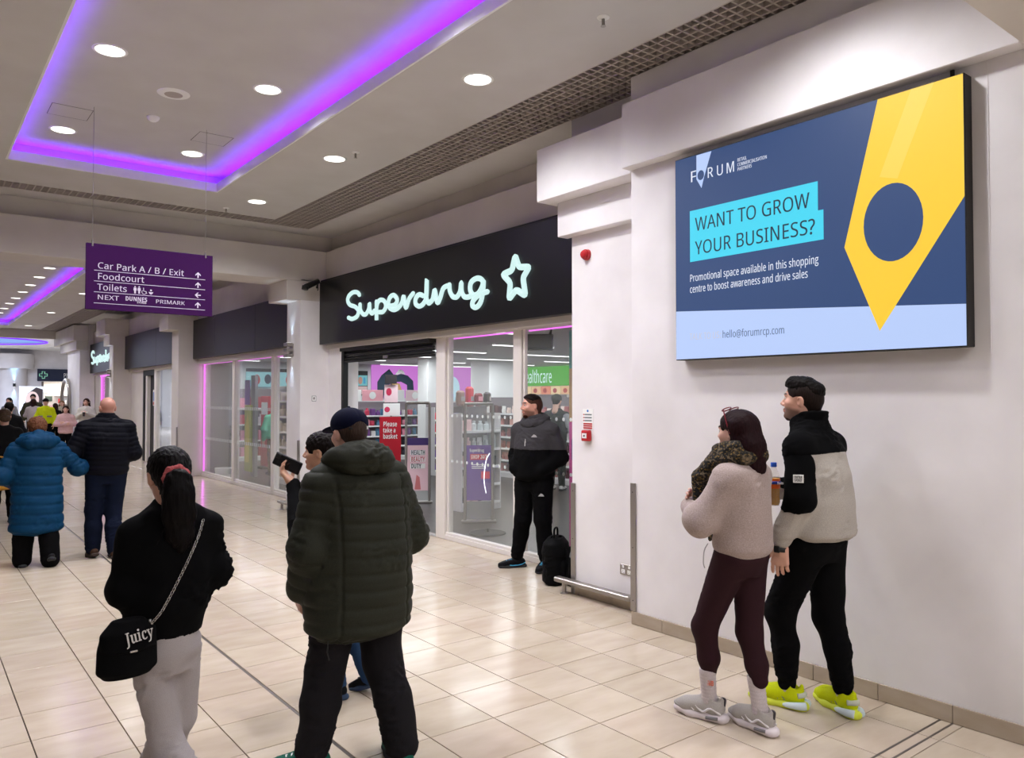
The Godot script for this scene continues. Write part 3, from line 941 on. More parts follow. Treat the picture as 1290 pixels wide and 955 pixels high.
func wayfinding() -> void:
	mat("plum", rgb8(56, 20, 70), 0.75)
	M.plum.metallic_specular = 0.2
	mat("print", rgb8(206, 196, 214), 0.6)
	var t := thing("hanging_sign", Vector3(1.87, 2.535, -8.05), "purple hanging direction sign with white lettering and arrows", "sign")
	box("panel", Vector3(-0.569, 0, -0.012), Vector3(0.569, 0.614, 0.012), M.plum, t, 0.003)
	var rim := []
	for c in [[-0.59, 0.632, 1], [0.63, 0.632, 0], [0.63, -0.02, 3], [-0.58, -0.02, 2]]:
		for k in 5:
			var a := PI / 2 * (c[2] as int) + PI / 2 * k / 4.0
			var d := Vector2(cos(a), sin(a)) * 0.05
			rim.append([c[0] + d.x - signf(c[0]) * 0.05, c[1] + d.y - (0.05 if c[1] > 0.3 else -0.05)])
	rim.reverse()
	put("acrylic_sheet", plate(rim, 0.008), M.acrylic, t, Vector3(0, 0, -0.085))
	var b := Basis.IDENTITY
	var z := 0.0125
	for y in [0.365, 0.265, 0.164, 0.061]:
		box("rule_line", Vector3(-0.5, y - 0.0025, z), Vector3(0.496, y + 0.0025, z + 0.001), M.print, t, 0.0)
	var o := Vector3(-0.474, 0, z)
	lettering("Car Park A / B / Exit", 0.058, M.print, t, o + Vector3(0, 0.411, 0), b, "lettering", 0.76)
	lettering("Foodcourt", 0.058, M.print, t, o + Vector3(0, 0.312, 0), b, "lettering", 0.395)
	lettering("Toilets", 0.058, M.print, t, o + Vector3(0, 0.211, 0), b, "lettering", 0.25)
	lettering("NEXT", 0.043, M.print, t, o + Vector3(0, 0.117, 0), b, "lettering", 0.178)
	lettering("DUNNES", 0.04, M.print, t, o + Vector3(0.239, 0.122, 0), b, "lettering", 0.187, true)
	lettering("STORES", 0.018, M.print, t, o + Vector3(0.342, 0.092, 0), b, "lettering", 0.082, true)
	lettering("PRIMARK", 0.036, M.print, t, o + Vector3(0.506, 0.114, 0), b, "lettering", 0.265)
	for k in 4:
		var a := plate([[-0.006, -0.028], [0.006, -0.028], [0.006, 0.008], [0.026, -0.008], [0.026, 0.004], [0.0, 0.03], [-0.026, 0.004], [-0.026, -0.008], [-0.006, 0.008]], 0.001)
		put("arrow", a, M.print, t, Vector3(0.427, 0.406 - 0.1 * k, z), Basis.from_euler(Vector3(0, 0, PI / 2 if k == 2 else 0.0)))
	# pictograms: woman, man, wheelchair, baby
	for k in 2:
		var pi := -0.15 + 0.036 * k
		put("pictogram_head", plate(disc(Vector2(pi, 0.241), 0.0065, 12), 0.001), M.print, t, Vector3(0, 0, z))
		var body := [[pi - 0.012, 0.232], [pi + 0.012, 0.232], [pi + 0.014, 0.205], [pi + 0.008, 0.205], [pi + 0.007, 0.176], [pi - 0.007, 0.176], [pi - 0.008, 0.205], [pi - 0.014, 0.205]]
		put("pictogram_body", plate(body, 0.001), M.print, t, Vector3(0, 0, z))
	var wheel := []
	for k in 13: wheel.append(Vector3(-0.07 + 0.02 * cos(PI * 0.75 + TAU * 0.68 * k / 12), 0.196 + 0.02 * sin(PI * 0.75 + TAU * 0.68 * k / 12), z))
	put("pictogram_wheel", tube(wheel, 0.0028, 5), M.print, t)
	put("pictogram_figure", tube([Vector3(-0.076, 0.236, z), Vector3(-0.074, 0.204, z), Vector3(-0.056, 0.202, z), Vector3(-0.046, 0.182, z)], 0.004, 5), M.print, t)
	put("pictogram_baby", plate([[-0.03, 0.2], [0.012, 0.2], [0.004, 0.184], [-0.009, 0.176], [-0.022, 0.184]], 0.001), M.print, t, Vector3(0, 0, z))
	put("pictogram_baby", plate(disc(Vector2(-0.009, 0.217), 0.0085, 12), 0.001), M.print, t, Vector3(0, 0, z))
	for x in [-0.515, 0.5]:
		put("wire", tube([Vector3(x, 0.6, 0.0), Vector3(x, 1.885, 0.0)], 0.0022, 6), M.steel, t)
		box("wire_grip", Vector3(x - 0.007, 0.585, -0.016), Vector3(x + 0.007, 0.645, 0.018), M.steel, t, 0.003)


func glow(key: String, c: Color, e := 1.0) -> StandardMaterial3D:
	return mat(key, c, 0.6, 0.0, e)


func screen() -> void:
	var t := thing("led_screen", Vector3(4.3, 1.99, -3.627), "large wall-mounted LED screen showing a navy and yellow advertisement", "screen")
	var W := 1.91
	var H := 1.412
	box("cabinet", Vector3(0.006, -0.006, -0.006), Vector3(0.094, H + 0.006, W + 0.006), M.black, t, 0.004)
	box("wall_bracket", Vector3(0.07, H * 0.2, 0.3), Vector3(0.0945, H * 0.8, W - 0.3), M.black, t, 0.002)
	glow("scr_navy", rgb8(42, 70, 118), 0.95)
	glow("scr_yellow", rgb8(252, 206, 52), 0.95)
	glow("scr_yellow2", rgb8(253, 214, 84), 0.95)
	glow("scr_cyan", rgb8(64, 212, 240), 0.95)
	glow("scr_pale", rgb8(184, 206, 250), 0.95)
	glow("scr_white", rgb8(226, 232, 246), 0.95)
	glow("scr_ink", rgb8(24, 42, 66), 0.9)
	glow("scr_grey", rgb8(92, 112, 150), 0.9)
	glow("scr_grey2", rgb8(206, 208, 226), 0.9)
	var q := func(called: String, poly: Array, lift: float, m: Material) -> void:
		var p := []
		for a in poly: p.append([a[0] + 3.627, a[1] - 1.99])
		put(called, plate(p, 0.0006), m, t, Vector3(0.006 - lift, 0, 0), WEST)
	q.call("display_face", [[-3.627, 1.99], [-1.717, 1.99], [-1.717, 3.402], [-3.627, 3.402]], 0.0, M.scr_navy)
	q.call("pale_band", [[-3.627, 1.99], [-1.717, 1.99], [-1.717, 2.205], [-3.627, 2.33]], 0.001, M.scr_pale)
	q.call("yellow_nib", [[-2.165, 3.402], [-1.717, 3.402], [-1.717, 2.763], [-2.168, 2.095], [-2.371, 2.595]], 0.002, M.scr_yellow)
	q.call("nib_stripe", [[-1.98, 3.402], [-1.86, 3.402], [-2.06, 2.93], [-2.16, 2.96]], 0.0026, M.scr_yellow2)
	q.call("nib_hole", disc(Vector2(-2.089, 2.693), 0.165, 36, 0.217), 0.003, M.scr_navy)
	q.call("cyan_banner", [[-3.5, 3.02], [-2.535, 3.02], [-2.535, 2.843], [-2.5, 2.843], [-2.5, 2.664], [-3.5, 2.664]], 0.002, M.scr_cyan)
	q.call("logo_nib", [[-3.44, 3.398], [-3.313, 3.397], [-3.375, 3.235], [-3.398, 3.162], [-3.441, 3.232]], 0.002, M.scr_pale)
	q.call("logo_hole", disc(Vector2(-3.403, 3.252), 0.028, 18, 0.034), 0.003, M.scr_navy)
	var text := func(s: String, z: float, y: float, h: float, w: float, m: Material, bold := false) -> void:
		lettering(s, h, m, t, Vector3(0.002, y - 1.99, z + 3.627), WEST, "lettering", w, bold, false, 0.0008)
	text.call("WANT TO GROW", -3.455, 2.916, 0.092, 0.865, M.scr_ink)
	text.call("YOUR BUSINESS?", -3.455, 2.752, 0.092, 0.9, M.scr_ink)
	text.call("Promotional space available in this shopping", -3.503, 2.55, 0.05, 0.965, M.scr_white)
	text.call("centre to boost awareness and drive sales", -3.503, 2.472, 0.05, 0.895, M.scr_white)
	text.call("TALK TO US:", -3.506, 2.142, 0.045, 0.262, M.scr_grey2)
	text.call("hello@forumrcp.com", -3.232, 2.142, 0.047, 0.46, M.scr_grey)
	text.call("F", -3.498, 3.256, 0.075, 0.045, M.scr_white)
	text.call("R", -3.352, 3.252, 0.07, 0.045, M.scr_white)
	text.call("U", -3.275, 3.25, 0.07, 0.047, M.scr_white)
	text.call("M", -3.196, 3.248, 0.07, 0.058, M.scr_white)
	text.call("RETAIL", -3.104, 3.283, 0.022, 0.07, M.scr_white)
	text.call("COMMERCIALISATION", -3.104, 3.252, 0.022, 0.22, M.scr_white)
	text.call("PARTNERS", -3.104, 3.222, 0.022, 0.108, M.scr_white)
	area_light("screen_light", Vector3(4.28, 2.7, -2.67), Vector2(1.9, 1.4), Vector3.LEFT, rgb8(190, 205, 215), 0.35, t)
	# the cable drop above the screen
	put("cable", tube([Vector3(0.075, H, 1.83), Vector3(0.075, H + 0.06, 1.83)], 0.012, 8), M.black, t)


# ------------------------------------------------------------------ fittings

func downlight(at: Vector3, e: float, label: String, r := 0.105) -> void:
	var t := thing("downlight", at, label, "light", 0.0, "recessed ceiling downlights")
	put("trim_ring", lathe([[r, -0.004], [r + 0.008, -0.007], [r + 0.02, -0.003], [r + 0.022, 0.0]], 28), M.white, t)
	put("lens", lathe([[0.0, -0.005], [r, -0.005]], 28), M.lamp, t)
	var s := SpotLight3D.new()
	s.name = "beam"
	s.light_color = Color(0.99, 0.985, 1.0)
	s.light_energy = e
	s.spot_angle = 76.0
	s.spot_angle_attenuation = 0.8
	s.spot_range = 40.0
	s.light_size = r
	s.shadow_enabled = true
	t.add_child(s)
	s.position = Vector3(0, -0.02, 0)
	s.rotation_degrees.x = -90


func sprinkler(at: Vector3, label: String) -> void:
	var t := thing("sprinkler", at, label, "sprinkler")
	put("rose", lathe([[0.0, -0.012], [0.022, -0.012], [0.04, -0.004], [0.042, 0.0]], 18), M.white, t)
	put("body", lathe([[0.011, -0.045], [0.011, -0.012]], 10), M.steel, t)
	put("deflector", lathe([[0.0, -0.06], [0.018, -0.06], [0.018, -0.057], [0.006, -0.055], [0.006, -0.045]], 12), M.steel, t)


func build_fittings() -> void:
	var E := 4.9
	var where := ["nearest the top of the picture", "above the black fascia sign", "nearest the cross beam"]
	var zs := [-4.906, -7.468, -9.721]
	for k in 3: downlight(Vector3(3.49, 4.2, zs[k]), E, "round white downlight in the ceiling margin, the one %s" % where[k])
	downlight(Vector3(3.49, 4.2, -2.35), E, "round white downlight in the ceiling margin, just beyond the picture")
	for k in 4:
		for s in 2:
			var z: float = [-4.35, -6.65, -8.93, -2.05][k]
			if k == 3: continue
			downlight(Vector3([1.225, 2.476][s], 4.42, z), E, "downlight in the raised violet-edged panel, %s row, %s" % [["left", "right"][s], ["at the picture's edge", "in the middle", "farthest"][k]])
	for k in 3: downlight(Vector3(0.1, 4.2, zs[k]), E * 0.35, "round downlight in the left ceiling margin outside the picture", 0.105)
	for z in [0.8, 3.2]:
		for x in [0.2, 1.9, 3.4]: downlight(Vector3(x, 4.2, z), E, "round downlight in the ceiling behind the viewer")
	for k in 10: downlight(Vector3(2.36, 4.42, -15.6 - 1.56 * k), 2.6, "small far downlight in the raised far bay, number %s from the beam" % ["one", "two", "three", "four", "five", "six", "seven", "eight", "nine", "ten"][k])
	for k in 10: downlight(Vector3(1.2, 4.42, -15.6 - 1.56 * k), 1.5, "far downlight in the left row of the far bay outside the picture")
	for k in 4: downlight(Vector3(3.36, 4.2, -15.7 - 5.27 * k), E, "far downlight in the margin beside the far grille, %s from the beam" % ["first", "second", "third", "fourth"][k])
	for q in [[3.6, -35.0], [4.6, -34.9], [2.2, -36.0], [5.6, -35.2]]: downlight(Vector3(q[0], 4.2, q[1]), 3.0, "tiny downlight at the rim of the far rotunda ceiling", 0.14)
	sprinkler(Vector3(3.56, 4.2, -3.596), "small sprinkler head in the ceiling near the top of the picture")
	sprinkler(Vector3(3.567, 4.2, -7.145), "small sprinkler head beside the middle margin downlight")
	sprinkler(Vector3(3.29, 4.2, -10.3), "small sprinkler head beside the downlight nearest the beam")
	# speaker, smoke detector and two access hatches in the raised panel
	var sp := thing("ceiling_speaker", Vector3(1.85, 4.42, -7.26), "round white ceiling speaker grille in the raised panel", "speaker")
	put("rim", lathe([[0.075, -0.012], [0.11, -0.01], [0.135, -0.003], [0.137, 0.0]], 28), M.white, sp)
	put("mesh_cover", lathe([[0.0, -0.014], [0.076, -0.012]], 28), M.grille, sp)
	var sm := thing("smoke_detector", Vector3(1.853, 4.42, -7.99), "small white smoke detector in the raised panel", "detector")
	put("base", lathe([[0.058, -0.012], [0.06, 0.0]], 20), M.white, sm)
	put("cap", lathe([[0.0, -0.045], [0.028, -0.043], [0.045, -0.03], [0.058, -0.012]], 20), M.white, sm)
	for q in [[1.2, -8.33, "left"], [2.5, -8.3, "right"]]:
		var h := thing("access_hatch", Vector3(q[0], 4.42, q[1]), "square access hatch in the raised panel above the %s end of the purple sign" % q[2], "hatch")
		for s in [[-0.17, -0.17, 0.17, -0.166], [-0.17, 0.166, 0.17, 0.17], [-0.17, -0.166, -0.166, 0.166], [0.166, -0.166, 0.17, 0.166]]:
			box("gap_line", Vector3(s[0], -0.0015, s[1]), Vector3(s[2], 0.0, s[3]), M.grout, h, 0.0)
		box("lid", Vector3(-0.164, -0.002, -0.164), Vector3(0.164, 0.0, 0.164), M.ceiling, h, 0.001)
	# on the near pier
	var s := thing("alarm_sounder", Vector3(4.67, 2.962, -4.92), "round red fire alarm sounder high on the white pier", "alarm", 0.0)
	var out := Basis.from_euler(Vector3(0, 0, PI / 2))
	put("base", lathe([[0.0, 0.03], [0.045, 0.03], [0.048, 0.0]], 20), M.red, s, Vector3.ZERO, out)
	put("dome", lathe([[0.0, 0.065], [0.025, 0.062], [0.036, 0.05], [0.038, 0.03]], 20), M.red, s, Vector3.ZERO, out)
	var n := thing("fire_notice", Vector3(4.669, 1.445, -4.915), "white fire action notice with red print on the pier", "notice")
	box("plate", Vector3(-0.004, 0, -0.065), Vector3(0, 0.178, 0.065), M.white, n, 0.001)
	mat("ink", rgb8(120, 130, 130), 0.7)
	for k in 3:
		box("text_line", Vector3(-0.0046, 0.07 + k * 0.026, -0.04), Vector3(-0.004, 0.082 + k * 0.026, 0.05), M.ink, n, 0.0)
		put("bullet", plate(disc(Vector2.ZERO, 0.007, 10), 0.0006), M.red, n, Vector3(-0.004, 0.076 + k * 0.026, -0.05), WEST)
	put("blue_mark", plate(disc(Vector2.ZERO, 0.011, 12), 0.0006), mat("mark_blue", rgb8(40, 110, 190)), n, Vector3(-0.004, 0.16, 0.0), WEST)
	for k in 3: box("red_line", Vector3(-0.0046, 0.006 + k * 0.018, -0.055), Vector3(-0.004, 0.019 + k * 0.018, 0.055), M.red, n, 0.0)
	var c := thing("call_point", Vector3(4.67, 1.345, -4.915), "red fire call point box under the fire notice", "alarm")
	box("case", Vector3(-0.045, 0, -0.046), Vector3(0, 0.093, 0.046), M.red, c, 0.008)
	box("press_plate", Vector3(-0.049, 0.025, -0.028), Vector3(-0.045, 0.068, 0.028), M.white, c, 0.002)
	put("target_dot", plate(disc(Vector2.ZERO, 0.009, 12), 0.001), M.black, c, Vector3(-0.049, 0.046, 0), WEST)
	var k2 := thing("wall_socket", Vector3(4.668, 0.272, -4.46), "brushed steel double wall socket low on the pier", "socket")
	box("plate", Vector3(-0.008, 0, -0.073), Vector3(0, 0.086, 0.073), M.steel, k2, 0.003)
	for q in [-0.034, 0.034]:
		box("outlet", Vector3(-0.0105, 0.012, q - 0.02), Vector3(-0.008, 0.045, q + 0.02), M.white, k2, 0.001)
		box("switch", Vector3(-0.012, 0.056, q - 0.011), Vector3(-0.008, 0.078, q + 0.011), M.white, k2, 0.002)
		for a in [[0.034, 0.0], [0.02, -0.009], [0.02, 0.009]]:
			box("slot", Vector3(-0.011, a[0] - 0.003, q + a[1] - 0.0025), Vector3(-0.0104, a[0] + 0.003, q + a[1] + 0.0025), M.black, k2, 0.0)
	rail(Vector3(4.6, 0, -4.34), 0.91, false, "low steel bumper rail along the foot of the near pier")
	for q in [[4.386, -4.13, 0.1, "right edge of the near pier recess"], [4.655, -5.1, 0.0, "left edge of the near pier"]]:
		var g := thing("corner_guard", Vector3(q[0], q[2], q[1]), "upright steel corner guard on the %s" % q[3], "guard")
		box("plate", Vector3(0, 0.0, -0.027), Vector3(0.012, 0.97, 0.027), M.steel, g, 0.003)
		for y in [0.08, 0.48, 0.9]: put("screw", lathe([[0.0, 0.003], [0.005, 0.0]], 8), M.black, g, Vector3(0, y, 0.0), out)
	# on the second pier: wall light, camera, small sign
	wall_light(Vector3(4.67, 2.44, -11.45), "steel up-and-down wall light on the white pier")
	wall_light(Vector3(4.67, 2.4, -24.7), "steel up-and-down wall light on the far stepped pier")
	var cam := thing("security_camera", Vector3(4.82, 3.42, -11.13), "black bullet security camera beside the capital", "camera")
	put("housing", tube([Vector3(-0.14, -0.06, 0.16), Vector3(0.08, 0.05, 0.1)], [0.045, 0.04], 12), M.black, cam)
	put("lens", tube([Vector3(-0.16, -0.1, 0.17), Vector3(-0.15, -0.05, 0.165)], 0.05, 12), M.black, cam)
	put("arm", tube([Vector3(0.07, 0.04, 0.1), Vector3(0.1, 0.0, 0.03), Vector3(0.1, -0.04, 0.0)], 0.014, 8), M.black, cam)
	put("cable", tube(smooth_line([Vector3(0.09, 0.02, 0.06), Vector3(0.1, -0.06, 0.05), Vector3(0.1, -0.08, 0.03)], 4), 0.007, 6), M.black, cam)
	var nn := thing("small_notice", Vector3(4.89, 1.66, -11.139), "small grey square notice with an arrow on the pier side", "notice")
	box("plate", Vector3(-0.035, 0, 0), Vector3(0.035, 0.085, 0.004), M.ink, nn, 0.001)
	box("face", Vector3(-0.028, 0.007, 0.004), Vector3(0.028, 0.078, 0.005), M.white, nn, 0.0)
	put("arrow", plate([[-0.005, 0.02], [0.005, 0.02], [0.005, 0.045], [0.018, 0.045], [0.0, 0.066], [-0.018, 0.045], [-0.005, 0.045]], 0.001), M.black, nn, Vector3(0, 0, 0.005))


func wall_light(at: Vector3, label: String) -> void:
	var t := thing("wall_light", at, label, "light")
	box("back_plate", Vector3(-0.02, -0.1, -0.06), Vector3(0, 0.1, 0.06), M.steel, t, 0.003)
	for y in [-0.085, 0.0, 0.085]:
		box("bar", Vector3(-0.11, y - 0.025, -0.075), Vector3(-0.02, y + 0.025, 0.075), M.steel, t, 0.006)
	for s in [-1.0, 1.0]:
		box("lens", Vector3(-0.09, s * 0.111, -0.04), Vector3(-0.03, s * 0.114, 0.04), M.lamp_cool, t, 0.0)
		var l := SpotLight3D.new()
		l.name = "beam"
		l.light_color = Color(0.8, 0.9, 1.0)
		l.light_energy = 0.35
		l.spot_angle = 28.0
		l.spot_angle_attenuation = 0.9
		l.light_size = 0.03
		l.shadow_enabled = true
		t.add_child(l, true)
		l.position = Vector3(-0.06, s * 0.12, 0)
		l.rotation_degrees.x = 90.0 * s


# ------------------------------------------------------------------ smooth shapes: distance fields meshed as surface nets

class Field:
	var lo: Vector3
	var c: float
	var nx: int
	var ny: int
	var nz: int
	var g: PackedFloat32Array

	func _init(a: Vector3, b: Vector3, cell: float) -> void:
		lo = a
		c = cell
		nx = int(ceil((b.x - a.x) / c)) + 1
		ny = int(ceil((b.y - a.y) / c)) + 1
		nz = int(ceil((b.z - a.z) / c)) + 1
		g.resize(nx * ny * nz)
		g.fill(9.0)

	func span(a: float, b: float, o: float, n: int) -> Vector2i:
		return Vector2i(clampi(int(floor((a - o) / c)), 0, n - 1), clampi(int(ceil((b - o) / c)), 0, n - 1))

	func cone(a: Vector3, b: Vector3, ra: float, rb: float, k: float, q := Vector3.ONE) -> void:
		var m := maxf(ra, rb)
		var pad := 2.5 * c + k * 0.5
		var ex := span(minf(a.x, b.x) - m / q.x - pad, maxf(a.x, b.x) + m / q.x + pad, lo.x, nx)
		var ey := span(minf(a.y, b.y) - m / q.y - pad, maxf(a.y, b.y) + m / q.y + pad, lo.y, ny)
		var ez := span(minf(a.z, b.z) - m / q.z - pad, maxf(a.z, b.z) + m / q.z + pad, lo.z, nz)
		var bx := b.x - a.x
		var by := b.y - a.y
		var bz := b.z - a.z
		var inv := 1.0 / maxf(bx * bx + by * by + bz * bz, 1e-9)
		var dr := rb - ra
		var qx := q.x
		var qy := q.y
		var qz := q.z
		var k4 := 0.25 / maxf(k, 1e-6)
		for iz in range(ez.x, ez.y + 1):
			var z := lo.z + iz * c - a.z
			for iy in range(ey.x, ey.y + 1):
				var y := lo.y + iy * c - a.y
				var id := (iz * ny + iy) * nx + ex.x
				var yz := y * by + z * bz
				var x := lo.x + ex.x * c - a.x
				for ix in range(ex.x, ex.y + 1):
					var t := clampf((x * bx + yz) * inv, 0.0, 1.0)
					var dx := (x - bx * t) * qx
					var dy := (y - by * t) * qy
					var dz := (z - bz * t) * qz
					var d := sqrt(dx * dx + dy * dy + dz * dz) - ra - dr * t
					var o := g[id]
					var h := k - absf(d - o)
					g[id] = minf(d, o) - (h * h * k4 if h > 0.0 else 0.0)
					id += 1
					x += c

	# ellipsoid; sign -1 carves it away
	func ball(p: Vector3, r: Vector3, k: float, b := Basis.IDENTITY, carve := false) -> void:
		var m := maxf(r.x, maxf(r.y, r.z)) + 2.5 * c + k * 0.5
		var ex := span(p.x - m, p.x + m, lo.x, nx)
		var ey := span(p.y - m, p.y + m, lo.y, ny)
		var ez := span(p.z - m, p.z + m, lo.z, nz)
		var bt := b.transposed()
		var k4 := 0.25 / maxf(k, 1e-6)
		var ir := Vector3(1.0 / r.x, 1.0 / r.y, 1.0 / r.z)
		var ir2 := ir * ir
		for iz in range(ez.x, ez.y + 1):
			for iy in range(ey.x, ey.y + 1):
				var id := (iz * ny + iy) * nx + ex.x
				for ix in range(ex.x, ex.y + 1):
					var l := bt * (Vector3(lo.x + ix * c, lo.y + iy * c, lo.z + iz * c) - p)
					var k0 := (l * ir).length()
					var k1 := (l * ir2).length()
					var d := k0 * (k0 - 1.0) / maxf(k1, 1e-6)
					var o := g[id]
					if carve:
						var h := k - absf(o + d)
						g[id] = maxf(o, -d) + (h * h * k4 if h > 0.0 else 0.0)
					else:
						var h := k - absf(d - o)
						g[id] = minf(d, o) - (h * h * k4 if h > 0.0 else 0.0)
					id += 1

	# upright body of elliptical rings [y, cx, cz, rx, rz]
	func loft(s: Array, k: float) -> void:
		var x0 := 9.0
		var x1 := -9.0
		var z0 := 9.0
		var z1 := -9.0
		for q in s:
			x0 = minf(x0, q[1] - q[3])
			x1 = maxf(x1, q[1] + q[3])
			z0 = minf(z0, q[2] - q[4])
			z1 = maxf(z1, q[2] + q[4])
		var pad := 3.0 * c + k * 0.5
		var ex := span(x0 - pad, x1 + pad, lo.x, nx)
		var ez := span(z0 - pad, z1 + pad, lo.z, nz)
		var yb: float = s[0][0]
		var yt: float = s[-1][0]
		var ey := span(yb - pad, yt + pad, lo.y, ny)
		var k4 := 0.25 / maxf(k, 1e-6)
		for iy in range(ey.x, ey.y + 1):
			var y := lo.y + iy * c
			var yc := clampf(y, yb, yt)
			var n := 0
			while n < s.size() - 2 and yc > s[n + 1][0]: n += 1
			var a: Array = s[n]
			var b: Array = s[n + 1]
			var t: float = (yc - a[0]) / (b[0] - a[0])
			t = t * t * (3.0 - 2.0 * t) * 0.5 + t * 0.5
			var cx := lerpf(a[1], b[1], t)
			var cz := lerpf(a[2], b[2], t)
			var rx := lerpf(a[3], b[3], t)
			var rz := lerpf(a[4], b[4], t)
			var over := absf(y - yc)
			for iz in range(ez.x, ez.y + 1):
				var id := (iz * ny + iy) * nx + ex.x
				var z := (lo.z + iz * c - cz) / rz
				var zz := z * z
				var z2 := zz / (rz * rz)
				for ix in range(ex.x, ex.y + 1):
					var x := (lo.x + ix * c - cx) / rx
					var k0 := sqrt(x * x + zz)
					var k1 := sqrt(x * x / (rx * rx) + z2)
					var d := k0 * (k0 - 1.0) / maxf(k1, 1e-5)
					if over > 0.0:
						d = over + minf(d, 0.0) * 0.2 if d < 0.0 else sqrt(d * d + over * over)
					var o := g[id]
					var h := k - absf(d - o)
					g[id] = minf(d, o) - (h * h * k4 if h > 0.0 else 0.0)
					id += 1

	# keep only the side that n points away from
	func cut(p: Vector3, n: Vector3) -> void:
		n = n.normalized()
		var id := 0
		for iz in nz:
			for iy in ny:
				for ix in nx:
					if g[id] < 3.0 * c:
						g[id] = maxf(g[id], (Vector3(lo.x + ix * c, lo.y + iy * c, lo.z + iz * c) - p).dot(n))
					id += 1

	func nets() -> Array:
		var v := PackedVector3Array()
		var idx := PackedInt32Array()
		var at := PackedInt32Array()
		at.resize(g.size())
		at.fill(-1)
		var sy := nx
		var sz := nx * ny
		var off := [0, 1, sy, sy + 1, sz, sz + 1, sz + sy, sz + sy + 1]
		var ea := [0, 2, 4, 6, 0, 1, 4, 5, 0, 1, 2, 3]
		var eb := [1, 3, 5, 7, 2, 3, 6, 7, 4, 5, 6, 7]
		var pos := [Vector3(0, 0, 0), Vector3(1, 0, 0), Vector3(0, 1, 0), Vector3(1, 1, 0), Vector3(0, 0, 1), Vector3(1, 0, 1), Vector3(0, 1, 1), Vector3(1, 1, 1)]
		var lim := 3.0 * c
		for iz in nz - 1:
			for iy in ny - 1:
				var id := (iz * ny + iy) * nx
				for ix in nx - 1:
					var g0 := g[id]
					if g0 < lim and g0 > -lim:
						var s := (1 if g0 < 0.0 else 0) + (1 if g[id + 1] < 0.0 else 0) + (1 if g[id + sy] < 0.0 else 0) + (1 if g[id + sy + 1] < 0.0 else 0) + (1 if g[id + sz] < 0.0 else 0) + (1 if g[id + sz + 1] < 0.0 else 0) + (1 if g[id + sz + sy] < 0.0 else 0) + (1 if g[id + sz + sy + 1] < 0.0 else 0)
						if s > 0 and s < 8:
							var sum := Vector3.ZERO
							var n := 0
							for e in 12:
								var a: float = g[id + off[ea[e]]]
								var b: float = g[id + off[eb[e]]]
								if (a < 0.0) != (b < 0.0):
									var pa: Vector3 = pos[ea[e]]
									sum += pa.lerp(pos[eb[e]], a / (a - b))
									n += 1
							at[id] = v.size()
							v.append(lo + (Vector3(ix, iy, iz) + sum / n) * c)
					id += 1
		for iz in range(1, nz - 1):
			for iy in range(1, ny - 1):
				for ix in range(1, nx - 1):
					var id := (iz * ny + iy) * nx + ix
					if at[id] < 0: continue
					var a := g[id]
					var steps := [1, sy, sz]
					for ax in 3:
						var b := g[id + steps[ax]]
						if (a < 0.0) == (b < 0.0): continue
						var u: int = steps[(ax + 1) % 3]
						var w: int = steps[(ax + 2) % 3]
						var q0 := at[id]
						var q1 := at[id - u]
						var q2 := at[id - u - w]
						var q3 := at[id - w]
						if q1 < 0 or q2 < 0 or q3 < 0: continue
						if a < 0.0: idx.append_array([q0, q2, q1, q0, q3, q2])
						else: idx.append_array([q0, q1, q2, q0, q2, q3])
		return [v, idx]


# prims: ["cone", a, b, ra, rb, k, squash], ["chain", points, radii, k, squash], ["ball", p, r, k, basis], ["carve", p, r, k, basis], ["loft", rings, k], ["cut", p, n]
func shape(prims: Array, cell: float) -> Array:
	var a := Vector3(9, 9, 9)
	var b := -a
	for p in prims:
		match p[0]:
			"cone":
				var m := Vector3.ONE * maxf(p[3], p[4])
				if p.size() > 6: m /= p[6]
				a = a.min(p[1] - m).min(p[2] - m)
				b = b.max(p[1] + m).max(p[2] + m)
			"chain":
				for i in p[1].size():
					var m: Vector3 = Vector3.ONE * p[2][i]
					if p.size() > 4: m /= p[4]
					a = a.min(p[1][i] - m)
					b = b.max(p[1][i] + m)
			"ball":
				var m := Vector3.ONE * maxf(p[2].x, maxf(p[2].y, p[2].z))
				a = a.min(p[1] - m)
				b = b.max(p[1] + m)
			"loft":
				for s in p[1]:
					a = a.min(Vector3(s[1] - s[3], s[0], s[2] - s[4]))
					b = b.max(Vector3(s[1] + s[3], s[0], s[2] + s[4]))
	var pad := Vector3.ONE * (cell * 3.5 + 0.01)
	var f := Field.new(a - pad, b + pad, cell)
	for p in prims:
		match p[0]:
			"cone": f.cone(p[1], p[2], p[3], p[4], p[5], p[6] if p.size() > 6 else Vector3.ONE)
			"chain":
				for i in p[1].size() - 1: f.cone(p[1][i], p[1][i + 1], p[2][i], p[2][i + 1], p[3], p[4] if p.size() > 4 else Vector3.ONE)
			"ball": f.ball(p[1], p[2], p[3], p[4] if p.size() > 4 else Basis.IDENTITY)
			"carve": f.ball(p[1], p[2], p[3], p[4] if p.size() > 4 else Basis.IDENTITY, true)
			"loft": f.loft(p[1], p[2])
			"cut": f.cut(p[1], p[2])
	return f.nets()


func push(vi: Array, disp: Callable) -> void:
	var v: PackedVector3Array = vi[0]
	var n := normals_of(v, vi[1])
	for i in v.size():
		v[i] += n[i] * (disp.call(v[i]) as float)
	vi[0] = v


func tint(v: PackedVector3Array, f: Callable) -> PackedColorArray:
	var c := PackedColorArray()
	c.resize(v.size())
	for i in v.size(): c[i] = (f.call(v[i]) as Color).srgb_to_linear()
	return c


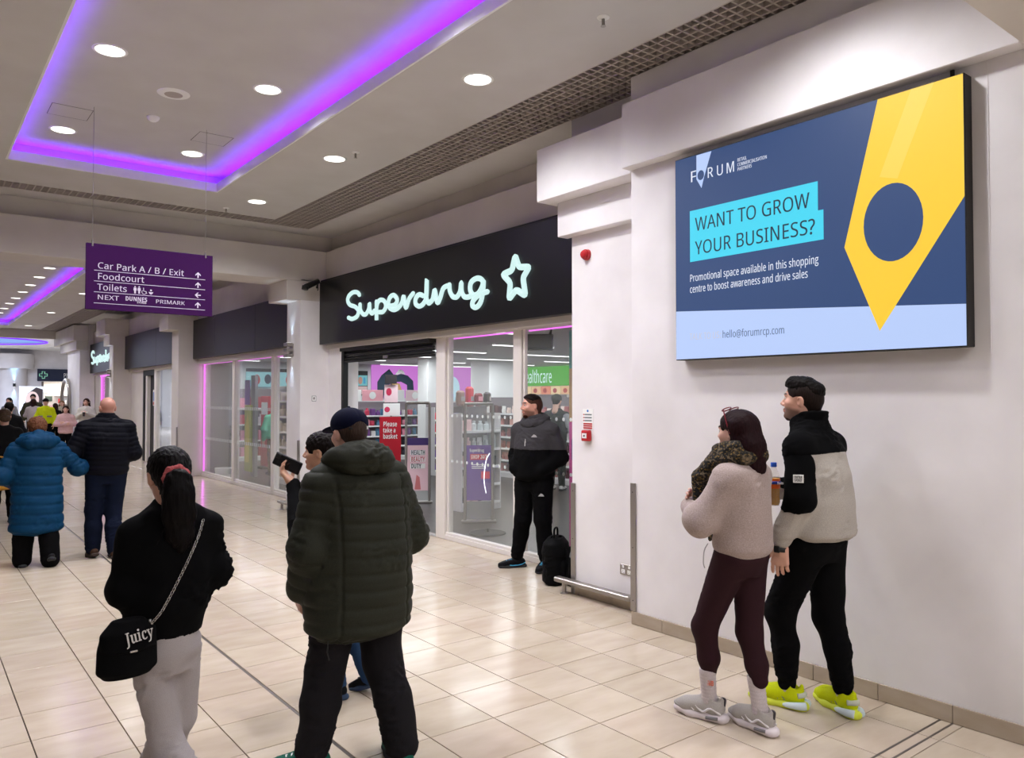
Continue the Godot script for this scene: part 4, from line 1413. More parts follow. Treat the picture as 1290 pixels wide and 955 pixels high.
func blob(called: String, parent: Node3D, prims: Array, cell: float, m: Material, disp = null, color = null) -> MeshInstance3D:
	var vi := shape(prims, cell)
	var cols := PackedColorArray()
	if color != null: cols = tint(vi[0], color)
	if disp != null: push(vi, disp)
	return put(called, smooth_mesh(vi[0], vi[1], cols), m, parent)


var creases := FastNoiseLite.new()


func cloth(key: String, c: Color, rough := 0.85, sheen := 0.25, grain := 0.12, scale := 9.0) -> StandardMaterial3D:
	if M.has(key): return M[key]
	var m := mat(key, c, rough)
	m.metallic_specular = 0.22
	m.rim_enabled = sheen > 0.0
	m.rim = sheen
	m.rim_tint = 0.6
	if not cache.has("weave"): cache.weave = noise_tex(0.06, Color(0.78, 0.78, 0.78), Color(1, 1, 1), 3, 31, 256)
	triplanar(m, cache.weave, Vector3.ONE * scale, false)
	bump(m, cache.weave, grain)
	return m


func hairy(key: String, c: Color) -> StandardMaterial3D:
	if M.has(key): return M[key]
	var m := mat(key, c, 0.5)
	m.metallic_specular = 0.22
	if not cache.has("strands"): cache.strands = noise_tex(0.03, Color(0.45, 0.42, 0.4), Color(1, 1, 1), 3, 33, 256)
	triplanar(m, cache.strands, Vector3(26, 2.2, 26), false)
	bump(m, cache.strands, 0.22)
	return m


func leather(key: String, c: Color, rough := 0.5) -> StandardMaterial3D:
	return M[key] if M.has(key) else mat(key, c, rough)


func skin_mat() -> StandardMaterial3D:
	if M.has("skin"): return M.skin
	var m := mat("skin", Color.WHITE, 0.5)
	m.vertex_color_use_as_albedo = true
	m.subsurf_scatter_enabled = true
	m.subsurf_scatter_strength = 0.08
	return m


func dyed() -> StandardMaterial3D:
	if M.has("dyed"): return M.dyed
	var m := cloth("dyed", Color.WHITE, 0.9, 0.2, 0.1, 9.0)
	m.vertex_color_use_as_albedo = true
	return m


# head in its own frame: centre at the origin, face towards -z, 0.23 high
func head_prims(fine: bool) -> Array:
	var p := [
		["ball", Vector3(0, 0.035, 0.01), Vector3(0.074, 0.08, 0.094), 0.0],
		["ball", Vector3(0, -0.03, -0.028), Vector3(0.06, 0.078, 0.062), 0.03],
		["cone", Vector3(0, -0.05, 0.0), Vector3(0, -0.092, -0.056), 0.054, 0.025, 0.03],
		["cone", Vector3(0, -0.06, 0.022), Vector3(0, -0.2, 0.04), 0.053, 0.056, 0.03]]
	p.append_array([
		["cone", Vector3(0, 0.016, -0.083), Vector3(0, -0.028, -0.108), 0.0065, 0.0098, 0.014],
		["cone", Vector3(-0.0095, -0.034, -0.097), Vector3(0.0095, -0.034, -0.097), 0.0078, 0.0078, 0.01]])
	for s in [-1.0, 1.0]:
		p.append(["ball", Vector3(s * 0.077, -0.006, 0.014), Vector3(0.011, 0.031, 0.019), 0.008, Basis.from_euler(Vector3(-0.2, s * -0.35, s * -0.12))])
	if fine:
		p.append(["cone", Vector3(-0.036, 0.024, -0.079), Vector3(0.036, 0.024, -0.079), 0.011, 0.011, 0.02])
		for s in [-1.0, 1.0]:
			p.append(["ball", Vector3(s * 0.043, -0.022, -0.058), Vector3(0.02, 0.018, 0.02), 0.025])
			p.append(["carve", Vector3(s * 0.031, 0.004, -0.098), Vector3(0.019, 0.012, 0.016), 0.012])
			p.append(["carve", Vector3(s * 0.089, -0.004, 0.006), Vector3(0.008, 0.016, 0.008), 0.006])
		p.append(["ball", Vector3(0, -0.058, -0.088), Vector3(0.023, 0.006, 0.009), 0.006])
		p.append(["ball", Vector3(0, -0.069, -0.086), Vector3(0.02, 0.007, 0.01), 0.005])
		p.append(["ball", Vector3(0, -0.096, -0.076), Vector3(0.018, 0.014, 0.014), 0.015])
	return p


func face_color(p: Vector3, skin: Color, stubble: Color, amount: float) -> Color:
	var c := skin
	var lip := Vector2(p.x / 0.025, (p.y + 0.064) / 0.012)
	if p.z < -0.078 and lip.length() < 1.0: return c.lerp(rgb8(168, 98, 90), 0.4)
	if p.z < -0.07 and absf(absf(p.x) - 0.033) < 0.019 and absf(p.y - 0.03) < 0.0055: return stubble
	if amount > 0.0:
		# stubble: below a line from the ear to the mouth corner, thinning towards the cheek
		var line := -0.048 - 0.12 * (p.z + 0.05)
		var a := smoothstep(line + 0.012, line - 0.012, p.y) * smoothstep(0.022, 0.0, p.z) * smoothstep(-0.125, -0.112, p.y)
		if p.z < -0.09 and p.y > -0.05: a *= 0.3
		c = c.lerp(stubble, amount * a)
	return c


# a hand from the wrist: d along the fingers, n out of the palm, s towards the thumb
func hand_prims(w: Vector3, d: Vector3, n: Vector3, s: Vector3, curl: Array, size := 1.0, thumb := 0.5) -> Array:
	d = d.normalized()
	n = (n - d * n.dot(d)).normalized()
	s = (s - d * s.dot(d) - n * s.dot(n)).normalized()
	var p := []
	for f in 4:
		var o := (0.031 - 0.021 * f) * size
		p.append(["cone", w + d * 0.012 * size + s * o * 0.55, w + d * (0.088 - 0.005 * absf(f - 1.2)) * size + s * o, 0.017 * size, 0.0125 * size, 0.012 * size])
	p.append(["cone", w - d * 0.05 * size, w + d * 0.02 * size, 0.026 * size, 0.025 * size, 0.02 * size, Vector3.ONE])
	var lens := [0.07, 0.08, 0.074, 0.058]
	for f in 4:
		var b := w + d * (0.088 - 0.005 * absf(f - 1.2)) * size + s * (0.031 - 0.021 * f) * size
		var a := 0.0
		var dir := d
		var spread := s * (0.07 - 0.045 * f)
		for k in 3:
			a += curl[f] * [0.9, 1.1, 0.8][k]
			dir = (d * cos(a) + n * sin(a) + spread * cos(a)).normalized()
			var e: Vector3 = b + dir * lens[f] * size * [0.45, 0.31, 0.24][k]
			p.append(["cone", b, e, (0.0095 - 0.0007 * k) * size, (0.0088 - 0.0008 * k) * size, 0.004 * size])
			b = e
	var tb := w + d * 0.028 * size + s * 0.026 * size + n * 0.006 * size
	var td := (d * 0.62 + s * (0.75 - thumb * 0.5) + n * thumb).normalized()
	var t1 := tb + td * 0.042 * size
	var td2 := (td + d * 0.35 + n * thumb * 0.5 - s * thumb * 0.5).normalized()
	p.append(["cone", tb - td * 0.01, t1, 0.0145 * size, 0.0115 * size, 0.012 * size])
	p.append(["cone", t1, t1 + td2 * 0.034 * size, 0.0112 * size, 0.0088 * size, 0.004 * size])
	return p


func merge(a: Array, b: Array, t := Transform3D.IDENTITY) -> void:
	var v: PackedVector3Array = a[0]
	var n := v.size()
	for p in b[0]: v.append(t * p)
	var idx: PackedInt32Array = a[1]
	for i in b[1]: idx.append(i + n)
	a[0] = v
	a[1] = idx


# ------------------------------------------------------------------ people

func shoe(person: Node3D, ankle: Vector3, yaw: float, pitch: float, upper: Material, sole: Material, lace: Material, s := 1.0, key := "plain", high := false) -> void:
	if not cache.has("shoe" + key):
		var run := key == "runner"
		var up := [
			["chain", [Vector3(0, 0.05, 0.058), Vector3(0, 0.052, -0.05), Vector3(0, 0.034, -0.155)], [0.034, 0.036, 0.031], 0.03, Vector3(1.0, 1.0, 1.0)],
			["cone", Vector3(0, 0.06, 0.03), Vector3(0, 0.13 if high else 0.1, 0.02), 0.038, 0.038, 0.025],
			["cone", Vector3(0, 0.06, -0.03), Vector3(0, 0.045, -0.12), 0.036, 0.034, 0.02],
			["cut", Vector3(0, 0.016, 0), Vector3(0, -1, 0)], ["cut", Vector3(0, 0.118 if high else 0.098, 0), Vector3(0, 1, -0.25)]]
		var so := [
			["chain", [Vector3(0, 0.016, 0.066), Vector3(0, 0.018, -0.01), Vector3(0, 0.016, -0.085), Vector3(0, 0.022, -0.15)], [0.04, 0.037, 0.044, 0.036], 0.02, Vector3(1, 1.75, 1)],
			["cut", Vector3.ZERO, Vector3(0, -1, 0)]]
		if run:
			up = [
				["chain", [Vector3(0, 0.066, 0.06), Vector3(0, 0.068, -0.04), Vector3(0, 0.055, -0.11), Vector3(0, 0.046, -0.16)], [0.036, 0.038, 0.037, 0.03], 0.03],
				["cone", Vector3(0, 0.075, 0.035), Vector3(0, 0.118, 0.028), 0.039, 0.04, 0.025],
				["cone", Vector3(0, 0.085, -0.02), Vector3(0, 0.06, -0.12), 0.036, 0.033, 0.02],
				["cone", Vector3(0, 0.1, 0.0), Vector3(0, 0.125, -0.015), 0.026, 0.018, 0.02],
				["cone", Vector3(0, 0.09, 0.075), Vector3(0, 0.122, 0.08), 0.02, 0.014, 0.02],
				["cut", Vector3(0, 0.03, 0), Vector3(0, -1, 0)], ["carve", Vector3(0, 0.14, 0.035), Vector3(0.036, 0.045, 0.042), 0.008]]
			so = [
				["chain", [Vector3(0, 0.024, 0.075), Vector3(0, 0.024, 0.0), Vector3(0, 0.021, -0.085), Vector3(0, 0.03, -0.16)], [0.045, 0.04, 0.045, 0.036], 0.02, Vector3(1, 1.5, 1)],
				["cut", Vector3.ZERO, Vector3(0, -1, 0)], ["cut", Vector3(0, 0.05, 0.0), Vector3(0, 1, 0)]]
		var a := shape(up, 0.0055)
		var b := shape(so, 0.0055)
		cache["shoe" + key] = [smooth_mesh(a[0], a[1]), smooth_mesh(b[0], b[1])]
	var m: Array = cache["shoe" + key]
	var basis := Basis.from_euler(Vector3(deg_to_rad(pitch), deg_to_rad(yaw), 0)).scaled(Vector3.ONE * s)
	var o := put("shoe", m[0], upper, person, ankle - basis * Vector3(0, 0.09, 0.01), basis)
	put("sole", m[1], sole, o)
	if lace:
		for k in 4:
			var z := -0.035 - 0.02 * k
			var y := 0.0925 - 0.0055 * k + (0.022 if key == "runner" else 0.0)
			put("lace", tube([Vector3(-0.02, y - 0.007, z), Vector3(0, y, z - 0.006 * (k % 2)), Vector3(0.02, y - 0.007, z)], 0.0035, 5), lace, o)


func lr(l: Vector3, r: Vector3) -> Array:
	return [l, r]


# a clothed figure from joints in its own frame (facing -z, left is -x)
func person(c: Dictionary) -> Node3D:
	var t := thing("person", c.at, c.label, "person", c.turn, c.get("group", ""))
	var cell: float = c.get("cell", 0.012)
	var fine := cell < 0.016
	var hs: float = c.get("hs", 1.0)
	var hb := Basis.from_euler(Vector3(deg_to_rad(c.get("nod", 0.0)), deg_to_rad(c.get("look", 0.0)), deg_to_rad(c.get("tilt", 0.0)))).scaled(Vector3.ONE * hs)
	var ht := Transform3D(hb, c.head)
	# body: one skin, from head to ankles, under the clothes
	var tr: Array = c.torso
	var inner := []
	for s in tr:
		inner.append([s[0], s[1], s[2], maxf(s[3] - 0.05, 0.03), maxf(s[4] - 0.05, 0.03)])
	var ar: Array = c.get("arm_r", [0.065, 0.055, 0.042])
	var lg: Array = c.get("leg_r", [0.09, 0.065, 0.055])
	var neck: Vector3 = c.get("neck", Vector3(c.head.x, c.head.y - 0.16 * hs, c.head.z + 0.03))
	var body := [["loft", inner, 0.03], ["cone", neck - Vector3(0, 0.1, 0), ht * Vector3(0, -0.07, 0.025), 0.055, 0.052 * hs, 0.03]]
	for i in 2:
		body.append(["chain", [c.sh[i], c.el[i], c.wr[i]], [ar[0] * 0.6, ar[1] * 0.6, 0.027], 0.03])
		body.append(["chain", [c.hip[i], c.kn[i], c.an[i]], [lg[0] * 0.6, lg[1] * 0.6, 0.033], 0.03])
	var vi := shape(body, 0.018 if fine else 0.026)
	var skin: Color = c.get("skin", rgb8(214, 170, 150))
	var cols := tint(vi[0], func(_p): return skin)
	var hv := shape(head_prims(fine), (0.0045 if fine else 0.008) / hs)
	var stub: Color = c.get("stubble", rgb8(60, 44, 38))
	var amount: float = c.get("beard", 0.0)
	cols.append_array(tint(hv[0], func(p): return face_color(p, skin, stub, amount)))
	merge(vi, hv, ht)
	for i in 2:
		var h = c.get("hands", [null, null])[i]
		if h == null: continue
		var hp := hand_prims(c.wr[i] + (h[0] as Vector3).normalized() * c.get("reach", 0.025), h[0], h[1], h[2], h[3], c.get("hand_s", 1.0) * hs, h[4] if h.size() > 4 else 0.5)
		var hm := shape(hp, 0.0038 if fine else 0.007)
		cols.append_array(tint(hm[0], func(_p): return skin))
		merge(vi, hm)
	put("body", smooth_mesh(vi[0], vi[1], cols), skin_mat(), t)
	if fine and c.get("eyes", true):
		for s in [-1.0, 1.0]:
			var e := put("eye", eye_mesh(), dyed_eye(), t, ht * Vector3(s * 0.031, 0.004, -0.0755), hb)
			e.name = "eye"
	return t


func eye_mesh() -> Mesh:
	if cache.has("eye"): return cache.eye
	var s := SphereMesh.new()
	s.radius = 0.0125
	s.height = 0.025
	s.radial_segments = 16
	s.rings = 10
	var a := s.get_mesh_arrays()
	var cols := PackedColorArray()
	for p in a[Mesh.ARRAY_VERTEX]:
		cols.append(Color(0.02, 0.015, 0.012) if p.z < -0.0105 else Color(0.6, 0.58, 0.55))
	a[Mesh.ARRAY_COLOR] = cols
	var m := ArrayMesh.new()
	m.add_surface_from_arrays(Mesh.PRIMITIVE_TRIANGLES, a)
	cache.eye = m
	return m


func dyed_eye() -> StandardMaterial3D:
	if M.has("eye"): return M.eye
	var m := mat("eye", Color.WHITE, 0.2)
	m.vertex_color_use_as_albedo = true
	return m


func top(t: Node3D, c: Dictionary, called: String, m: Material, disp = null, color = null, extra := [], cell := 0.0) -> MeshInstance3D:
	var ar: Array = c.get("arm_r", [0.065, 0.055, 0.042])
	var p := [["loft", c.torso, 0.02]]
	var k: float = c.get("arm_k", 0.035)
	var collar: Array = tr_at(c.torso)
	for i in 2:
		p.append(["cone", Vector3(collar[1], collar[0] - 0.055, collar[2]), c.sh[i] + Vector3(0, ar[0] * 0.12, 0), ar[0] * 0.78, ar[0] * 0.85, 0.06])
		p.append(["chain", [c.sh[i], c.el[i], c.wr[i]], [ar[0] * 0.92, ar[1], ar[2]], k])
	p.append_array(extra)
	return blob(called, t, p, cell if cell > 0.0 else c.get("cell", 0.012), m, disp, color)


# a second layer over part of a top, its edge cut clean by a plane
func layer(t: Node3D, c: Dictionary, called: String, m: Material, lift: float, cuts: Array, disp = null, arms := [0, 1], trunk := true, cell := 0.008) -> void:
	var ar: Array = c.get("arm_r", [0.065, 0.055, 0.042])
	var p := []
	if trunk:
		var rings := []
		for s in c.torso: rings.append([s[0], s[1], s[2], s[3] + lift, s[4] + lift])
		p.append(["loft", rings, 0.02])
	var collar: Array = tr_at(c.torso)
	for i in arms:
		if trunk: p.append(["cone", Vector3(collar[1], collar[0] - 0.055, collar[2]), c.sh[i] + Vector3(0, ar[0] * 0.12, 0), ar[0] * 0.78 + lift, ar[0] * 0.85 + lift, 0.06])
		p.append(["chain", [c.sh[i], c.el[i], c.wr[i]], [ar[0] * 0.92 + lift, ar[1] + lift, ar[2] + lift], c.get("arm_k", 0.035)])
	p.append_array(cuts)
	blob(called, t, p, cell, m, disp)


func tr_at(rings: Array) -> Array:
	return rings[-1]


func trousers(t: Node3D, c: Dictionary, m: Material, disp = null, extra := [], called := "trousers") -> MeshInstance3D:
	var lg: Array = c.get("leg_r", [0.09, 0.065, 0.055])
	var s: Array = c.torso[0]
	var hy: float = (c.hip[0].y + c.hip[1].y) * 0.5
	var hc: Vector3 = (c.hip[0] + c.hip[1]) * 0.5
	var hw: float = c.get("hip_w", 0.165)
	var p := [["loft", [[hy - 0.09, hc.x, hc.z + 0.01, hw * 0.7, 0.09], [hy, hc.x, hc.z + 0.012, hw, 0.115], [maxf(hy + 0.12, s[0] + 0.05), s[1], s[2], hw * 0.94, 0.11]], 0.03]]
	for i in 2:
		var a: Vector3 = c.an[i]
		var mid: Vector3 = (c.kn[i] + a) * 0.5 + Vector3(0, 0.03, 0.012)
		p.append(["chain", [c.hip[i], c.kn[i], mid, a + Vector3(0, c.get("cuff", 0.02), 0)], [lg[0], lg[1], lerpf(lg[1], lg[2], 0.45), lg[2]], 0.03])
	p.append_array(extra)
	var d = disp
	if d == null:
		d = func(q: Vector3) -> float: return wrinkle(q, 0.006)
	return blob(called, t, p, c.get("cell", 0.012), m, d)


func wrinkle(p: Vector3, amp: float) -> float:
	# broad soft folds, with sharper slanting creases only here and there
	var soft := creases.get_noise_3d(p.x * 4.0, p.y * 5.0, p.z * 4.0)
	var where := clampf(creases.get_noise_3d(p.x * 3.0 + 9.0, p.y * 3.0, p.z * 3.0) * 2.2 + 0.15, 0.0, 1.0)
	var fold := creases.get_noise_3d(p.x * 9.0 + p.y * 10.0, p.y * 20.0 - p.x * 7.0, p.z * 9.0)
	return amp * (0.8 * soft + where * (0.5 - 1.6 * absf(fold)))


# quilted channels: seams every pitch metres of height on the trunk and of length along each sleeve
func quilt(c: Dictionary, pitch: float, deep: float, y0 := 0.0, reach := 1.3) -> Callable:
	var arms := []
	for i in 2: arms.append([c.sh[i], c.el[i], c.wr[i]])
	var ar: Array = c.get("arm_r", [0.065, 0.055, 0.042])
	return func(p: Vector3) -> float:
		var u := p.y - y0 + 0.012 * sin(p.x * 5.0)
		for a in arms:
			var run := 0.0
			for k in 2:
				var s: Vector3 = a[k]
				var e: Vector3 = a[k + 1]
				var l := s.distance_to(e)
				var f := clampf((p - s).dot(e - s) / (l * l), 0.0, 1.0)
				if p.distance_to(s.lerp(e, f)) < lerpf(ar[k], ar[k + 1], f) * reach and (f > 0.12 or k == 1):
					u = run + f * l
				run += l
		var w := absf(sin(PI * u / pitch))
		return deep * (minf(1.0, pow(w * 1.25, 0.5)) - 0.8) + wrinkle(p, deep * 0.8)


func hair_cap(grow: float, front := 0.0) -> Array:
	# hair over the skull, cut back from the face and ears
	return [
		["ball", Vector3(0, 0.037, 0.012), Vector3(0.074 + grow, 0.08 + grow, 0.094 + grow), 0.0],
		["cone", Vector3(0, 0.0, 0.06), Vector3(0, -0.06, 0.055), 0.055 + grow * 0.4, 0.045 + grow * 0.4, 0.03],
		["cut", Vector3(0, 0.07 + front, -0.085), Vector3(0, -0.5, -0.86)],
		["cut", Vector3(0, -0.075, 0), Vector3(0, -1, 0.0)],
		["carve", Vector3(0.088, -0.01, -0.005), Vector3(0.03, 0.035, 0.034), 0.01],
		["carve", Vector3(-0.088, -0.01, -0.005), Vector3(0.03, 0.035, 0.034), 0.01]]


func on_head(c: Dictionary, called: String, t: Node3D, prims: Array, cell: float, m: Material, disp = null) -> MeshInstance3D:
	var hs: float = c.get("hs", 1.0)
	var hb := Basis.from_euler(Vector3(deg_to_rad(c.get("nod", 0.0)), deg_to_rad(c.get("look", 0.0)), deg_to_rad(c.get("tilt", 0.0)))).scaled(Vector3.ONE * hs)
	var o := blob(called, t, prims, cell, m, disp)
	o.transform = Transform3D(hb, c.head)
	return o


func tuft(amp: float) -> Callable:
	return func(p: Vector3) -> float: return amp * creases.get_noise_3d(p.x * 90.0, p.y * 30.0, p.z * 60.0)


func build_people() -> void:
	creases.seed = 5
	creases.frequency = 1.0
	creases.fractal_octaves = 2
	var tr := lr(Vector3(-0.09, 0.9, 0), Vector3(0.09, 0.9, 0))
	if tr.size() == 2: pass
	woman_in_scarf()
	man_with_bottle()
	man_in_green_coat()
	child_with_phone()
	girl_with_ponytail()
	waiting_man()
	couple()
	far_people()


func woman_in_scarf() -> void:
	var c := {at = Vector3(3.47, 0, -2.51), turn = 8.0, label = "woman in pink-grey fleece, leopard scarf and maroon leggings looking left", cell = 0.0095,
		head = Vector3(0.0, 1.535, -0.01), hs = 0.97, look = -6.0, nod = 4.0, skin = rgb8(222, 176, 158),
		torso = [[0.905, 0, 0.02, 0.165, 0.125], [0.945, 0, 0.02, 0.185, 0.145], [1.12, 0, 0.02, 0.182, 0.142], [1.25, 0, 0.02, 0.18, 0.138], [1.34, 0, 0.02, 0.17, 0.125], [1.39, 0, 0.01, 0.115, 0.095], [1.43, 0, 0.0, 0.07, 0.07]],
		sh = lr(Vector3(-0.145, 1.3, 0.02), Vector3(0.145, 1.3, 0.02)), el = lr(Vector3(-0.225, 1.09, -0.1), Vector3(0.21, 1.09, -0.08)), wr = lr(Vector3(-0.07, 1.13, -0.24), Vector3(0.05, 1.17, -0.25)),
		arm_r = [0.078, 0.075, 0.055], arm_k = 0.05, hip = lr(Vector3(-0.08, 0.89, 0.0), Vector3(0.08, 0.89, 0.02)), kn = lr(Vector3(-0.06, 0.5, -0.17), Vector3(0.05, 0.49, 0.03)), an = lr(Vector3(-0.025, 0.11, -0.165), Vector3(0.025, 0.11, 0.1)),
		leg_r = [0.096, 0.066, 0.041], hip_w = 0.168, cuff = 0.15,
		hands = [[Vector3(1, 0.25, -0.2), Vector3(0, -0.3, 1), Vector3(0, 1, 0.2), [0.3, 0.3, 0.3, 0.3]], [Vector3(-1, 0.2, -0.1), Vector3(0, -0.3, 1), Vector3(0, 1, 0.2), [0.3, 0.3, 0.3, 0.3]]]}
	var t := person(c)
	top(t, c, "fleece", cloth("fleece_pink", rgb8(190, 172, 166), 0.95, 0.5, 0.35, 7.0), func(q: Vector3) -> float: return wrinkle(q, 0.01))
	var lc := c.duplicate()
	lc.cell = 0.009
	trousers(t, lc, cloth("legging", rgb8(54, 30, 36), 0.75, 0.05, 0.03, 12.0), func(q: Vector3) -> float: return wrinkle(q, 0.0022), [], "leggings")
	var sock := cloth("sock", rgb8(222, 210, 210), 0.95, 0.2, 0.15, 14.0)
	for i in 2:
		var a: Vector3 = c.an[i]
		blob("sock", t, [["chain", [a + Vector3(0, -0.04, 0), a, a + (c.kn[i] - a).normalized() * 0.175], [0.04, 0.039, 0.0445], 0.01], ["cut", a + Vector3(0, 0.165, 0), Vector3(0, 1, 0)]], 0.007, sock, func(q: Vector3) -> float: return 0.0015 * sin(q.y * 330.0))
	var mark := mat("coral", rgb8(226, 120, 96), 0.8)
	lettering("NB", 0.026, mark, t, c.an[0] + Vector3(-0.046, 0.1, 0.016), Basis.from_euler(Vector3(0, deg_to_rad(-68), 0)), "sock_mark", 0.03, true)
	var up := cloth("shoe_silver", rgb8(196, 190, 184), 0.5, 0.0, 0.1, 14.0)
	var so := leather("sole_white", rgb8(222, 212, 214), 0.6)
	var lace := leather("lace_grey", rgb8(176, 172, 170), 0.8)
	shoe(t, c.an[0] + Vector3(0, -0.02, 0), 6, 0, up, so, lace, 1.0, "runner")
	shoe(t, c.an[1] + Vector3(0, -0.02, 0), -12, 0, up, so, lace, 1.0, "runner")
	for o in t.get_children():
		if o.name.begins_with("shoe"):
			for s in [-1.0, 1.0]:
				put("side_stripe", tube(smooth_line([Vector3(s * 0.03, 0.05, 0.085), Vector3(s * 0.041, 0.075, 0.035), Vector3(s * 0.043, 0.05, -0.01), Vector3(s * 0.04, 0.075, -0.05)], 4), 0.0065, 6), leather("white_trim", rgb8(226, 222, 222), 0.5), o)
				put("side_stripe", tube(smooth_line([Vector3(s * 0.04, 0.045, -0.06), Vector3(s * 0.036, 0.07, -0.09), Vector3(s * 0.02, 0.072, -0.13)], 4), 0.005, 6), leather("white_trim", rgb8(226, 222, 222), 0.5), o)
				put("sole_pod", tube(smooth_line([Vector3(s * 0.042, 0.03, 0.075), Vector3(s * 0.046, 0.028, 0.04), Vector3(s * 0.044, 0.024, 0.01)], 4), 0.009, 6), leather("silver_trim", rgb8(120, 116, 118), 0.4), o)
			put("toe_cap", tube(smooth_line([Vector3(-0.034, 0.045, -0.13), Vector3(-0.02, 0.052, -0.175), Vector3(0, 0.054, -0.188), Vector3(0.02, 0.052, -0.175), Vector3(0.034, 0.045, -0.13)], 4), 0.007, 6), leather("toe_grey", rgb8(160, 156, 152), 0.5), o)
			put("heel_tab", tube(smooth_line([Vector3(0, 0.09, 0.094), Vector3(0, 0.125, 0.1), Vector3(0, 0.13, 0.082)], 4), 0.006, 6), leather("heel_dark", rgb8(60, 56, 62), 0.6), o)
	# dark red shoulder-length hair tucked into the scarf
	var hp := hair_cap(0.014)
	hp[3] = ["cut", Vector3(0, -0.2, 0), Vector3(0, -1, 0)]
	hp.insert(1, ["chain", [Vector3(0, 0.03, 0.045), Vector3(0, -0.07, 0.085), Vector3(0.0, -0.17, 0.125)], [0.086, 0.084, 0.06], 0.03, Vector3(0.92, 1, 1.05)])
	hp[6] = ["carve", Vector3(-0.085, -0.02, -0.03), Vector3(0.03, 0.045, 0.04), 0.01]
	hp[5] = ["carve", Vector3(0.085, -0.02, -0.03), Vector3(0.03, 0.045, 0.04), 0.01]
	on_head(c, "hair", t, hp, 0.006, hairy("hair_wine", rgb8(46, 18, 23)), tuft(0.0025))
	# red glasses pushed up on the head
	var gl := leather("glasses_red", rgb8(120, 20, 34), 0.3)
	var g := Node3D.new()
	var ht := Transform3D(Basis.from_euler(Vector3(deg_to_rad(4), deg_to_rad(-6), 0)), c.head)
	var ring := func(x: float) -> Array:
		var out := []
		for k in 14: out.append(ht * Vector3(x + 0.028 * cos(TAU * k / 14), 0.118 + 0.012 * sin(TAU * k / 14) + 0.004, -0.045 + 0.02 * sin(TAU * k / 14)))
		return out
	for x in [-0.034, 0.034]: put("glasses_rim", tube(ring.call(x), 0.0032, 6, true), gl, t)
	for s in [-1.0, 1.0]: put("glasses_arm", tube([ht * Vector3(s * 0.062, 0.118, -0.045), ht * Vector3(s * 0.09, 0.06, -0.005), ht * Vector3(s * 0.088, 0.0, 0.02)], 0.0032, 6), gl, t)
	g.free()
	# leopard scarf in two loose turns
	var img := Image.create(256, 256, false, Image.FORMAT_RGB8)
	var nz := FastNoiseLite.new()
	nz.noise_type = FastNoiseLite.TYPE_CELLULAR
	nz.cellular_return_type = FastNoiseLite.RETURN_DISTANCE
	nz.frequency = 0.055
	nz.seed = 9
	for y in 256:
		for x in 256:
			var v := nz.get_noise_2d(x, y * 1.2)
			img.set_pixel(x, y, rgb8(16, 15, 14) if v > -0.72 and v < -0.44 else (rgb8(136, 108, 50) if v <= -0.72 else rgb8(120, 104, 80)))
	var sm := mat("leopard", Color.WHITE, 0.95)
	triplanar(sm, ImageTexture.create_from_image(img), Vector3.ONE * 2.6, false)
	bump(sm, cache.weave, 0.2)
	var loop := []
	for k in 12:
		var a := TAU * k / 12
		loop.append(Vector3(0.102 * sin(a), 1.40 + 0.022 * cos(a) + 0.0 * k, 0.005 + 0.092 * cos(a)))
	loop.append(loop[0])
	var lr2 := []
	for k in 13: lr2.append(0.048)
	var loop2 := []
	for k in 12:
		var a := TAU * k / 12
		loop2.append(Vector3(0.1 * sin(a), 1.455 + 0.02 * cos(a), -0.005 + 0.09 * cos(a)))
	loop2.append(loop2[0])
	var lr3 := []
	for k in 13: lr3.append(0.035)
	blob("scarf", t, [["chain", loop, lr2, 0.02], ["chain", loop2, lr3, 0.02], ["chain", [Vector3(-0.08, 1.38, -0.09), Vector3(-0.1, 1.3, -0.16), Vector3(-0.1, 1.05, -0.17)], [0.05, 0.045, 0.04], 0.02]], 0.009, sm, func(q: Vector3) -> float: return wrinkle(q, 0.012))
	for k in 7:
		put("scarf_tassel", tube([Vector3(-0.13 + 0.01 * k, 1.05, -0.17), Vector3(-0.14 + 0.013 * k, 0.985 + 0.01 * (k % 3), -0.16)], 0.005, 5), leather("tassel", rgb8(54, 66, 66), 0.9), t)
	put("drawcord", tube(smooth_line([Vector3(-0.16, 0.965, -0.09), Vector3(-0.18, 0.93, -0.1), Vector3(-0.19, 0.87, -0.1), Vector3(-0.175, 0.84, -0.1)], 4), 0.003, 5), leather("cord", rgb8(170, 165, 165), 0.8), t)
	blob("pocket_opening", t, [["cone", Vector3(-0.2, 1.06, -0.045), Vector3(-0.19, 1.0, -0.06), 0.018, 0.014, 0.01, Vector3(1.0, 0.8, 1.4)]], 0.006, sm)


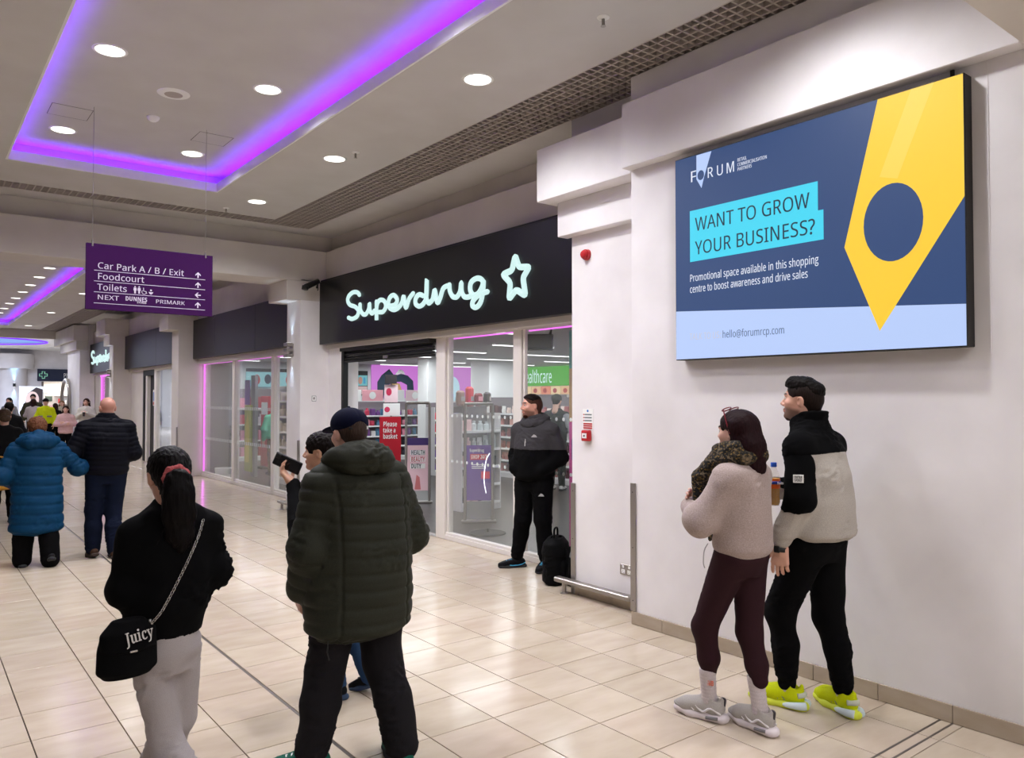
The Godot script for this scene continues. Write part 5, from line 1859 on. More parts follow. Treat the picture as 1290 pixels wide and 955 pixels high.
func man_with_bottle() -> void:
	var c := {at = Vector3(3.97, 0, -2.42), turn = 5.0, label = "bearded man in black and stone fleece and neon yellow shoes holding a bottle", cell = 0.0095,
		head = Vector3(-0.01, 1.705, -0.02), hs = 1.0, look = 10.0, nod = 6.0, skin = rgb8(216, 166, 144), beard = 0.62, stubble = rgb8(66, 46, 38),
		torso = [[0.955, 0, 0.09, 0.2, 0.14], [0.99, 0, 0.095, 0.215, 0.155], [1.12, 0, 0.09, 0.215, 0.155], [1.28, 0, 0.08, 0.215, 0.15], [1.42, 0, 0.06, 0.205, 0.13], [1.5, 0, 0.045, 0.16, 0.105], [1.55, 0, 0.03, 0.09, 0.085], [1.6, 0, 0.02, 0.075, 0.08]],
		sh = lr(Vector3(-0.185, 1.445, 0.05), Vector3(0.185, 1.445, 0.05)), el = lr(Vector3(-0.25, 1.19, 0.09), Vector3(0.27, 1.18, 0.0)), wr = lr(Vector3(-0.25, 0.965, -0.02), Vector3(-0.025, 1.2, -0.185)),
		arm_r = [0.082, 0.072, 0.058], hip = lr(Vector3(-0.095, 0.92, 0.05), Vector3(0.095, 0.92, 0.06)), kn = lr(Vector3(-0.09, 0.52, -0.12), Vector3(0.1, 0.5, 0.07)), an = lr(Vector3(-0.05, 0.11, -0.1), Vector3(0.095, 0.11, 0.15)),
		leg_r = [0.112, 0.08, 0.056], hip_w = 0.175, cuff = 0.02, reach = 0.04, hand_s = 1.12,
		hands = [[Vector3(0.05, -1, -0.12), Vector3(1, 0, -0.25), Vector3(-0.1, 0, -1), [0.28, 0.3, 0.34, 0.38], 0.3], [Vector3(-1, 0.05, 0.0), Vector3(0, 0.0, 1), Vector3(0.0, 1, 0.0), [0.55, 0.55, 0.58, 0.62], 0.7]]}
	var t := person(c)
	var stone := rgb8(198, 191, 182)
	var dark := rgb8(8, 8, 10)
	var fl := cloth("fleece_stone", Color.WHITE, 0.95, 0.35, 0.14, 10.0)
	fl.albedo_color = stone
	var crumple := func(q: Vector3) -> float: return wrinkle(q, 0.009) - (0.005 if q.y < 0.972 else 0.0)
	top(t, c, "fleece_jacket", fl, crumple)
	var bf := cloth("black_fleece", rgb8(9, 9, 11), 0.95, 0.0, 0.12, 10.0)
	layer(t, c, "black_yoke", bf, 0.004, [["cut", Vector3(0, 1.415, 0.1), Vector3(0, -1, 0.12)], ["cut", Vector3(0, 1.25, 0.0), Vector3(0, -1, 0)]], crumple)
	for i in 2:
		layer(t, c, "black_sleeve", bf, 0.0045, [["cut", Vector3(0, 1.175, 0.09), Vector3(0.2 if i == 0 else -0.2, -1, -0.12)]], crumple, [i], false)
	# stand-up collar, open at the throat
	blob("collar", t, [["loft", [[1.53, 0, 0.02, 0.1, 0.105], [1.58, 0, 0.012, 0.092, 0.1], [1.645, 0, 0.02, 0.09, 0.1]], 0.0], ["carve", Vector3(0, 1.63, -0.0), Vector3(0.074, 0.12, 0.082), 0.01], ["cut", Vector3(0, 1.625, -0.02), Vector3(0, 1, -0.55)]], 0.006, cloth("black_fleece", rgb8(9, 9, 11), 0.95, 0.0, 0.12, 10.0), func(q: Vector3) -> float: return wrinkle(q, 0.004))
	trousers(t, c, cloth("jogger_black", rgb8(9, 9, 11), 0.92, 0.0, 0.06, 10.0), func(q: Vector3) -> float: return wrinkle(q, 0.009) - (0.006 if q.y < 0.165 else 0.0), [], "joggers")
	var up := cloth("shoe_neon", rgb8(222, 236, 20), 0.6, 0.0, 0.1, 14.0)
	up.emission_enabled = false
	var so := leather("sole_neon", rgb8(214, 226, 60), 0.55)
	var lace := leather("lace_neon", rgb8(200, 222, 30), 0.7)
	shoe(t, c.an[0] + Vector3(0, -0.02, 0), 10, 0, up, so, lace, 1.08, "runner")
	shoe(t, c.an[1] + Vector3(0, -0.02, 0), -24, 0, up, so, lace, 1.08, "runner")
	var sock := cloth("sock_grey", rgb8(206, 198, 192), 0.95, 0.2, 0.15, 14.0)
	for i in 2:
		var a: Vector3 = c.an[i]
		blob("sock", t, [["cone", a + Vector3(0, -0.04, 0), a + Vector3(0, 0.06, 0), 0.043, 0.043, 0.01]], 0.008, sock)
	for o in t.get_children():
		if o.name.begins_with("shoe"):
			for s in [-1.0, 1.0]:
				put("heel_foam", tube(smooth_line([Vector3(s * 0.02, 0.034, 0.108), Vector3(s * 0.042, 0.034, 0.07), Vector3(s * 0.044, 0.028, 0.0)], 4), [0.021, 0.021, 0.021, 0.02, 0.019, 0.017, 0.015, 0.012, 0.006], 8), leather("foam_pale", rgb8(206, 220, 226), 0.6), o)
				for k in 2: put("side_line", tube([Vector3(s * 0.041, 0.05, 0.01 - 0.035 * k), Vector3(s * 0.037, 0.088, -0.025 - 0.03 * k)], 0.003, 5), leather("line_grey", rgb8(126, 136, 90), 0.6), o)
			put("heel_counter", tube(smooth_line([Vector3(-0.03, 0.08, 0.07), Vector3(0, 0.085, 0.098), Vector3(0.03, 0.08, 0.07)], 4), 0.014, 8), leather("counter_grey", rgb8(196, 200, 180), 0.6), o)
	# hair: short sides, longer swept top
	var side := hair_cap(0.004, -0.004)
	on_head(c, "hair_sides", t, side, 0.005, hairy("hair_faded", rgb8(50, 38, 34)))
	on_head(c, "hair", t, [["ball", Vector3(0, 0.062, 0.0), Vector3(0.07, 0.066, 0.098), 0.0], ["cone", Vector3(0, 0.1, -0.06), Vector3(0, 0.098, 0.02), 0.03, 0.032, 0.03, Vector3(0.6, 1, 1)], ["cone", Vector3(0, 0.06, 0.075), Vector3(0, -0.055, 0.082), 0.045, 0.028, 0.03, Vector3(0.8, 1, 1)], ["cut", Vector3(0, 0.068, -0.08), Vector3(0, -1, -0.15)]], 0.006, hairy("hair_black", rgb8(26, 20, 18)), tuft(0.0045))
	on_head(c, "beard", t, [["cone", Vector3(0, -0.055, 0.0), Vector3(0, -0.094, -0.058), 0.057, 0.028, 0.02], ["cut", Vector3(0, -0.066, -0.05), Vector3(0, 1, -0.9)], ["cut", Vector3(0, -0.13, 0), Vector3(0, -1, 0)]], 0.005, hairy("beard_brown", rgb8(78, 56, 46)), tuft(0.003))
	# white cloth label on the left upper sleeve, watch on the left wrist
	var pb := Basis.from_euler(Vector3(0, deg_to_rad(-62), 0))
	var patch := put("sleeve_label", box_mesh(Vector3(0.052, 0.042, 0.004), 0.001), M.white, t, Vector3(-0.311, 1.3, 0.108), pb)
	for k in 2: lettering(["OUTER", "SPIRIT"][k], 0.013, M.black, patch, Vector3(-0.02, 0.008 - 0.016 * k, 0.003), Basis.IDENTITY, "label_print", 0.038, true, false, 0.001)
	put("watch", tube([Vector3(-0.249, 0.925, -0.025), Vector3(-0.249, 0.9, -0.028)], 0.036, 14), M.black, t)
	box("watch_face", Vector3(-0.295, 0.895, -0.045), Vector3(-0.282, 0.93, -0.01), M.black, t, 0.005)
	lettering("AX", 0.045, M.white, t, Vector3(-0.185, 0.85, -0.075), Basis.from_euler(Vector3(0, deg_to_rad(-120), 0.2)), "trouser_mark", 0.04, true)
	# the bottle he holds
	var hand: Vector3 = Transform3D(Basis.from_euler(Vector3(0, deg_to_rad(5), 0)), c.at) * Vector3(-0.148, 1.125, -0.118)
	var b := thing("drink_bottle", hand, "plastic bottle of orange drink with blue cap held by bearded man", "bottle")
	var pl := mat("bottle_plastic", Color(0.93, 0.95, 0.93, 0.14), 0.06)
	pl.transparency = BaseMaterial3D.TRANSPARENCY_ALPHA
	put("juice", lathe([[0.0, 0.004], [0.026, 0.004], [0.031, 0.02], [0.029, 0.05], [0.0315, 0.085], [0.0315, 0.15], [0.0, 0.152]], 22), mat("juice", rgb8(214, 150, 20), 0.25), b)
	put("shell", lathe([[0.0, 0.0], [0.028, 0.0], [0.0335, 0.018], [0.031, 0.05], [0.0335, 0.085], [0.0335, 0.155], [0.028, 0.18], [0.015, 0.205], [0.0135, 0.215]], 22), pl, b)
	put("label", lathe([[0.0342, 0.095], [0.0342, 0.148]], 22), mat("label_orange", rgb8(238, 104, 22), 0.4), b)
	put("label_emblem", tube(smooth_line([Vector3(-0.034, 0.125, 0.004), Vector3(-0.024, 0.128, 0.0255), Vector3(-0.004, 0.126, 0.0345), Vector3(0.014, 0.13, 0.0315)], 4), 0.0085, 6, false, Vector3(1, 1, 0.4)), mat("emblem_blue", rgb8(24, 50, 130), 0.4), b)
	lettering("Fanta", 0.014, M.white, b, Vector3(-0.024, 0.126, 0.0385), Basis.from_euler(Vector3(0, -0.35, 0)), "lettering", 0.036, true)
	put("cap", lathe([[0.0, 0.238], [0.015, 0.237], [0.0165, 0.232], [0.0165, 0.214], [0.012, 0.212]], 18), mat("cap_blue", rgb8(30, 90, 200), 0.4), b)


func man_in_green_coat() -> void:
	var c := {at = Vector3(1.73, 0, -3.43), turn = 0.0, label = "man in quilted dark green hooded coat and navy cap seen from behind", cell = 0.0105,
		head = Vector3(-0.02, 1.545, -0.05), hs = 0.97, look = 4.0, nod = -4.0, skin = rgb8(206, 160, 142), eyes = false,
		torso = [[0.6, 0, 0.02, 0.215, 0.15], [0.645, 0, 0.02, 0.262, 0.195], [0.8, 0, 0.02, 0.272, 0.205], [1.0, 0, 0.02, 0.268, 0.205], [1.2, 0, 0.015, 0.255, 0.19], [1.32, 0, 0.005, 0.225, 0.165], [1.4, 0, -0.005, 0.16, 0.125], [1.46, 0, -0.02, 0.1, 0.1]],
		sh = lr(Vector3(-0.185, 1.3, 0.0), Vector3(0.185, 1.31, 0.0)), el = lr(Vector3(-0.262, 1.03, 0.035), Vector3(0.295, 1.03, 0.0)), wr = lr(Vector3(-0.25, 0.83, -0.07), Vector3(0.25, 0.94, -0.2)),
		arm_r = [0.098, 0.09, 0.068], arm_k = 0.03, hip = lr(Vector3(-0.1, 0.8, 0.02), Vector3(0.1, 0.8, 0.03)), kn = lr(Vector3(-0.14, 0.44, -0.04), Vector3(0.125, 0.44, 0.03)), an = lr(Vector3(-0.22, 0.09, -0.01), Vector3(0.14, 0.09, 0.19)),
		leg_r = [0.12, 0.092, 0.078], hip_w = 0.18, cuff = 0.0,
		hands = [[Vector3(0.1, -0.9, -0.5), Vector3(1, 0, 0), Vector3(0, 0.4, -0.8), [0.35, 0.35, 0.4, 0.45]], [Vector3(0, 0, -1), Vector3(-1, 0, 0), Vector3(0, 1, 0), [0.4, 0.4, 0.4, 0.4]]]}
	var t := person(c)
	var coat := cloth("coat_green", rgb8(52, 54, 45), 0.6, 0.0, 0.03, 9.0)
	var qf := quilt(c, 0.077, 0.0095, 0.6)
	top(t, c, "quilted_coat", coat, func(q: Vector3) -> float:
		# two upright seams on the back panel
		var seam := 0.0
		for s in [-0.165, 0.18]: seam += 0.008 * exp(-pow((q.x - s) / 0.007, 2.0)) if q.z > 0.03 and q.y < 1.35 else 0.0
		return (qf.call(q) as float) - seam, null, [], 0.008)
	# hood lying on the shoulders, closing round the neck
	var hood := []
	var hr := []
	for k in 13:
		var a := TAU * k / 12.0
		hood.append(Vector3(-0.01 + 0.115 * sin(a), 1.415 + 0.024 * cos(a), 0.0 + 0.095 * cos(a)))
		hr.append(0.052 + 0.018 * cos(a))
	blob("hood", t, [["chain", hood, hr, 0.03], ["ball", Vector3(0.0, 1.42, 0.12), Vector3(0.13, 0.065, 0.07), 0.04]], 0.009, coat, func(q: Vector3) -> float: return wrinkle(q, 0.016) - 0.006 * exp(-pow((q.x - 0.02) / 0.006, 2.0)) - 0.006 * exp(-pow((q.y - 1.415) / 0.007, 2.0)))
	trousers(t, c, cloth("jeans_charcoal", rgb8(36, 34, 37), 0.9, 0.0, 0.1, 12.0), func(q: Vector3) -> float: return wrinkle(q, 0.013), [], "jeans")
	var g := cloth("shoe_green", rgb8(18, 92, 76), 0.6, 0.0, 0.1, 12.0)
	shoe(t, c.an[0] + Vector3(0, 0, 0), 58, 0, g, leather("sole_dark", rgb8(36, 38, 40), 0.8), M.white, 1.05, "plain")
	shoe(t, c.an[1] + Vector3(0, 0, 0), -8, 0, g, leather("sole_dark", rgb8(36, 38, 40), 0.8), M.white, 1.05, "plain")
	on_head(c, "hair", t, hair_cap(0.005), 0.006, hairy("hair_grey", rgb8(86, 70, 62)))
	# baseball cap: crown with a half-moon opening at the back, peak, strap
	var navy := cloth("cap_navy", rgb8(16, 20, 46), 0.85, 0.0, 0.08, 12.0)
	on_head(c, "cap", t, [["ball", Vector3(0, 0.05, 0.006), Vector3(0.09, 0.083, 0.108), 0.0], ["cut", Vector3(0, 0.02, 0.0), Vector3(0, -1, 0.05)], ["carve", Vector3(0, 0.02, 0.115), Vector3(0.042, 0.038, 0.05), 0.004]], 0.0055, navy, func(q: Vector3) -> float: return -0.0025 * exp(-pow(q.x / 0.004, 2.0)))
	on_head(c, "cap_peak", t, [["ball", Vector3(0, 0.03, -0.12), Vector3(0.075, 0.012, 0.085), 0.0, Basis.from_euler(Vector3(-0.2, 0, 0))]], 0.006, navy)
	var st := []
	for k in 9: st.append(Vector3(0.06 * sin(lerpf(-0.8, 0.8, k / 8.0)) * 1.2, 0.024, 0.01 + 0.1 * cos(lerpf(-0.6, 0.6, k / 8.0))))
	var ht := Transform3D(Basis.from_euler(Vector3(deg_to_rad(-4), deg_to_rad(4), 0)).scaled(Vector3.ONE * 0.97), c.head)
	put("cap_strap", tube(st, 0.008, 6, false, Vector3(1, 1.1, 0.5)), M.black, t, ht.origin, ht.basis)
	put("strap_buckle", box_mesh(Vector3(0.008, 0.016, 0.006), 0.001), M.white, t, ht * Vector3(0.04, 0.026, 0.108), ht.basis)
	put("cap_button", lathe([[0.0, 0.008], [0.006, 0.006], [0.009, 0.0]], 10), navy, t, ht * Vector3(0, 0.132, 0.006))
	put("drawcord", tube([Vector3(-0.2, 0.64, 0.12), Vector3(-0.215, 0.58, 0.14), Vector3(-0.205, 0.54, 0.14)], 0.003, 5), M.black, t)


func child_with_phone() -> void:
	var c := {at = Vector3(1.97, 0, -4.24), turn = 30.0, label = "dark-haired boy lifting a phone to his mouth beside the green coat", cell = 0.0115,
		head = Vector3(-0.03, 1.405, -0.05), hs = 0.93, look = 18.0, nod = 2.0, skin = rgb8(212, 164, 138),
		torso = [[0.74, 0, 0.02, 0.15, 0.1], [0.78, 0, 0.02, 0.185, 0.13], [0.95, 0, 0.02, 0.185, 0.13], [1.1, 0, 0.01, 0.18, 0.125], [1.2, 0, 0, 0.15, 0.11], [1.26, 0, -0.01, 0.09, 0.085], [1.3, -0.01, -0.02, 0.065, 0.07]],
		sh = lr(Vector3(-0.15, 1.18, 0), Vector3(0.15, 1.18, 0)), el = lr(Vector3(-0.31, 0.93, 0.02), Vector3(0.22, 0.95, 0.02)), wr = lr(Vector3(-0.13, 1.21, -0.16), Vector3(0.18, 0.75, -0.08)),
		arm_r = [0.062, 0.058, 0.045], hip = lr(Vector3(-0.08, 0.73, 0.02), Vector3(0.08, 0.73, 0.02)), kn = lr(Vector3(-0.04, 0.41, -0.04), Vector3(0.1, 0.41, 0.02)), an = lr(Vector3(-0.02, 0.08, 0.05), Vector3(0.13, 0.1, 0.2)),
		leg_r = [0.085, 0.068, 0.064], hip_w = 0.145, cuff = 0.0,
		hands = [[Vector3(-0.1, 0.75, -0.65), Vector3(0.25, 0.7, 0.6), Vector3(1, 0, -0.1), [0.45, 0.5, 0.5, 0.55], 0.6], [Vector3(0, -1, -0.1), Vector3(-1, 0, 0), Vector3(0, 0, -1), [0.3, 0.3, 0.3, 0.3]]]}
	var t := person(c)
	top(t, c, "hooded_jacket", cloth("jacket_black", rgb8(9, 9, 11), 0.85, 0.0, 0.06, 9.0), func(q: Vector3) -> float: return wrinkle(q, 0.012))
	trousers(t, c, cloth("jeans_blue", rgb8(52, 82, 122), 0.9, 0.15, 0.1, 12.0), null, [], "jeans")
	var g := cloth("shoe_black", rgb8(24, 26, 30), 0.6, 0.0, 0.1, 12.0)
	shoe(t, c.an[0], 0, 0, g, leather("sole_blue", rgb8(60, 80, 110), 0.8), M.black, 0.92, "plain")
	shoe(t, c.an[1] + Vector3(0, 0.015, 0), 0, -18, g, leather("sole_blue", rgb8(60, 80, 110), 0.8), M.black, 0.92, "plain")
	var hp := hair_cap(0.016, -0.03)
	on_head(c, "hair", t, hp, 0.006, hairy("hair_dark", rgb8(34, 26, 24)), tuft(0.006))
	var ph: Vector3 = Transform3D(Basis.from_euler(Vector3(0, deg_to_rad(30), 0)), c.at) * Vector3(-0.115, 1.34, -0.22)
	var p := thing("phone", ph, "black mobile phone held flat in the boy's raised hand", "phone", 52.0)
	p.rotation_degrees = Vector3(0, -42, -24)
	box("case", Vector3(-0.085, -0.038, -0.006), Vector3(0.085, 0.038, 0.006), M.black, p, 0.005)
	box("back_glass", Vector3(-0.08, -0.034, 0.006), Vector3(0.08, 0.034, 0.0072), leather("phone_glass", rgb8(20, 20, 24), 0.1), p, 0.001)
	box("camera_bump", Vector3(-0.078, 0.004, 0.007), Vector3(-0.05, 0.032, 0.01), M.black, p, 0.002)


func girl_with_ponytail() -> void:
	var c := {at = Vector3(0.86, 0, -3.34), turn = 0.0, label = "girl in black sweatshirt and grey trousers with long dark ponytail from behind", cell = 0.0095,
		head = Vector3(-0.005, 1.4, -0.03), hs = 0.97, look = 0.0, nod = -8.0, skin = rgb8(206, 158, 136), eyes = false,
		torso = [[0.765, -0.03, 0.02, 0.125, 0.1], [0.79, -0.03, 0.02, 0.15, 0.118], [0.9, -0.022, 0.025, 0.162, 0.125], [1.02, -0.012, 0.02, 0.165, 0.122], [1.15, -0.004, 0.01, 0.168, 0.116], [1.22, 0, 0, 0.155, 0.105], [1.27, 0, -0.01, 0.1, 0.085], [1.31, 0, -0.015, 0.062, 0.068]],
		sh = lr(Vector3(-0.138, 1.18, 0.0), Vector3(0.138, 1.185, 0.0)), el = lr(Vector3(-0.175, 0.975, 0.02), Vector3(0.17, 1.0, 0.02)), wr = lr(Vector3(-0.11, 1.01, -0.17), Vector3(0.09, 1.03, -0.17)),
		arm_r = [0.066, 0.062, 0.05], arm_k = 0.04, hip = lr(Vector3(-0.09, 0.73, 0.02), Vector3(0.042, 0.73, 0.01)), kn = lr(Vector3(-0.03, 0.41, 0.04), Vector3(0.05, 0.41, -0.05)), an = lr(Vector3(0.035, 0.07, 0.12), Vector3(0.0, 0.09, -0.25)),
		leg_r = [0.076, 0.06, 0.088], hip_w = 0.128, cuff = -0.03,
		hands = [[Vector3(0.4, 0.2, -1), Vector3(1, 0.3, 0), Vector3(0, 1, 0.2), [0.4, 0.4, 0.45, 0.5]], [Vector3(-0.4, 0.2, -1), Vector3(-1, 0.3, 0), Vector3(0, 1, 0.2), [0.4, 0.4, 0.45, 0.5]]]}
	var t := person(c)
	top(t, c, "sweatshirt", cloth("sweat_black", rgb8(9, 9, 11), 0.92, 0.0, 0.06, 10.0), func(q: Vector3) -> float: return wrinkle(q, 0.018) - (0.004 if q.y < 0.785 else 0.0), null, [["chain", [Vector3(-0.08, 1.255, 0.04), Vector3(0, 1.25, 0.085), Vector3(0.08, 1.255, 0.04)], [0.03, 0.038, 0.03], 0.03]])
	trousers(t, c, cloth("sweat_grey", rgb8(186, 179, 179), 0.92, 0.1, 0.05, 22.0), func(q: Vector3) -> float: return wrinkle(q, 0.013))
	var g := cloth("shoe_white", rgb8(214, 210, 206), 0.6, 0.0, 0.1, 12.0)
	for i in 2: shoe(t, c.an[i] + Vector3(0, 0, 0), 0, 0, g, M.white, M.white, 0.9, "plain")
	var hair := hairy("hair_jet", rgb8(16, 11, 12))
	var hp := hair_cap(0.012)
	on_head(c, "hair", t, hp, 0.0055, hair, tuft(0.004))
	var hs := Transform3D(Basis.from_euler(Vector3(deg_to_rad(-8), 0, 0)).scaled(Vector3.ONE * 0.97), c.head)
	var tail := [hs * Vector3(0.0, -0.012, 0.1), hs * Vector3(0.0, -0.025, 0.145), hs * Vector3(-0.002, -0.08, 0.15), hs * Vector3(0.0, -0.16, 0.14), hs * Vector3(0.005, -0.25, 0.125), hs * Vector3(0.012, -0.31, 0.12)]
	blob("ponytail", t, [["chain", tail, [0.024, 0.04, 0.05, 0.052, 0.04, 0.012], 0.03, Vector3(0.9, 1, 1.5)]], 0.006, hair, func(q: Vector3) -> float: return 0.006 * creases.get_noise_3d(q.x * 60.0, q.y * 8.0, q.z * 60.0))
	for k in 7:
		var x := -0.06 + 0.02 * k
		put("loose_strand", tube(smooth_line([hs * Vector3(x * 0.3, -0.1, 0.15), hs * Vector3(x, -0.22, 0.13), hs * Vector3(x * 1.35, -0.27 - 0.02 * (k % 3), 0.12)], 4), 0.0018, 4), hair, t)
	# pink scrunchie
	var ring := []
	for k in 15:
		var a := TAU * k / 14.0
		ring.append(hs * Vector3(0.036 * cos(a), -0.012 + 0.036 * sin(a), 0.118))
	blob("scrunchie", t, [["chain", ring, [0.016, 0.02, 0.016, 0.02, 0.016, 0.02, 0.016, 0.02, 0.016, 0.02, 0.016, 0.02, 0.016, 0.02, 0.016], 0.004]], 0.005, cloth("scrunchie", rgb8(196, 98, 100), 0.85, 0.4, 0.1, 10.0), func(q: Vector3) -> float: return 0.004 * creases.get_noise_3d(q.x * 120.0, q.y * 120.0, q.z * 60.0))
	# black bag on a chain, hanging at her left hip
	var b := thing("shoulder_bag", c.at + Vector3(-0.19, 0.69, 0.15), "black velvet shoulder bag with silver lettering on a chain strap", "bag", 8.0)
	var vel := cloth("velvet", rgb8(9, 9, 11), 0.9, 0.0, 0.04, 10.0)
	blob("bag_body", b, [["loft", [[0.0, 0, 0, 0.085, 0.045], [0.025, 0, 0, 0.108, 0.06], [0.1, 0, 0, 0.106, 0.058], [0.16, 0, 0, 0.095, 0.045], [0.2, 0.0, 0, 0.06, 0.03]], 0.01]], 0.007, vel)
	blob("flap", b, [["loft", [[0.1, 0, 0.012, 0.1, 0.056], [0.16, 0, 0.008, 0.1, 0.05], [0.205, 0.0, 0, 0.06, 0.036]], 0.01]], 0.007, vel)
	mat("silver", rgb8(190, 188, 184), 0.25, 0.9)
	lettering("Juicy", 0.042, M.silver, b, Vector3(-0.03, 0.15, 0.066), Basis.from_euler(Vector3(-0.2, 0, 0.12)), "lettering", 0.1, true, true)
	box("clasp", Vector3(-0.016, 0.098, 0.066), Vector3(0.012, 0.106, 0.072), M.silver, b, 0.002)
	# chain: links laid along the strap from the bag over the back to the right shoulder
	var path := smooth_line([Vector3(0.08, 0.185, 0.03), Vector3(0.115, 0.235, 0.045), Vector3(0.19, 0.37, 0.046), Vector3(0.25, 0.48, 0.03), Vector3(0.29, 0.545, -0.01)], 12)
	var link := []
	for k in 10: link.append(Vector3(0.0055 * cos(TAU * k / 10), 0.0085 * sin(TAU * k / 10), 0))
	var lm := tube(link, 0.0017, 5, true)
	var st := SurfaceTool.new()
	st.begin(Mesh.PRIMITIVE_TRIANGLES)
	var run := 0.0
	var n := 0
	for k in path.size() - 1:
		var a: Vector3 = path[k]
		var e: Vector3 = path[k + 1]
		run += a.distance_to(e)
		while run > n * 0.0115:
			var up := (e - a).normalized()
			var rt := up.cross(Vector3.BACK).normalized()
			var bs := Basis(rt, up, rt.cross(up)) * Basis.from_euler(Vector3(0, PI / 2 * (n % 2) + 0.4, 0))
			st.append_from(lm, 0, Transform3D(bs, a))
			n += 1
	var ch := put("chain_strap", st.commit(), M.silver, b)
	ch.set_meta("kind", "stuff")
	put("ring", tube([Vector3(0.078, 0.175, 0.02), Vector3(0.072, 0.195, 0.02)], 0.008, 8), M.silver, b)


func waiting_man() -> void:
	var c := {at = Vector3(5.0, 0, -6.05), turn = 108.0, label = "bearded man in black and grey hooded jacket standing by the shop window", cell = 0.0125,
		head = Vector3(0.01, 1.635, -0.03), hs = 1.0, look = -38.0, nod = 2.0, skin = rgb8(210, 156, 136), beard = 0.6, stubble = rgb8(70, 44, 34),
		torso = [[0.9, 0, 0.0, 0.19, 0.15], [0.94, 0, 0.0, 0.212, 0.178], [1.1, 0, 0.0, 0.215, 0.18], [1.28, 0, 0.01, 0.21, 0.165], [1.4, 0, 0.015, 0.2, 0.14], [1.47, 0, 0.02, 0.14, 0.11], [1.53, 0, 0.02, 0.09, 0.09]],
		sh = lr(Vector3(-0.19, 1.38, 0.02), Vector3(0.19, 1.38, 0.02)), el = lr(Vector3(-0.265, 1.12, 0.07), Vector3(0.255, 1.12, 0.07)), wr = lr(Vector3(-0.16, 1.01, -0.1), Vector3(0.16, 1.01, -0.1)),
		arm_r = [0.085, 0.08, 0.065], hip = lr(Vector3(-0.1, 0.88, 0.0), Vector3(0.1, 0.88, 0.0)), kn = lr(Vector3(-0.11, 0.5, -0.01), Vector3(0.12, 0.5, -0.02)), an = lr(Vector3(-0.11, 0.1, 0.03), Vector3(0.2, 0.1, 0.0)),
		leg_r = [0.115, 0.085, 0.066], hip_w = 0.19, cuff = 0.02}
	var t := person(c)
	var grey := rgb8(72, 70, 73)
	var dark := rgb8(8, 8, 10)
	var crumple := func(q: Vector3) -> float: return wrinkle(q, 0.009)
	top(t, c, "hooded_jacket", cloth("jacket_jet", dark, 0.88, 0.0, 0.05, 9.0), crumple)
	layer(t, c, "grey_yoke", cloth("hood_grey", grey, 0.85, 0.0, 0.06, 9.0), 0.004, [["cut", Vector3(0, 1.2, 0), Vector3(0, -1, 0.0)]], crumple, [0, 1], true, 0.01)
	var hood := []
	for k in 13:
		var a := TAU * k / 12.0
		hood.append(Vector3(0.105 * sin(a), 1.485 + 0.03 * cos(a), 0.02 + 0.1 * cos(a)))
	var hr := []
	for k in 13: hr.append(0.045)
	blob("hood", t, [["chain", hood, hr, 0.03]], 0.011, cloth("hood_grey", grey, 0.85, 0.2, 0.06, 9.0), func(q: Vector3) -> float: return wrinkle(q, 0.012))
	trousers(t, c, cloth("jogger_black2", rgb8(9, 9, 11), 0.9, 0.0, 0.05, 10.0), func(q: Vector3) -> float: return wrinkle(q, 0.01) - (0.007 if q.y < 0.15 else 0.0), [], "joggers")
	var zip := []
	for k in 10: zip.append(Vector3(0.0, 1.24 + 0.022 * k, -0.167 + 0.0016 * k * k * 0.9))
	put("zip", tube(zip, 0.006, 6), leather("zip_grey", rgb8(176, 174, 172), 0.5), t)
	put("chest_mark", plate([[-0.03, 0], [0.03, 0.0], [0.016, 0.02], [-0.004, 0.028], [-0.018, 0.014]], 0.002), leather("mark_grey", rgb8(170, 168, 168), 0.7), t, Vector3(-0.1, 1.33, -0.155), Basis.from_euler(Vector3(0, PI + 0.45, 0)))
	put("trouser_mark", plate([[-0.03, 0], [0.03, 0.0], [0.016, 0.02], [-0.004, 0.028], [-0.018, 0.014]], 0.002), leather("mark_grey", rgb8(170, 168, 168), 0.7), t, Vector3(-0.15, 0.75, -0.105), Basis.from_euler(Vector3(0, PI + 0.45, 0)))
	var sh := cloth("shoe_trainer", rgb8(22, 23, 26), 0.6, 0.0, 0.1, 12.0)
	var blue := leather("lace_blue", rgb8(70, 170, 214), 0.6)
	shoe(t, c.an[0] + Vector3(0, -0.01, 0), 10, 0, sh, leather("sole_dark", rgb8(36, 38, 40), 0.8), blue, 1.05, "plain")
	shoe(t, c.an[1] + Vector3(0, -0.01, 0), -38, 0, sh, leather("sole_dark", rgb8(36, 38, 40), 0.8), blue, 1.05, "plain")
	for o in t.get_children():
		if o.name.begins_with("shoe"):
			for s in [-1.0, 1.0]: put("blue_stripe", tube(smooth_line([Vector3(s * 0.03, 0.05, 0.08), Vector3(s * 0.043, 0.034, 0.03), Vector3(s * 0.043, 0.03, -0.04), Vector3(s * 0.04, 0.034, -0.08)], 4), 0.0042, 6), blue, o)
	on_head(c, "hair_sides", t, hair_cap(0.0025, 0.01), 0.005, hairy("hair_fade2", rgb8(96, 66, 55)))
	on_head(c, "hair", t, [["ball", Vector3(0, 0.056, 0.004), Vector3(0.0745, 0.068, 0.099), 0.0], ["cut", Vector3(0, 0.082, -0.08), Vector3(0, -1, -0.5)], ["cut", Vector3(0, 0.045, 0), Vector3(0, -1, 0.15)]], 0.005, hairy("hair_brown", rgb8(34, 24, 21)), tuft(0.003))
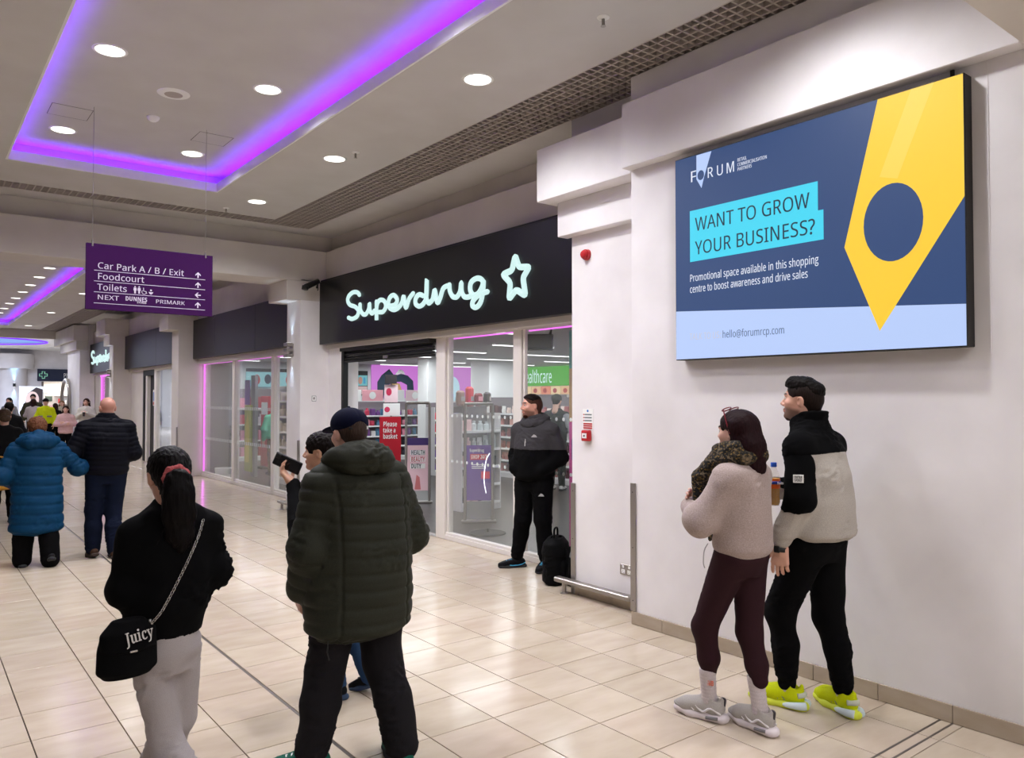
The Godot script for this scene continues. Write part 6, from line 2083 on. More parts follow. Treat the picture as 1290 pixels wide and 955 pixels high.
	on_head(c, "beard", t, [["cone", Vector3(0, -0.052, 0.0), Vector3(0, -0.096, -0.06), 0.058, 0.03, 0.02], ["cut", Vector3(0, -0.064, -0.05), Vector3(0, 1, -0.9)], ["cut", Vector3(0, -0.135, 0), Vector3(0, -1, 0)]], 0.006, hairy("beard_red", rgb8(74, 42, 30)), tuft(0.003))
	# his rucksack on the floor
	var b := thing("rucksack", Vector3(4.8, 0, -5.49), "black rucksack with straps standing on the floor beside the pier", "bag", 30.0)
	var nyl := cloth("nylon", rgb8(9, 9, 11), 0.7, 0.0, 0.05, 9.0)
	blob("sack", b, [["loft", [[0.0, 0, 0, 0.14, 0.09], [0.03, 0, 0, 0.165, 0.12], [0.28, 0, 0, 0.16, 0.115], [0.37, 0, 0, 0.15, 0.1], [0.4, 0, 0.0, 0.11, 0.07]], 0.01]], 0.011, nyl, func(q: Vector3) -> float: return wrinkle(q, 0.014))
	blob("front_pocket", b, [["loft", [[0.03, 0, 0.1, 0.1, 0.04], [0.06, 0, 0.105, 0.125, 0.055], [0.19, 0, 0.1, 0.12, 0.05], [0.23, 0, 0.095, 0.1, 0.03]], 0.01]], 0.011, nyl)
	blob("lid", b, [["loft", [[0.27, 0, 0, 0.168, 0.128], [0.37, 0, 0, 0.162, 0.115], [0.42, 0, 0, 0.12, 0.075]], 0.01]], 0.011, nyl, func(q: Vector3) -> float: return wrinkle(q, 0.008))
	put("handle", tube(smooth_line([Vector3(-0.05, 0.42, 0), Vector3(-0.04, 0.5, 0), Vector3(0.04, 0.5, 0), Vector3(0.05, 0.42, 0)], 5), 0.01, 6), nyl, b)
	for s in [-1.0, 1.0]: put("strap", tube(smooth_line([Vector3(s * 0.06, 0.33, 0.115), Vector3(s * 0.09, 0.2, 0.15), Vector3(s * 0.11, 0.05, 0.14), Vector3(s * 0.12, 0.015, 0.2), Vector3(s * 0.18 - 0.08, 0.012, 0.3)], 5), 0.014, 6, false, Vector3(1, 1, 0.6)), nyl, b)
	put("buckle", box_mesh(Vector3(0.04, 0.018, 0.03), 0.004), M.black, b, Vector3(-0.2, 0.012, 0.28))


func couple() -> void:
	var c := {at = Vector3(1.09, 0, -9.33), turn = 0.0, label = "woman in long blue quilted coat linking arms, seen from behind", cell = 0.013,
		head = Vector3(0, 1.395, -0.05), hs = 0.95, look = 0.0, skin = rgb8(212, 170, 152), eyes = false,
		torso = [[0.34, 0, 0.02, 0.215, 0.16], [0.38, 0, 0.02, 0.245, 0.19], [0.6, 0, 0.02, 0.235, 0.185], [0.9, 0, 0.02, 0.228, 0.18], [1.1, 0, 0.02, 0.235, 0.175], [1.22, 0, 0.015, 0.2, 0.15], [1.3, 0, 0, 0.12, 0.11], [1.34, 0, -0.01, 0.08, 0.08]],
		sh = lr(Vector3(-0.19, 1.18, 0), Vector3(0.19, 1.18, 0)), el = lr(Vector3(-0.3, 0.93, 0.05), Vector3(0.37, 0.97, 0.0)), wr = lr(Vector3(-0.2, 0.85, -0.15), Vector3(0.52, 1.0, -0.08)),
		arm_r = [0.085, 0.08, 0.065], hip = lr(Vector3(-0.09, 0.75, 0.02), Vector3(0.09, 0.75, 0.02)), kn = lr(Vector3(-0.11, 0.42, 0.0), Vector3(0.1, 0.42, 0.02)), an = lr(Vector3(-0.12, 0.09, -0.02), Vector3(0.11, 0.09, 0.14)),
		leg_r = [0.1, 0.09, 0.088], cuff = -0.02}
	var t := person(c)
	var coat := cloth("coat_blue", rgb8(11, 62, 98), 0.6, 0.0, 0.03, 9.0)
	top(t, c, "quilted_coat", coat, quilt(c, 0.098, 0.014, 0.34))
	blob("hood", t, [["chain", [Vector3(-0.15, 1.27, 0.04), Vector3(-0.06, 1.27, 0.13), Vector3(0.06, 1.27, 0.13), Vector3(0.15, 1.27, 0.04)], [0.05, 0.075, 0.075, 0.05], 0.04], ["chain", [Vector3(-0.12, 1.32, -0.02), Vector3(0, 1.34, 0.08), Vector3(0.12, 1.32, -0.02)], [0.04, 0.05, 0.04], 0.03]], 0.012, coat, func(q: Vector3) -> float: return wrinkle(q, 0.012) - 0.006 * exp(-pow((absf(q.x) - 0.06) / 0.008, 2.0)))
	trousers(t, c, cloth("trouser_black", rgb8(9, 9, 11), 0.9, 0.0, 0.05, 9.0))
	var bs := cloth("boot_black", rgb8(32, 31, 33), 0.6, 0.0, 0.08, 12.0)
	shoe(t, c.an[0], 0, 0, bs, leather("sole_dark", rgb8(36, 38, 40), 0.8), null, 1.0, "plain")
	shoe(t, c.an[1] + Vector3(0, 0.03, 0), 0, -32, bs, leather("sole_dark", rgb8(36, 38, 40), 0.8), null, 1.0, "plain")
	var hp := hair_cap(0.02)
	hp[3] = ["cut", Vector3(0, -0.11, 0), Vector3(0, -1, 0)]
	on_head(c, "hair", t, hp, 0.008, hairy("hair_auburn", rgb8(140, 92, 66)), tuft(0.012))
	var d := {at = Vector3(1.745, 0, -9.42), turn = 0.0, label = "bald man in navy quilted jacket and dark jeans seen from behind", cell = 0.012,
		head = Vector3(0.01, 1.605, -0.02), hs = 1.02, look = 8.0, skin = rgb8(196, 142, 124), eyes = false,
		torso = [[0.88, 0, 0.02, 0.2, 0.14], [0.92, 0, 0.02, 0.225, 0.16], [1.1, 0, 0.02, 0.23, 0.165], [1.28, 0, 0.02, 0.235, 0.165], [1.4, 0, 0.01, 0.2, 0.14], [1.46, 0, 0, 0.13, 0.11], [1.52, 0, -0.005, 0.085, 0.085]],
		sh = lr(Vector3(-0.21, 1.38, 0), Vector3(0.21, 1.38, 0)), el = lr(Vector3(-0.33, 1.12, 0.02), Vector3(0.265, 1.11, 0.03)), wr = lr(Vector3(-0.15, 1.0, -0.18), Vector3(0.2, 1.03, -0.17)),
		arm_r = [0.09, 0.082, 0.06], hip = lr(Vector3(-0.1, 0.88, 0.02), Vector3(0.1, 0.88, 0.02)), kn = lr(Vector3(-0.11, 0.5, -0.02), Vector3(0.07, 0.5, 0.02)), an = lr(Vector3(-0.12, 0.1, 0.0), Vector3(0.06, 0.09, 0.15)),
		leg_r = [0.11, 0.085, 0.075], hip_w = 0.185, cuff = 0.0}
	var u := person(d)
	top(u, d, "quilted_jacket", cloth("coat_navy", rgb8(10, 11, 22), 0.6, 0.0, 0.03, 9.0), quilt(d, 0.052, 0.009, 0.88))
	blob("collar", u, [["loft", [[1.45, 0, 0.0, 0.1, 0.1], [1.55, 0, 0.0, 0.085, 0.088]], 0.0]], 0.01, M.coat_navy)
	trousers(u, d, cloth("jeans_dark", rgb8(16, 23, 42), 0.9, 0.0, 0.1, 12.0), func(q: Vector3) -> float: return wrinkle(q, 0.012), [], "jeans")
	var br := cloth("shoe_brown", rgb8(78, 56, 44), 0.6, 0.0, 0.08, 12.0)
	shoe(u, d.an[0], 6, -14, br, leather("sole_brown", rgb8(56, 42, 34), 0.8), null, 1.05, "plain")
	shoe(u, d.an[1], -4, 0, br, leather("sole_brown", rgb8(56, 42, 34), 0.8), null, 1.05, "plain")


# people farther off: fewer cells, the same parts
func far_person(c: Dictionary) -> Node3D:
	var h: float = c.h
	var s := h / 1.7
	var arms: String = c.get("arms", "down")
	var w: float = c.get("w", 1.0)
	c.cell = c.get("cell", 0.02)
	c.head = Vector3(0, h - 0.115 * s, -0.02)
	c.hs = s * 1.0
	c.neck = Vector3(0, h - 0.27 * s, 0)
	var hem: float = c.get("hem", 0.85) * s
	c.torso = [[hem, 0, 0, 0.17 * w * s, 0.125 * s], [hem + 0.05, 0, 0, 0.195 * w * s, 0.15 * s], [1.05 * s, 0, 0, 0.19 * w * s, 0.145 * s], [1.25 * s, 0, 0, 0.195 * w * s, 0.14 * s], [1.37 * s, 0, 0, 0.165 * w * s, 0.115 * s], [1.45 * s, 0, 0, 0.085 * s, 0.085 * s]]
	c.sh = lr(Vector3(-0.17 * w, 1.34, 0) * s, Vector3(0.17 * w, 1.34, 0) * s)
	match arms:
		"folded":
			c.el = lr(Vector3(-0.25 * w, 1.1, -0.02) * s, Vector3(0.25 * w, 1.1, -0.02) * s)
			c.wr = lr(Vector3(-0.03, 1.13, -0.2) * s, Vector3(0.03, 1.1, -0.2) * s)
		"cup":
			c.el = lr(Vector3(-0.25 * w, 1.1, -0.02) * s, Vector3(0.25 * w, 1.1, -0.02) * s)
			c.wr = lr(Vector3(-0.08, 1.24, -0.2) * s, Vector3(0.07, 1.22, -0.2) * s)
		_:
			c.el = lr(Vector3(-0.25 * w, 1.08, 0.02) * s, Vector3(0.25 * w, 1.08, 0.02) * s)
			c.wr = lr(Vector3(-0.25, 0.84, -0.06) * s, Vector3(0.25, 0.84, -0.06) * s)
	c.arm_r = [0.075 * s, 0.068 * s, 0.052 * s]
	if arms == "down": c.hands = [[Vector3(0, -1, -0.1), Vector3(1, 0, 0), Vector3(0, 0, -1), [0.2, 0.2, 0.2, 0.2]], [Vector3(0, -1, -0.1), Vector3(-1, 0, 0), Vector3(0, 0, -1), [0.2, 0.2, 0.2, 0.2]]]
	else: c.hands = [[Vector3(1, 0.2, -0.2), Vector3(0, 0, 1), Vector3(0, 1, 0), [0.2, 0.2, 0.2, 0.2]], [Vector3(-1, 0.2, -0.2), Vector3(0, 0, 1), Vector3(0, 1, 0), [0.2, 0.2, 0.2, 0.2]]]
	c.hip = lr(Vector3(-0.085, 0.86, 0) * s, Vector3(0.085, 0.86, 0) * s)
	var st: float = c.get("stride", 0.0)
	c.kn = lr(Vector3(-0.095, 0.48, -st * 0.5 - 0.01) * s, Vector3(0.095, 0.48, st * 0.3 - 0.01) * s)
	c.an = lr(Vector3(-0.1, 0.09, -st) * s, Vector3(0.1, 0.09, st) * s)
	c.leg_r = [0.1 * s, 0.075 * s, 0.06 * s]
	c.hip_w = 0.165 * s
	var t := person(c)
	var m: StandardMaterial3D = cloth(c.top[0], c.top[1], 0.85, 0.2, 0.06, 8.0)
	top(t, c, c.get("wear", "jacket"), m, quilt(c, 0.1, 0.012, hem) if c.get("quilted", false) else func(q: Vector3) -> float: return wrinkle(q, 0.012))
	trousers(t, c, cloth(c.legs[0], c.legs[1], 0.9, 0.1, 0.05, 9.0))
	var sh := cloth(c.get("shoes", ["shoe_black", Color()])[0], c.get("shoes", ["", rgb8(24, 26, 30)])[1], 0.6, 0.0, 0.1, 12.0)
	for i in 2: shoe(t, c.an[i], 0, 0, sh, leather("sole_dark", rgb8(36, 38, 40), 0.8), null, s, "plain")
	var hp := hair_cap(0.012)
	var hm := hairy(c.hair[0], c.hair[1])
	if c.get("long", false):
		hp[3] = ["cut", Vector3(0, -0.24, 0), Vector3(0, -1, 0)]
		hp.insert(1, ["chain", [Vector3(-0.05, 0.0, 0.03), Vector3(-0.07, -0.12, 0.02), Vector3(-0.07, -0.23, -0.01)], [0.055, 0.042, 0.025], 0.03])
		hp.insert(1, ["chain", [Vector3(0.05, 0.0, 0.03), Vector3(0.07, -0.12, 0.02), Vector3(0.07, -0.23, -0.01)], [0.055, 0.042, 0.025], 0.03])
		hp.insert(1, ["chain", [Vector3(0.0, 0.0, 0.05), Vector3(0.0, -0.12, 0.06), Vector3(0.0, -0.22, 0.06)], [0.07, 0.065, 0.05], 0.03])
	on_head(c, "hair", t, hp, 0.012, hm, tuft(0.006))
	return t


func ahead(d: Vector2) -> float:
	return rad_to_deg(atan2(-d.x, -d.y))


func far_people() -> void:
	var black := ["coat_black", rgb8(15, 15, 17)]
	var legs := ["trouser_black", rgb8(16, 16, 18)]
	var t := far_person({at = Vector3(1.1, 0, -12.8), turn = 0.0, h = 1.56, label = "woman in long black coat with mustard bag at the picture's left edge", top = black, legs = legs, hair = ["hair_mouse", rgb8(96, 76, 62)], hem = 0.55, stride = 0.12, cell = 0.015, eyes = false})
	t.name = "person_far"
	var hb := blob("hair_bun", t, [["ball", Vector3(0.0, 1.43, 0.09), Vector3(0.07, 0.05, 0.05), 0.0]], 0.012, hairy("hair_mouse", rgb8(96, 76, 62)))
	hb.name = "hair_bun"
	t.name = numbered("person")
	var b := thing("handbag", Vector3(1.0, 0.5, -12.35), "mustard yellow leather handbag hanging beside the black coat", "bag", 10.0)
	var mu := leather("mustard", rgb8(182, 128, 30), 0.5)
	blob("bag_body", b, [["loft", [[0.0, 0, 0, 0.16, 0.07], [0.03, 0, 0, 0.185, 0.085], [0.2, 0, 0, 0.175, 0.06], [0.31, 0, 0, 0.165, 0.03]], 0.01]], 0.012, mu)
	for z in [-0.03, 0.03]: put("handle", tube(smooth_line([Vector3(-0.07, 0.28, z), Vector3(-0.05, 0.42, z), Vector3(0.05, 0.42, z), Vector3(0.07, 0.28, z)], 5), 0.009, 6), mu, b)
	# the group standing at the far end, most of them facing this way
	var face := 165.0
	t = far_person({at = Vector3(3.608, 0, -25.1), turn = face, h = 1.48, label = "girl in pale pink padded jacket with folded arms, far off", top = ["jacket_pink", rgb8(232, 190, 190)], legs = legs, hair = ["hair_chestnut", rgb8(66, 38, 32)], long = true, arms = "folded", w = 1.1, quilted = true, hem = 0.8})
	t = far_person({at = Vector3(4.52, 0, -27.5), turn = face - 10.0, h = 1.68, label = "woman in white jacket holding a dark drink cup, far off", top = ["jacket_white", rgb8(226, 220, 212)], legs = legs, hair = ["hair_chestnut", rgb8(66, 38, 32)], long = true, arms = "cup", w = 1.1, hem = 0.8})
	var cup := thing("drink_cup", t.position + t.basis * Vector3(0.0, 1.13, -0.27), "small dark drink cup held by the woman in white", "cup")
	put("cup_body", lathe([[0.0, 0.0], [0.03, 0.0], [0.04, 0.13], [0.0, 0.13]], 14), leather("cup_dark", rgb8(50, 44, 44), 0.5), cup)
	put("lid", lathe([[0.042, 0.13], [0.042, 0.14], [0.0, 0.15]], 14), M.white, cup)
	t = far_person({at = Vector3(3.8, 0, -30.6), turn = face, h = 1.66, label = "person in dark cap and neon yellow vest, far off", top = ["vest_neon", rgb8(216, 232, 30)], legs = legs, hair = ["hair_black", rgb8(30, 24, 22)], wear = "vest", w = 1.15})
	for s in [-1.0, 1.0]: box("reflective_band", Vector3(s * 0.2, 1.05, -0.16), Vector3(s * 0.06, 1.1, -0.14), M.silver if M.has("silver") else M.white, t, 0.002)
	blob("cap", t, [["ball", Vector3(0, 1.6, -0.02), Vector3(0.095, 0.09, 0.11), 0.0], ["cut", Vector3(0, 1.58, 0), Vector3(0, -1, 0)]], 0.014, black_cloth())
	t = far_person({at = Vector3(3.72, 0, -33.2), turn = face, h = 1.83, label = "tall man in olive jacket behind the embracing woman, far off", top = ["jacket_olive", rgb8(70, 68, 50)], legs = legs, hair = ["hair_black", rgb8(30, 24, 22)], w = 1.25, beard = 0.6})
	t = far_person({at = Vector3(3.62, 0, -32.2), turn = -20.0, h = 1.66, label = "long-haired woman in pale grey top embracing the tall man", top = ["top_pale", rgb8(196, 184, 184)], legs = legs, hair = ["hair_reddish", rgb8(58, 34, 30)], long = true, arms = "cup"})
	t = far_person({at = Vector3(4.3, 0, -32.2), turn = 20.0, h = 1.5, label = "small person with dark hair and black coat facing away, far off", top = black, legs = legs, hair = ["hair_reddish", rgb8(58, 34, 30)], long = true})
	t = far_person({at = Vector3(4.75, 0, -34.0), turn = face, h = 1.6, label = "fair-haired child in pale top by the pharmacy doorway", top = ["top_cream", rgb8(214, 202, 180)], legs = legs, hair = ["hair_fair", rgb8(170, 126, 84)], long = true})
	t = far_person({at = Vector3(2.86, 0, -31.8), turn = 150.0, h = 1.7, label = "woman with dark hair and grey hoodie at far left", top = ["hoodie_grey", rgb8(150, 154, 160)], legs = legs, hair = ["hair_black", rgb8(30, 24, 22)], long = true})
	t = far_person({at = Vector3(1.62, 0, -18.0), turn = 0.0, h = 1.62, label = "person in black walking away at the picture's left edge", top = black, legs = legs, hair = ["hair_black", rgb8(30, 24, 22)], stride = 0.1})
	# shoppers behind the glass
	t = far_person({at = Vector3(9.55, 0, -10.9), turn = -62.0, h = 1.76, label = "shopper in dark gilet and pale sleeves inside behind the waiting man", top = ["gilet", rgb8(54, 58, 54)], legs = ["trouser_olive", rgb8(66, 70, 64)], hair = ["hair_brown", rgb8(40, 28, 24)], arms = "folded", cell = 0.016, shoes = ["shoe_white", rgb8(214, 210, 206)], beard = 0.6, quilted = true, nod = -18.0, wear = "gilet"})
	for i in 2:
		var arm := [[Vector3(-0.176, 1.38, 0), Vector3(-0.259, 1.14, -0.02), Vector3(-0.03, 1.16, -0.2)], [Vector3(0.176, 1.38, 0), Vector3(0.259, 1.14, -0.02), Vector3(0.03, 1.13, -0.2)]]
		blob("sleeve", t, [["chain", arm[i], [0.084, 0.078, 0.06], 0.02]], 0.016, cloth("sleeve_grey", rgb8(176, 178, 178), 0.9, 0.3, 0.06, 8.0), func(q: Vector3) -> float: return wrinkle(q, 0.012))
	blob("cap", t, [["ball", Vector3(0, 1.7, -0.01), Vector3(0.1, 0.085, 0.115), 0.0], ["ball", Vector3(0, 1.67, -0.13), Vector3(0.07, 0.012, 0.07), 0.01], ["cut", Vector3(0, 1.66, 0), Vector3(0, -1, 0)]], 0.012, cloth("cap_grey", rgb8(70, 70, 66), 0.9, 0.2, 0.05, 8.0))
	t = far_person({at = Vector3(6.5, 0, -16.9), turn = 10.0, h = 1.6, label = "shopper in mint hooded top seen through the tall pink-lit window", top = ["hoodie_mint", rgb8(120, 214, 178)], legs = ["trouser_olive2", rgb8(104, 84, 62)], hair = ["hair_black", rgb8(30, 24, 22)], w = 1.15, cell = 0.017})
	var sb := thing("carrier_bag", Vector3(6.87, 0.72, -16.75), "blue and yellow carrier bag on the mint shopper's arm", "bag")
	blob("bag_body", sb, [["loft", [[0.0, 0, 0, 0.15, 0.06], [0.04, 0, 0, 0.17, 0.08], [0.34, 0, 0, 0.17, 0.06], [0.42, 0, 0, 0.16, 0.03]], 0.01]], 0.016, leather("bag_blue", rgb8(38, 58, 120), 0.6))
	put("yellow_ring", tube([Vector3(0.08, 0.16, 0.076), Vector3(0.0, 0.14, 0.083), Vector3(-0.08, 0.18, 0.078), Vector3(-0.08, 0.28, 0.07), Vector3(0.0, 0.32, 0.065), Vector3(0.08, 0.28, 0.068)], 0.03, 8, true, Vector3(1, 1, 0.35)), leather("bag_yellow", rgb8(244, 214, 30), 0.6), sb)
	for z in [-0.02, 0.02]: put("handle", tube(smooth_line([Vector3(-0.08, 0.4, z), Vector3(-0.06, 0.55, z), Vector3(0.06, 0.55, z), Vector3(0.08, 0.4, z)], 4), 0.008, 5), M.bag_blue, sb)


func black_cloth() -> StandardMaterial3D:
	return cloth("cap_black", rgb8(18, 18, 20), 0.9, 0.1, 0.05, 8.0)


# ------------------------------------------------------------------ inside the shop

func text_on(words: String, h: float, m: Material, parent: Node3D, at: Vector3, basis: Basis, w: float, bold := true) -> void:
	lettering(words, h, m, parent, at, basis, "lettering", w, bold, false, 0.002)


func build_shop() -> void:
	mat("shop_floor", rgb8(60, 52, 48), 0.35)
	triplanar(M.shop_floor, noise_tex(0.01, Color(0.78, 0.76, 0.75), Color(1, 1, 1), 4, 51), Vector3(2.0, 1.0, 0.3))
	mat("shop_wall", rgb8(206, 206, 206), 0.8)
	mat("shelf", rgb8(214, 212, 212), 0.5)
	mat("shelf_back", rgb8(120, 112, 116), 0.7)
	mat("grey_panel", rgb8(120, 122, 122), 0.6)
	var f := setting("floor_shop", "grey-brown wood-look floor inside the shop")
	box("boards", Vector3(5.27, -0.2, -4.9), Vector3(17, -0.002, -33.4), M.shop_floor, f, 0.0)
	var c := setting("ceiling_shop", "white shop ceiling with rows of bright light battens")
	box("panel", Vector3(5.3, 2.75, -4.9), Vector3(17, 2.85, -33.4), M.shop_wall, c, 0.0)
	var w := setting("wall_shop", "grey back and end walls of the shop interior")
	box("back", Vector3(16.75, 0, -4.9), Vector3(17, 2.75, -22.2), M.shop_wall, w, 0.0)
	box("end", Vector3(5.4, 0, -22.0), Vector3(16.75, 2.75, -22.2), M.shop_wall, w, 0.0)
	box("side", Vector3(5.45, 0, -4.9), Vector3(16.75, 2.75, -5.05), M.shop_wall, w, 0.0)
	box("store_back", Vector3(7.2, 0, -22.2), Vector3(7.4, 2.75, -33.4), M.shelf_back, w, 0.0)
	# battens across the ceiling
	var n := 0
	for zi in 7:
		for xi in 4:
			var x := 6.9 + xi * 2.6
			var z := -7.2 - zi * 2.3
			if xi > 0 and z > -8.0 and xi > 2: continue
			var t := thing("light_batten", Vector3(x, 2.75, z), "white shop ceiling batten, %s row from the near end, %s from the glass" % [["first", "second", "third", "fourth", "fifth", "sixth", "seventh"][zi], ["first", "second", "third", "fourth"][xi]], "light", 0.0, "ceiling light battens in the shop")
			box("housing", Vector3(-0.75, -0.035, -0.06), Vector3(0.75, 0.0, 0.06), M.white, t, 0.004)
			box("diffuser", Vector3(-0.74, -0.05, -0.05), Vector3(0.74, -0.035, 0.05), M.lamp_cool, t, 0.006)
			area_light("batten_light", Vector3(x, 2.69, z), Vector2(1.45, 0.1), Vector3.DOWN, Color(0.95, 0.98, 1.0), 2.8, t)
			n += 1
	for q in [[10.62, -17.0, 0.24, "square white column inside the open doorway"], [13.05, -17.6, 0.45, "square white column behind the glass left of the green sign"]]:
		var p := setting("wall_column", q[3])
		box("shaft", Vector3(q[0] - q[2], 0, q[1] - q[2]), Vector3(q[0] + q[2], 2.75, q[1] + q[2]), M.white, p, 0.01)
	banner()
	green_sign()
	# shelving
	gondola(Vector3(10.6, 0, -11.2), Vector3(0, 0, -1), 4.6, 6, 1.62, Vector3(-1, 0, 0), "the cosmetics shelves behind the glass", [rgb8(214, 160, 150), rgb8(196, 120, 112), rgb8(232, 210, 200), rgb8(90, 48, 52), rgb8(170, 100, 100), rgb8(228, 226, 222)], 26)
	gondola(Vector3(8.6, 0, -19.2), Vector3(1, 0, 0), 3.3, 5, 1.5, Vector3(0, 0, 1), "the toiletries shelves in the open doorway", [rgb8(226, 222, 220), rgb8(206, 60, 90), rgb8(84, 130, 160), rgb8(232, 150, 170), rgb8(120, 70, 140), rgb8(60, 60, 70)], 20)
	gondola(Vector3(9.2, 0, -14.9), Vector3(1, 0, 0), 0.9, 5, 1.5, Vector3(0, 0, 1), "the shelves beside the pink-poster gate", [rgb8(230, 228, 228), rgb8(110, 80, 160), rgb8(36, 36, 40), rgb8(214, 60, 80)], 7)
	gondola(Vector3(6.62, 0, -10.05), Vector3(1, 0, 0), 0.7, 5, 1.48, Vector3(0, 0, 1), "the narrow shelves behind the purple-poster gate", [rgb8(230, 228, 228), rgb8(206, 214, 216), rgb8(36, 36, 40), rgb8(232, 190, 190)], 6)
	gondola(Vector3(16.35, 0, -18.2), Vector3(0, 0, -1), 3.6, 4, 1.7, Vector3(-1, 0, 0), "the wall shelves under the green sign", [rgb8(200, 60, 70), rgb8(230, 180, 60), rgb8(226, 222, 220), rgb8(60, 120, 90)], 10)
	gondola(Vector3(6.3, 0, -15.6), Vector3(0, 0, 1), 1.6, 6, 1.95, Vector3(-1, 0, 0), "the rack in the tall window's right pane", [rgb8(228, 214, 190), rgb8(236, 230, 216), rgb8(206, 190, 160)], 8)
	gondola(Vector3(6.9, 0, -21.4), Vector3(1, 0, 0), 2.2, 4, 1.85, Vector3(0, 0, 1), "the shelves deep in the tall window", [rgb8(206, 40, 60), rgb8(226, 150, 170), rgb8(240, 236, 236), rgb8(170, 30, 50)], 9)
	furniture()


# shelving unit: along from its corner, facing out
func gondola(at: Vector3, along: Vector3, length: float, levels: int, height: float, out: Vector3, where: String, colors: Array, per: int) -> void:
	var t := thing("shelf_unit", at, "white shelving unit forming %s" % where, "shelf")
	var d := 0.36
	var mk := func(called: String, a0: float, a1: float, o0: float, o1: float, y0: float, y1: float, m: Material) -> void:
		box(called, along * a0 + out * o0 + Vector3.UP * y0, along * a1 + out * o1 + Vector3.UP * y1, m, t, 0.003)
	mk.call("back_panel", 0.0, length, -0.02, 0.02, 0.0, height + 0.1, M.shelf_back)
	mk.call("plinth", 0.0, length, 0.0, d, 0.0, 0.12, M.shelf)
	mk.call("end_panel", -0.02, 0.0, 0.0, d, 0.0, height, M.shelf)
	mk.call("end_panel", length, length + 0.02, 0.0, d, 0.0, height, M.shelf)
	var gap := (height - 0.12) / levels
	for k in levels:
		var y := 0.12 + gap * k
		if k > 0: mk.call("shelf_board", 0.0, length, 0.02, d, y - 0.02, y, M.shelf)
		mk.call("price_strip", 0.0, length, d, d + 0.008, y - 0.03, y + 0.01, M.white)
		for i in per:
			var m := colour(colors[rng.randi() % colors.size()])
			var kind := rng.randi() % 3
			var step := length / per
			var h := gap * rng.randf_range(0.5, 0.74)
			var wd := step * rng.randf_range(0.6, 0.8)
			var p := at + along * (step * (i + 0.5)) + out * (d - 0.12) + Vector3.UP * (y + 0.001)
			var o := put(["carton", "bottle", "carded_pack"][kind], pack_mesh(kind), m, self, p, Basis.from_euler(Vector3(0, atan2(out.x, out.z), 0)).scaled(Vector3(wd, h, minf(wd, 0.14))) if kind < 2 else Basis.from_euler(Vector3(0, atan2(out.x, out.z), 0)).scaled(Vector3(wd, h, 0.05)))
			o.basis = Basis.from_euler(Vector3(0, atan2(out.x, out.z), 0)) * Basis.from_scale(Vector3(wd, h, [minf(wd, 0.16), minf(wd, 0.16), 0.05][kind]))
			tag(o, "small %s %s on %s, %s level" % [tone(m.albedo_color), ["carton", "bottle", "carded pack"][kind], where, ["bottom", "second", "third", "fourth", "fifth", "top"][k]], "product", "products on " + where.trim_prefix("the "))


func tone(c: Color) -> String:
	if c.v < 0.3: return "black"
	if c.s < 0.12: return "white" if c.v > 0.8 else "grey"
	var deg := c.h * 360.0
	if deg < 20.0 or deg > 335.0: return "pink" if c.s < 0.45 and c.v > 0.7 else ("dark red" if c.v < 0.6 else "red")
	if deg < 70.0: return "cream" if c.s < 0.35 else "yellow"
	if deg < 170.0: return "green"
	return "blue" if deg < 250.0 else "purple"


func colour(c: Color) -> StandardMaterial3D:
	var k := "c" + c.to_html(false)
	return M[k] if M.has(k) else mat(k, c, 0.5)


# unit-sized pack shapes: a carton with a tucked lid, a shouldered bottle, a card with a blister
func pack_mesh(kind: int) -> Mesh:
	var k := "pack%d" % kind
	if cache.has(k): return cache[k]
	if kind == 1:
		cache[k] = lathe([[0.0, 0.0], [0.46, 0.0], [0.5, 0.03], [0.5, 0.62], [0.42, 0.7], [0.2, 0.75], [0.2, 0.8], [0.28, 0.8], [0.28, 1.0], [0.0, 1.0]], 10)
	else:
		var st := begin()
		if kind == 0:
			st.append_from(box_mesh(Vector3(1, 0.94, 1), 0.03), 0, Transform3D(Basis.IDENTITY, Vector3(0, 0.47, 0)))
			st.append_from(box_mesh(Vector3(0.92, 0.07, 0.9), 0.02), 0, Transform3D(Basis.IDENTITY, Vector3(0, 0.96, 0)))
		else:
			st.append_from(box_mesh(Vector3(1, 1, 0.1), 0.02), 0, Transform3D(Basis.IDENTITY, Vector3(0, 0.5, -0.4)))
			st.append_from(box_mesh(Vector3(0.7, 0.55, 0.7), 0.12), 0, Transform3D(Basis.IDENTITY, Vector3(0, 0.36, 0)))
		cache[k] = st.commit()
	return cache[k]


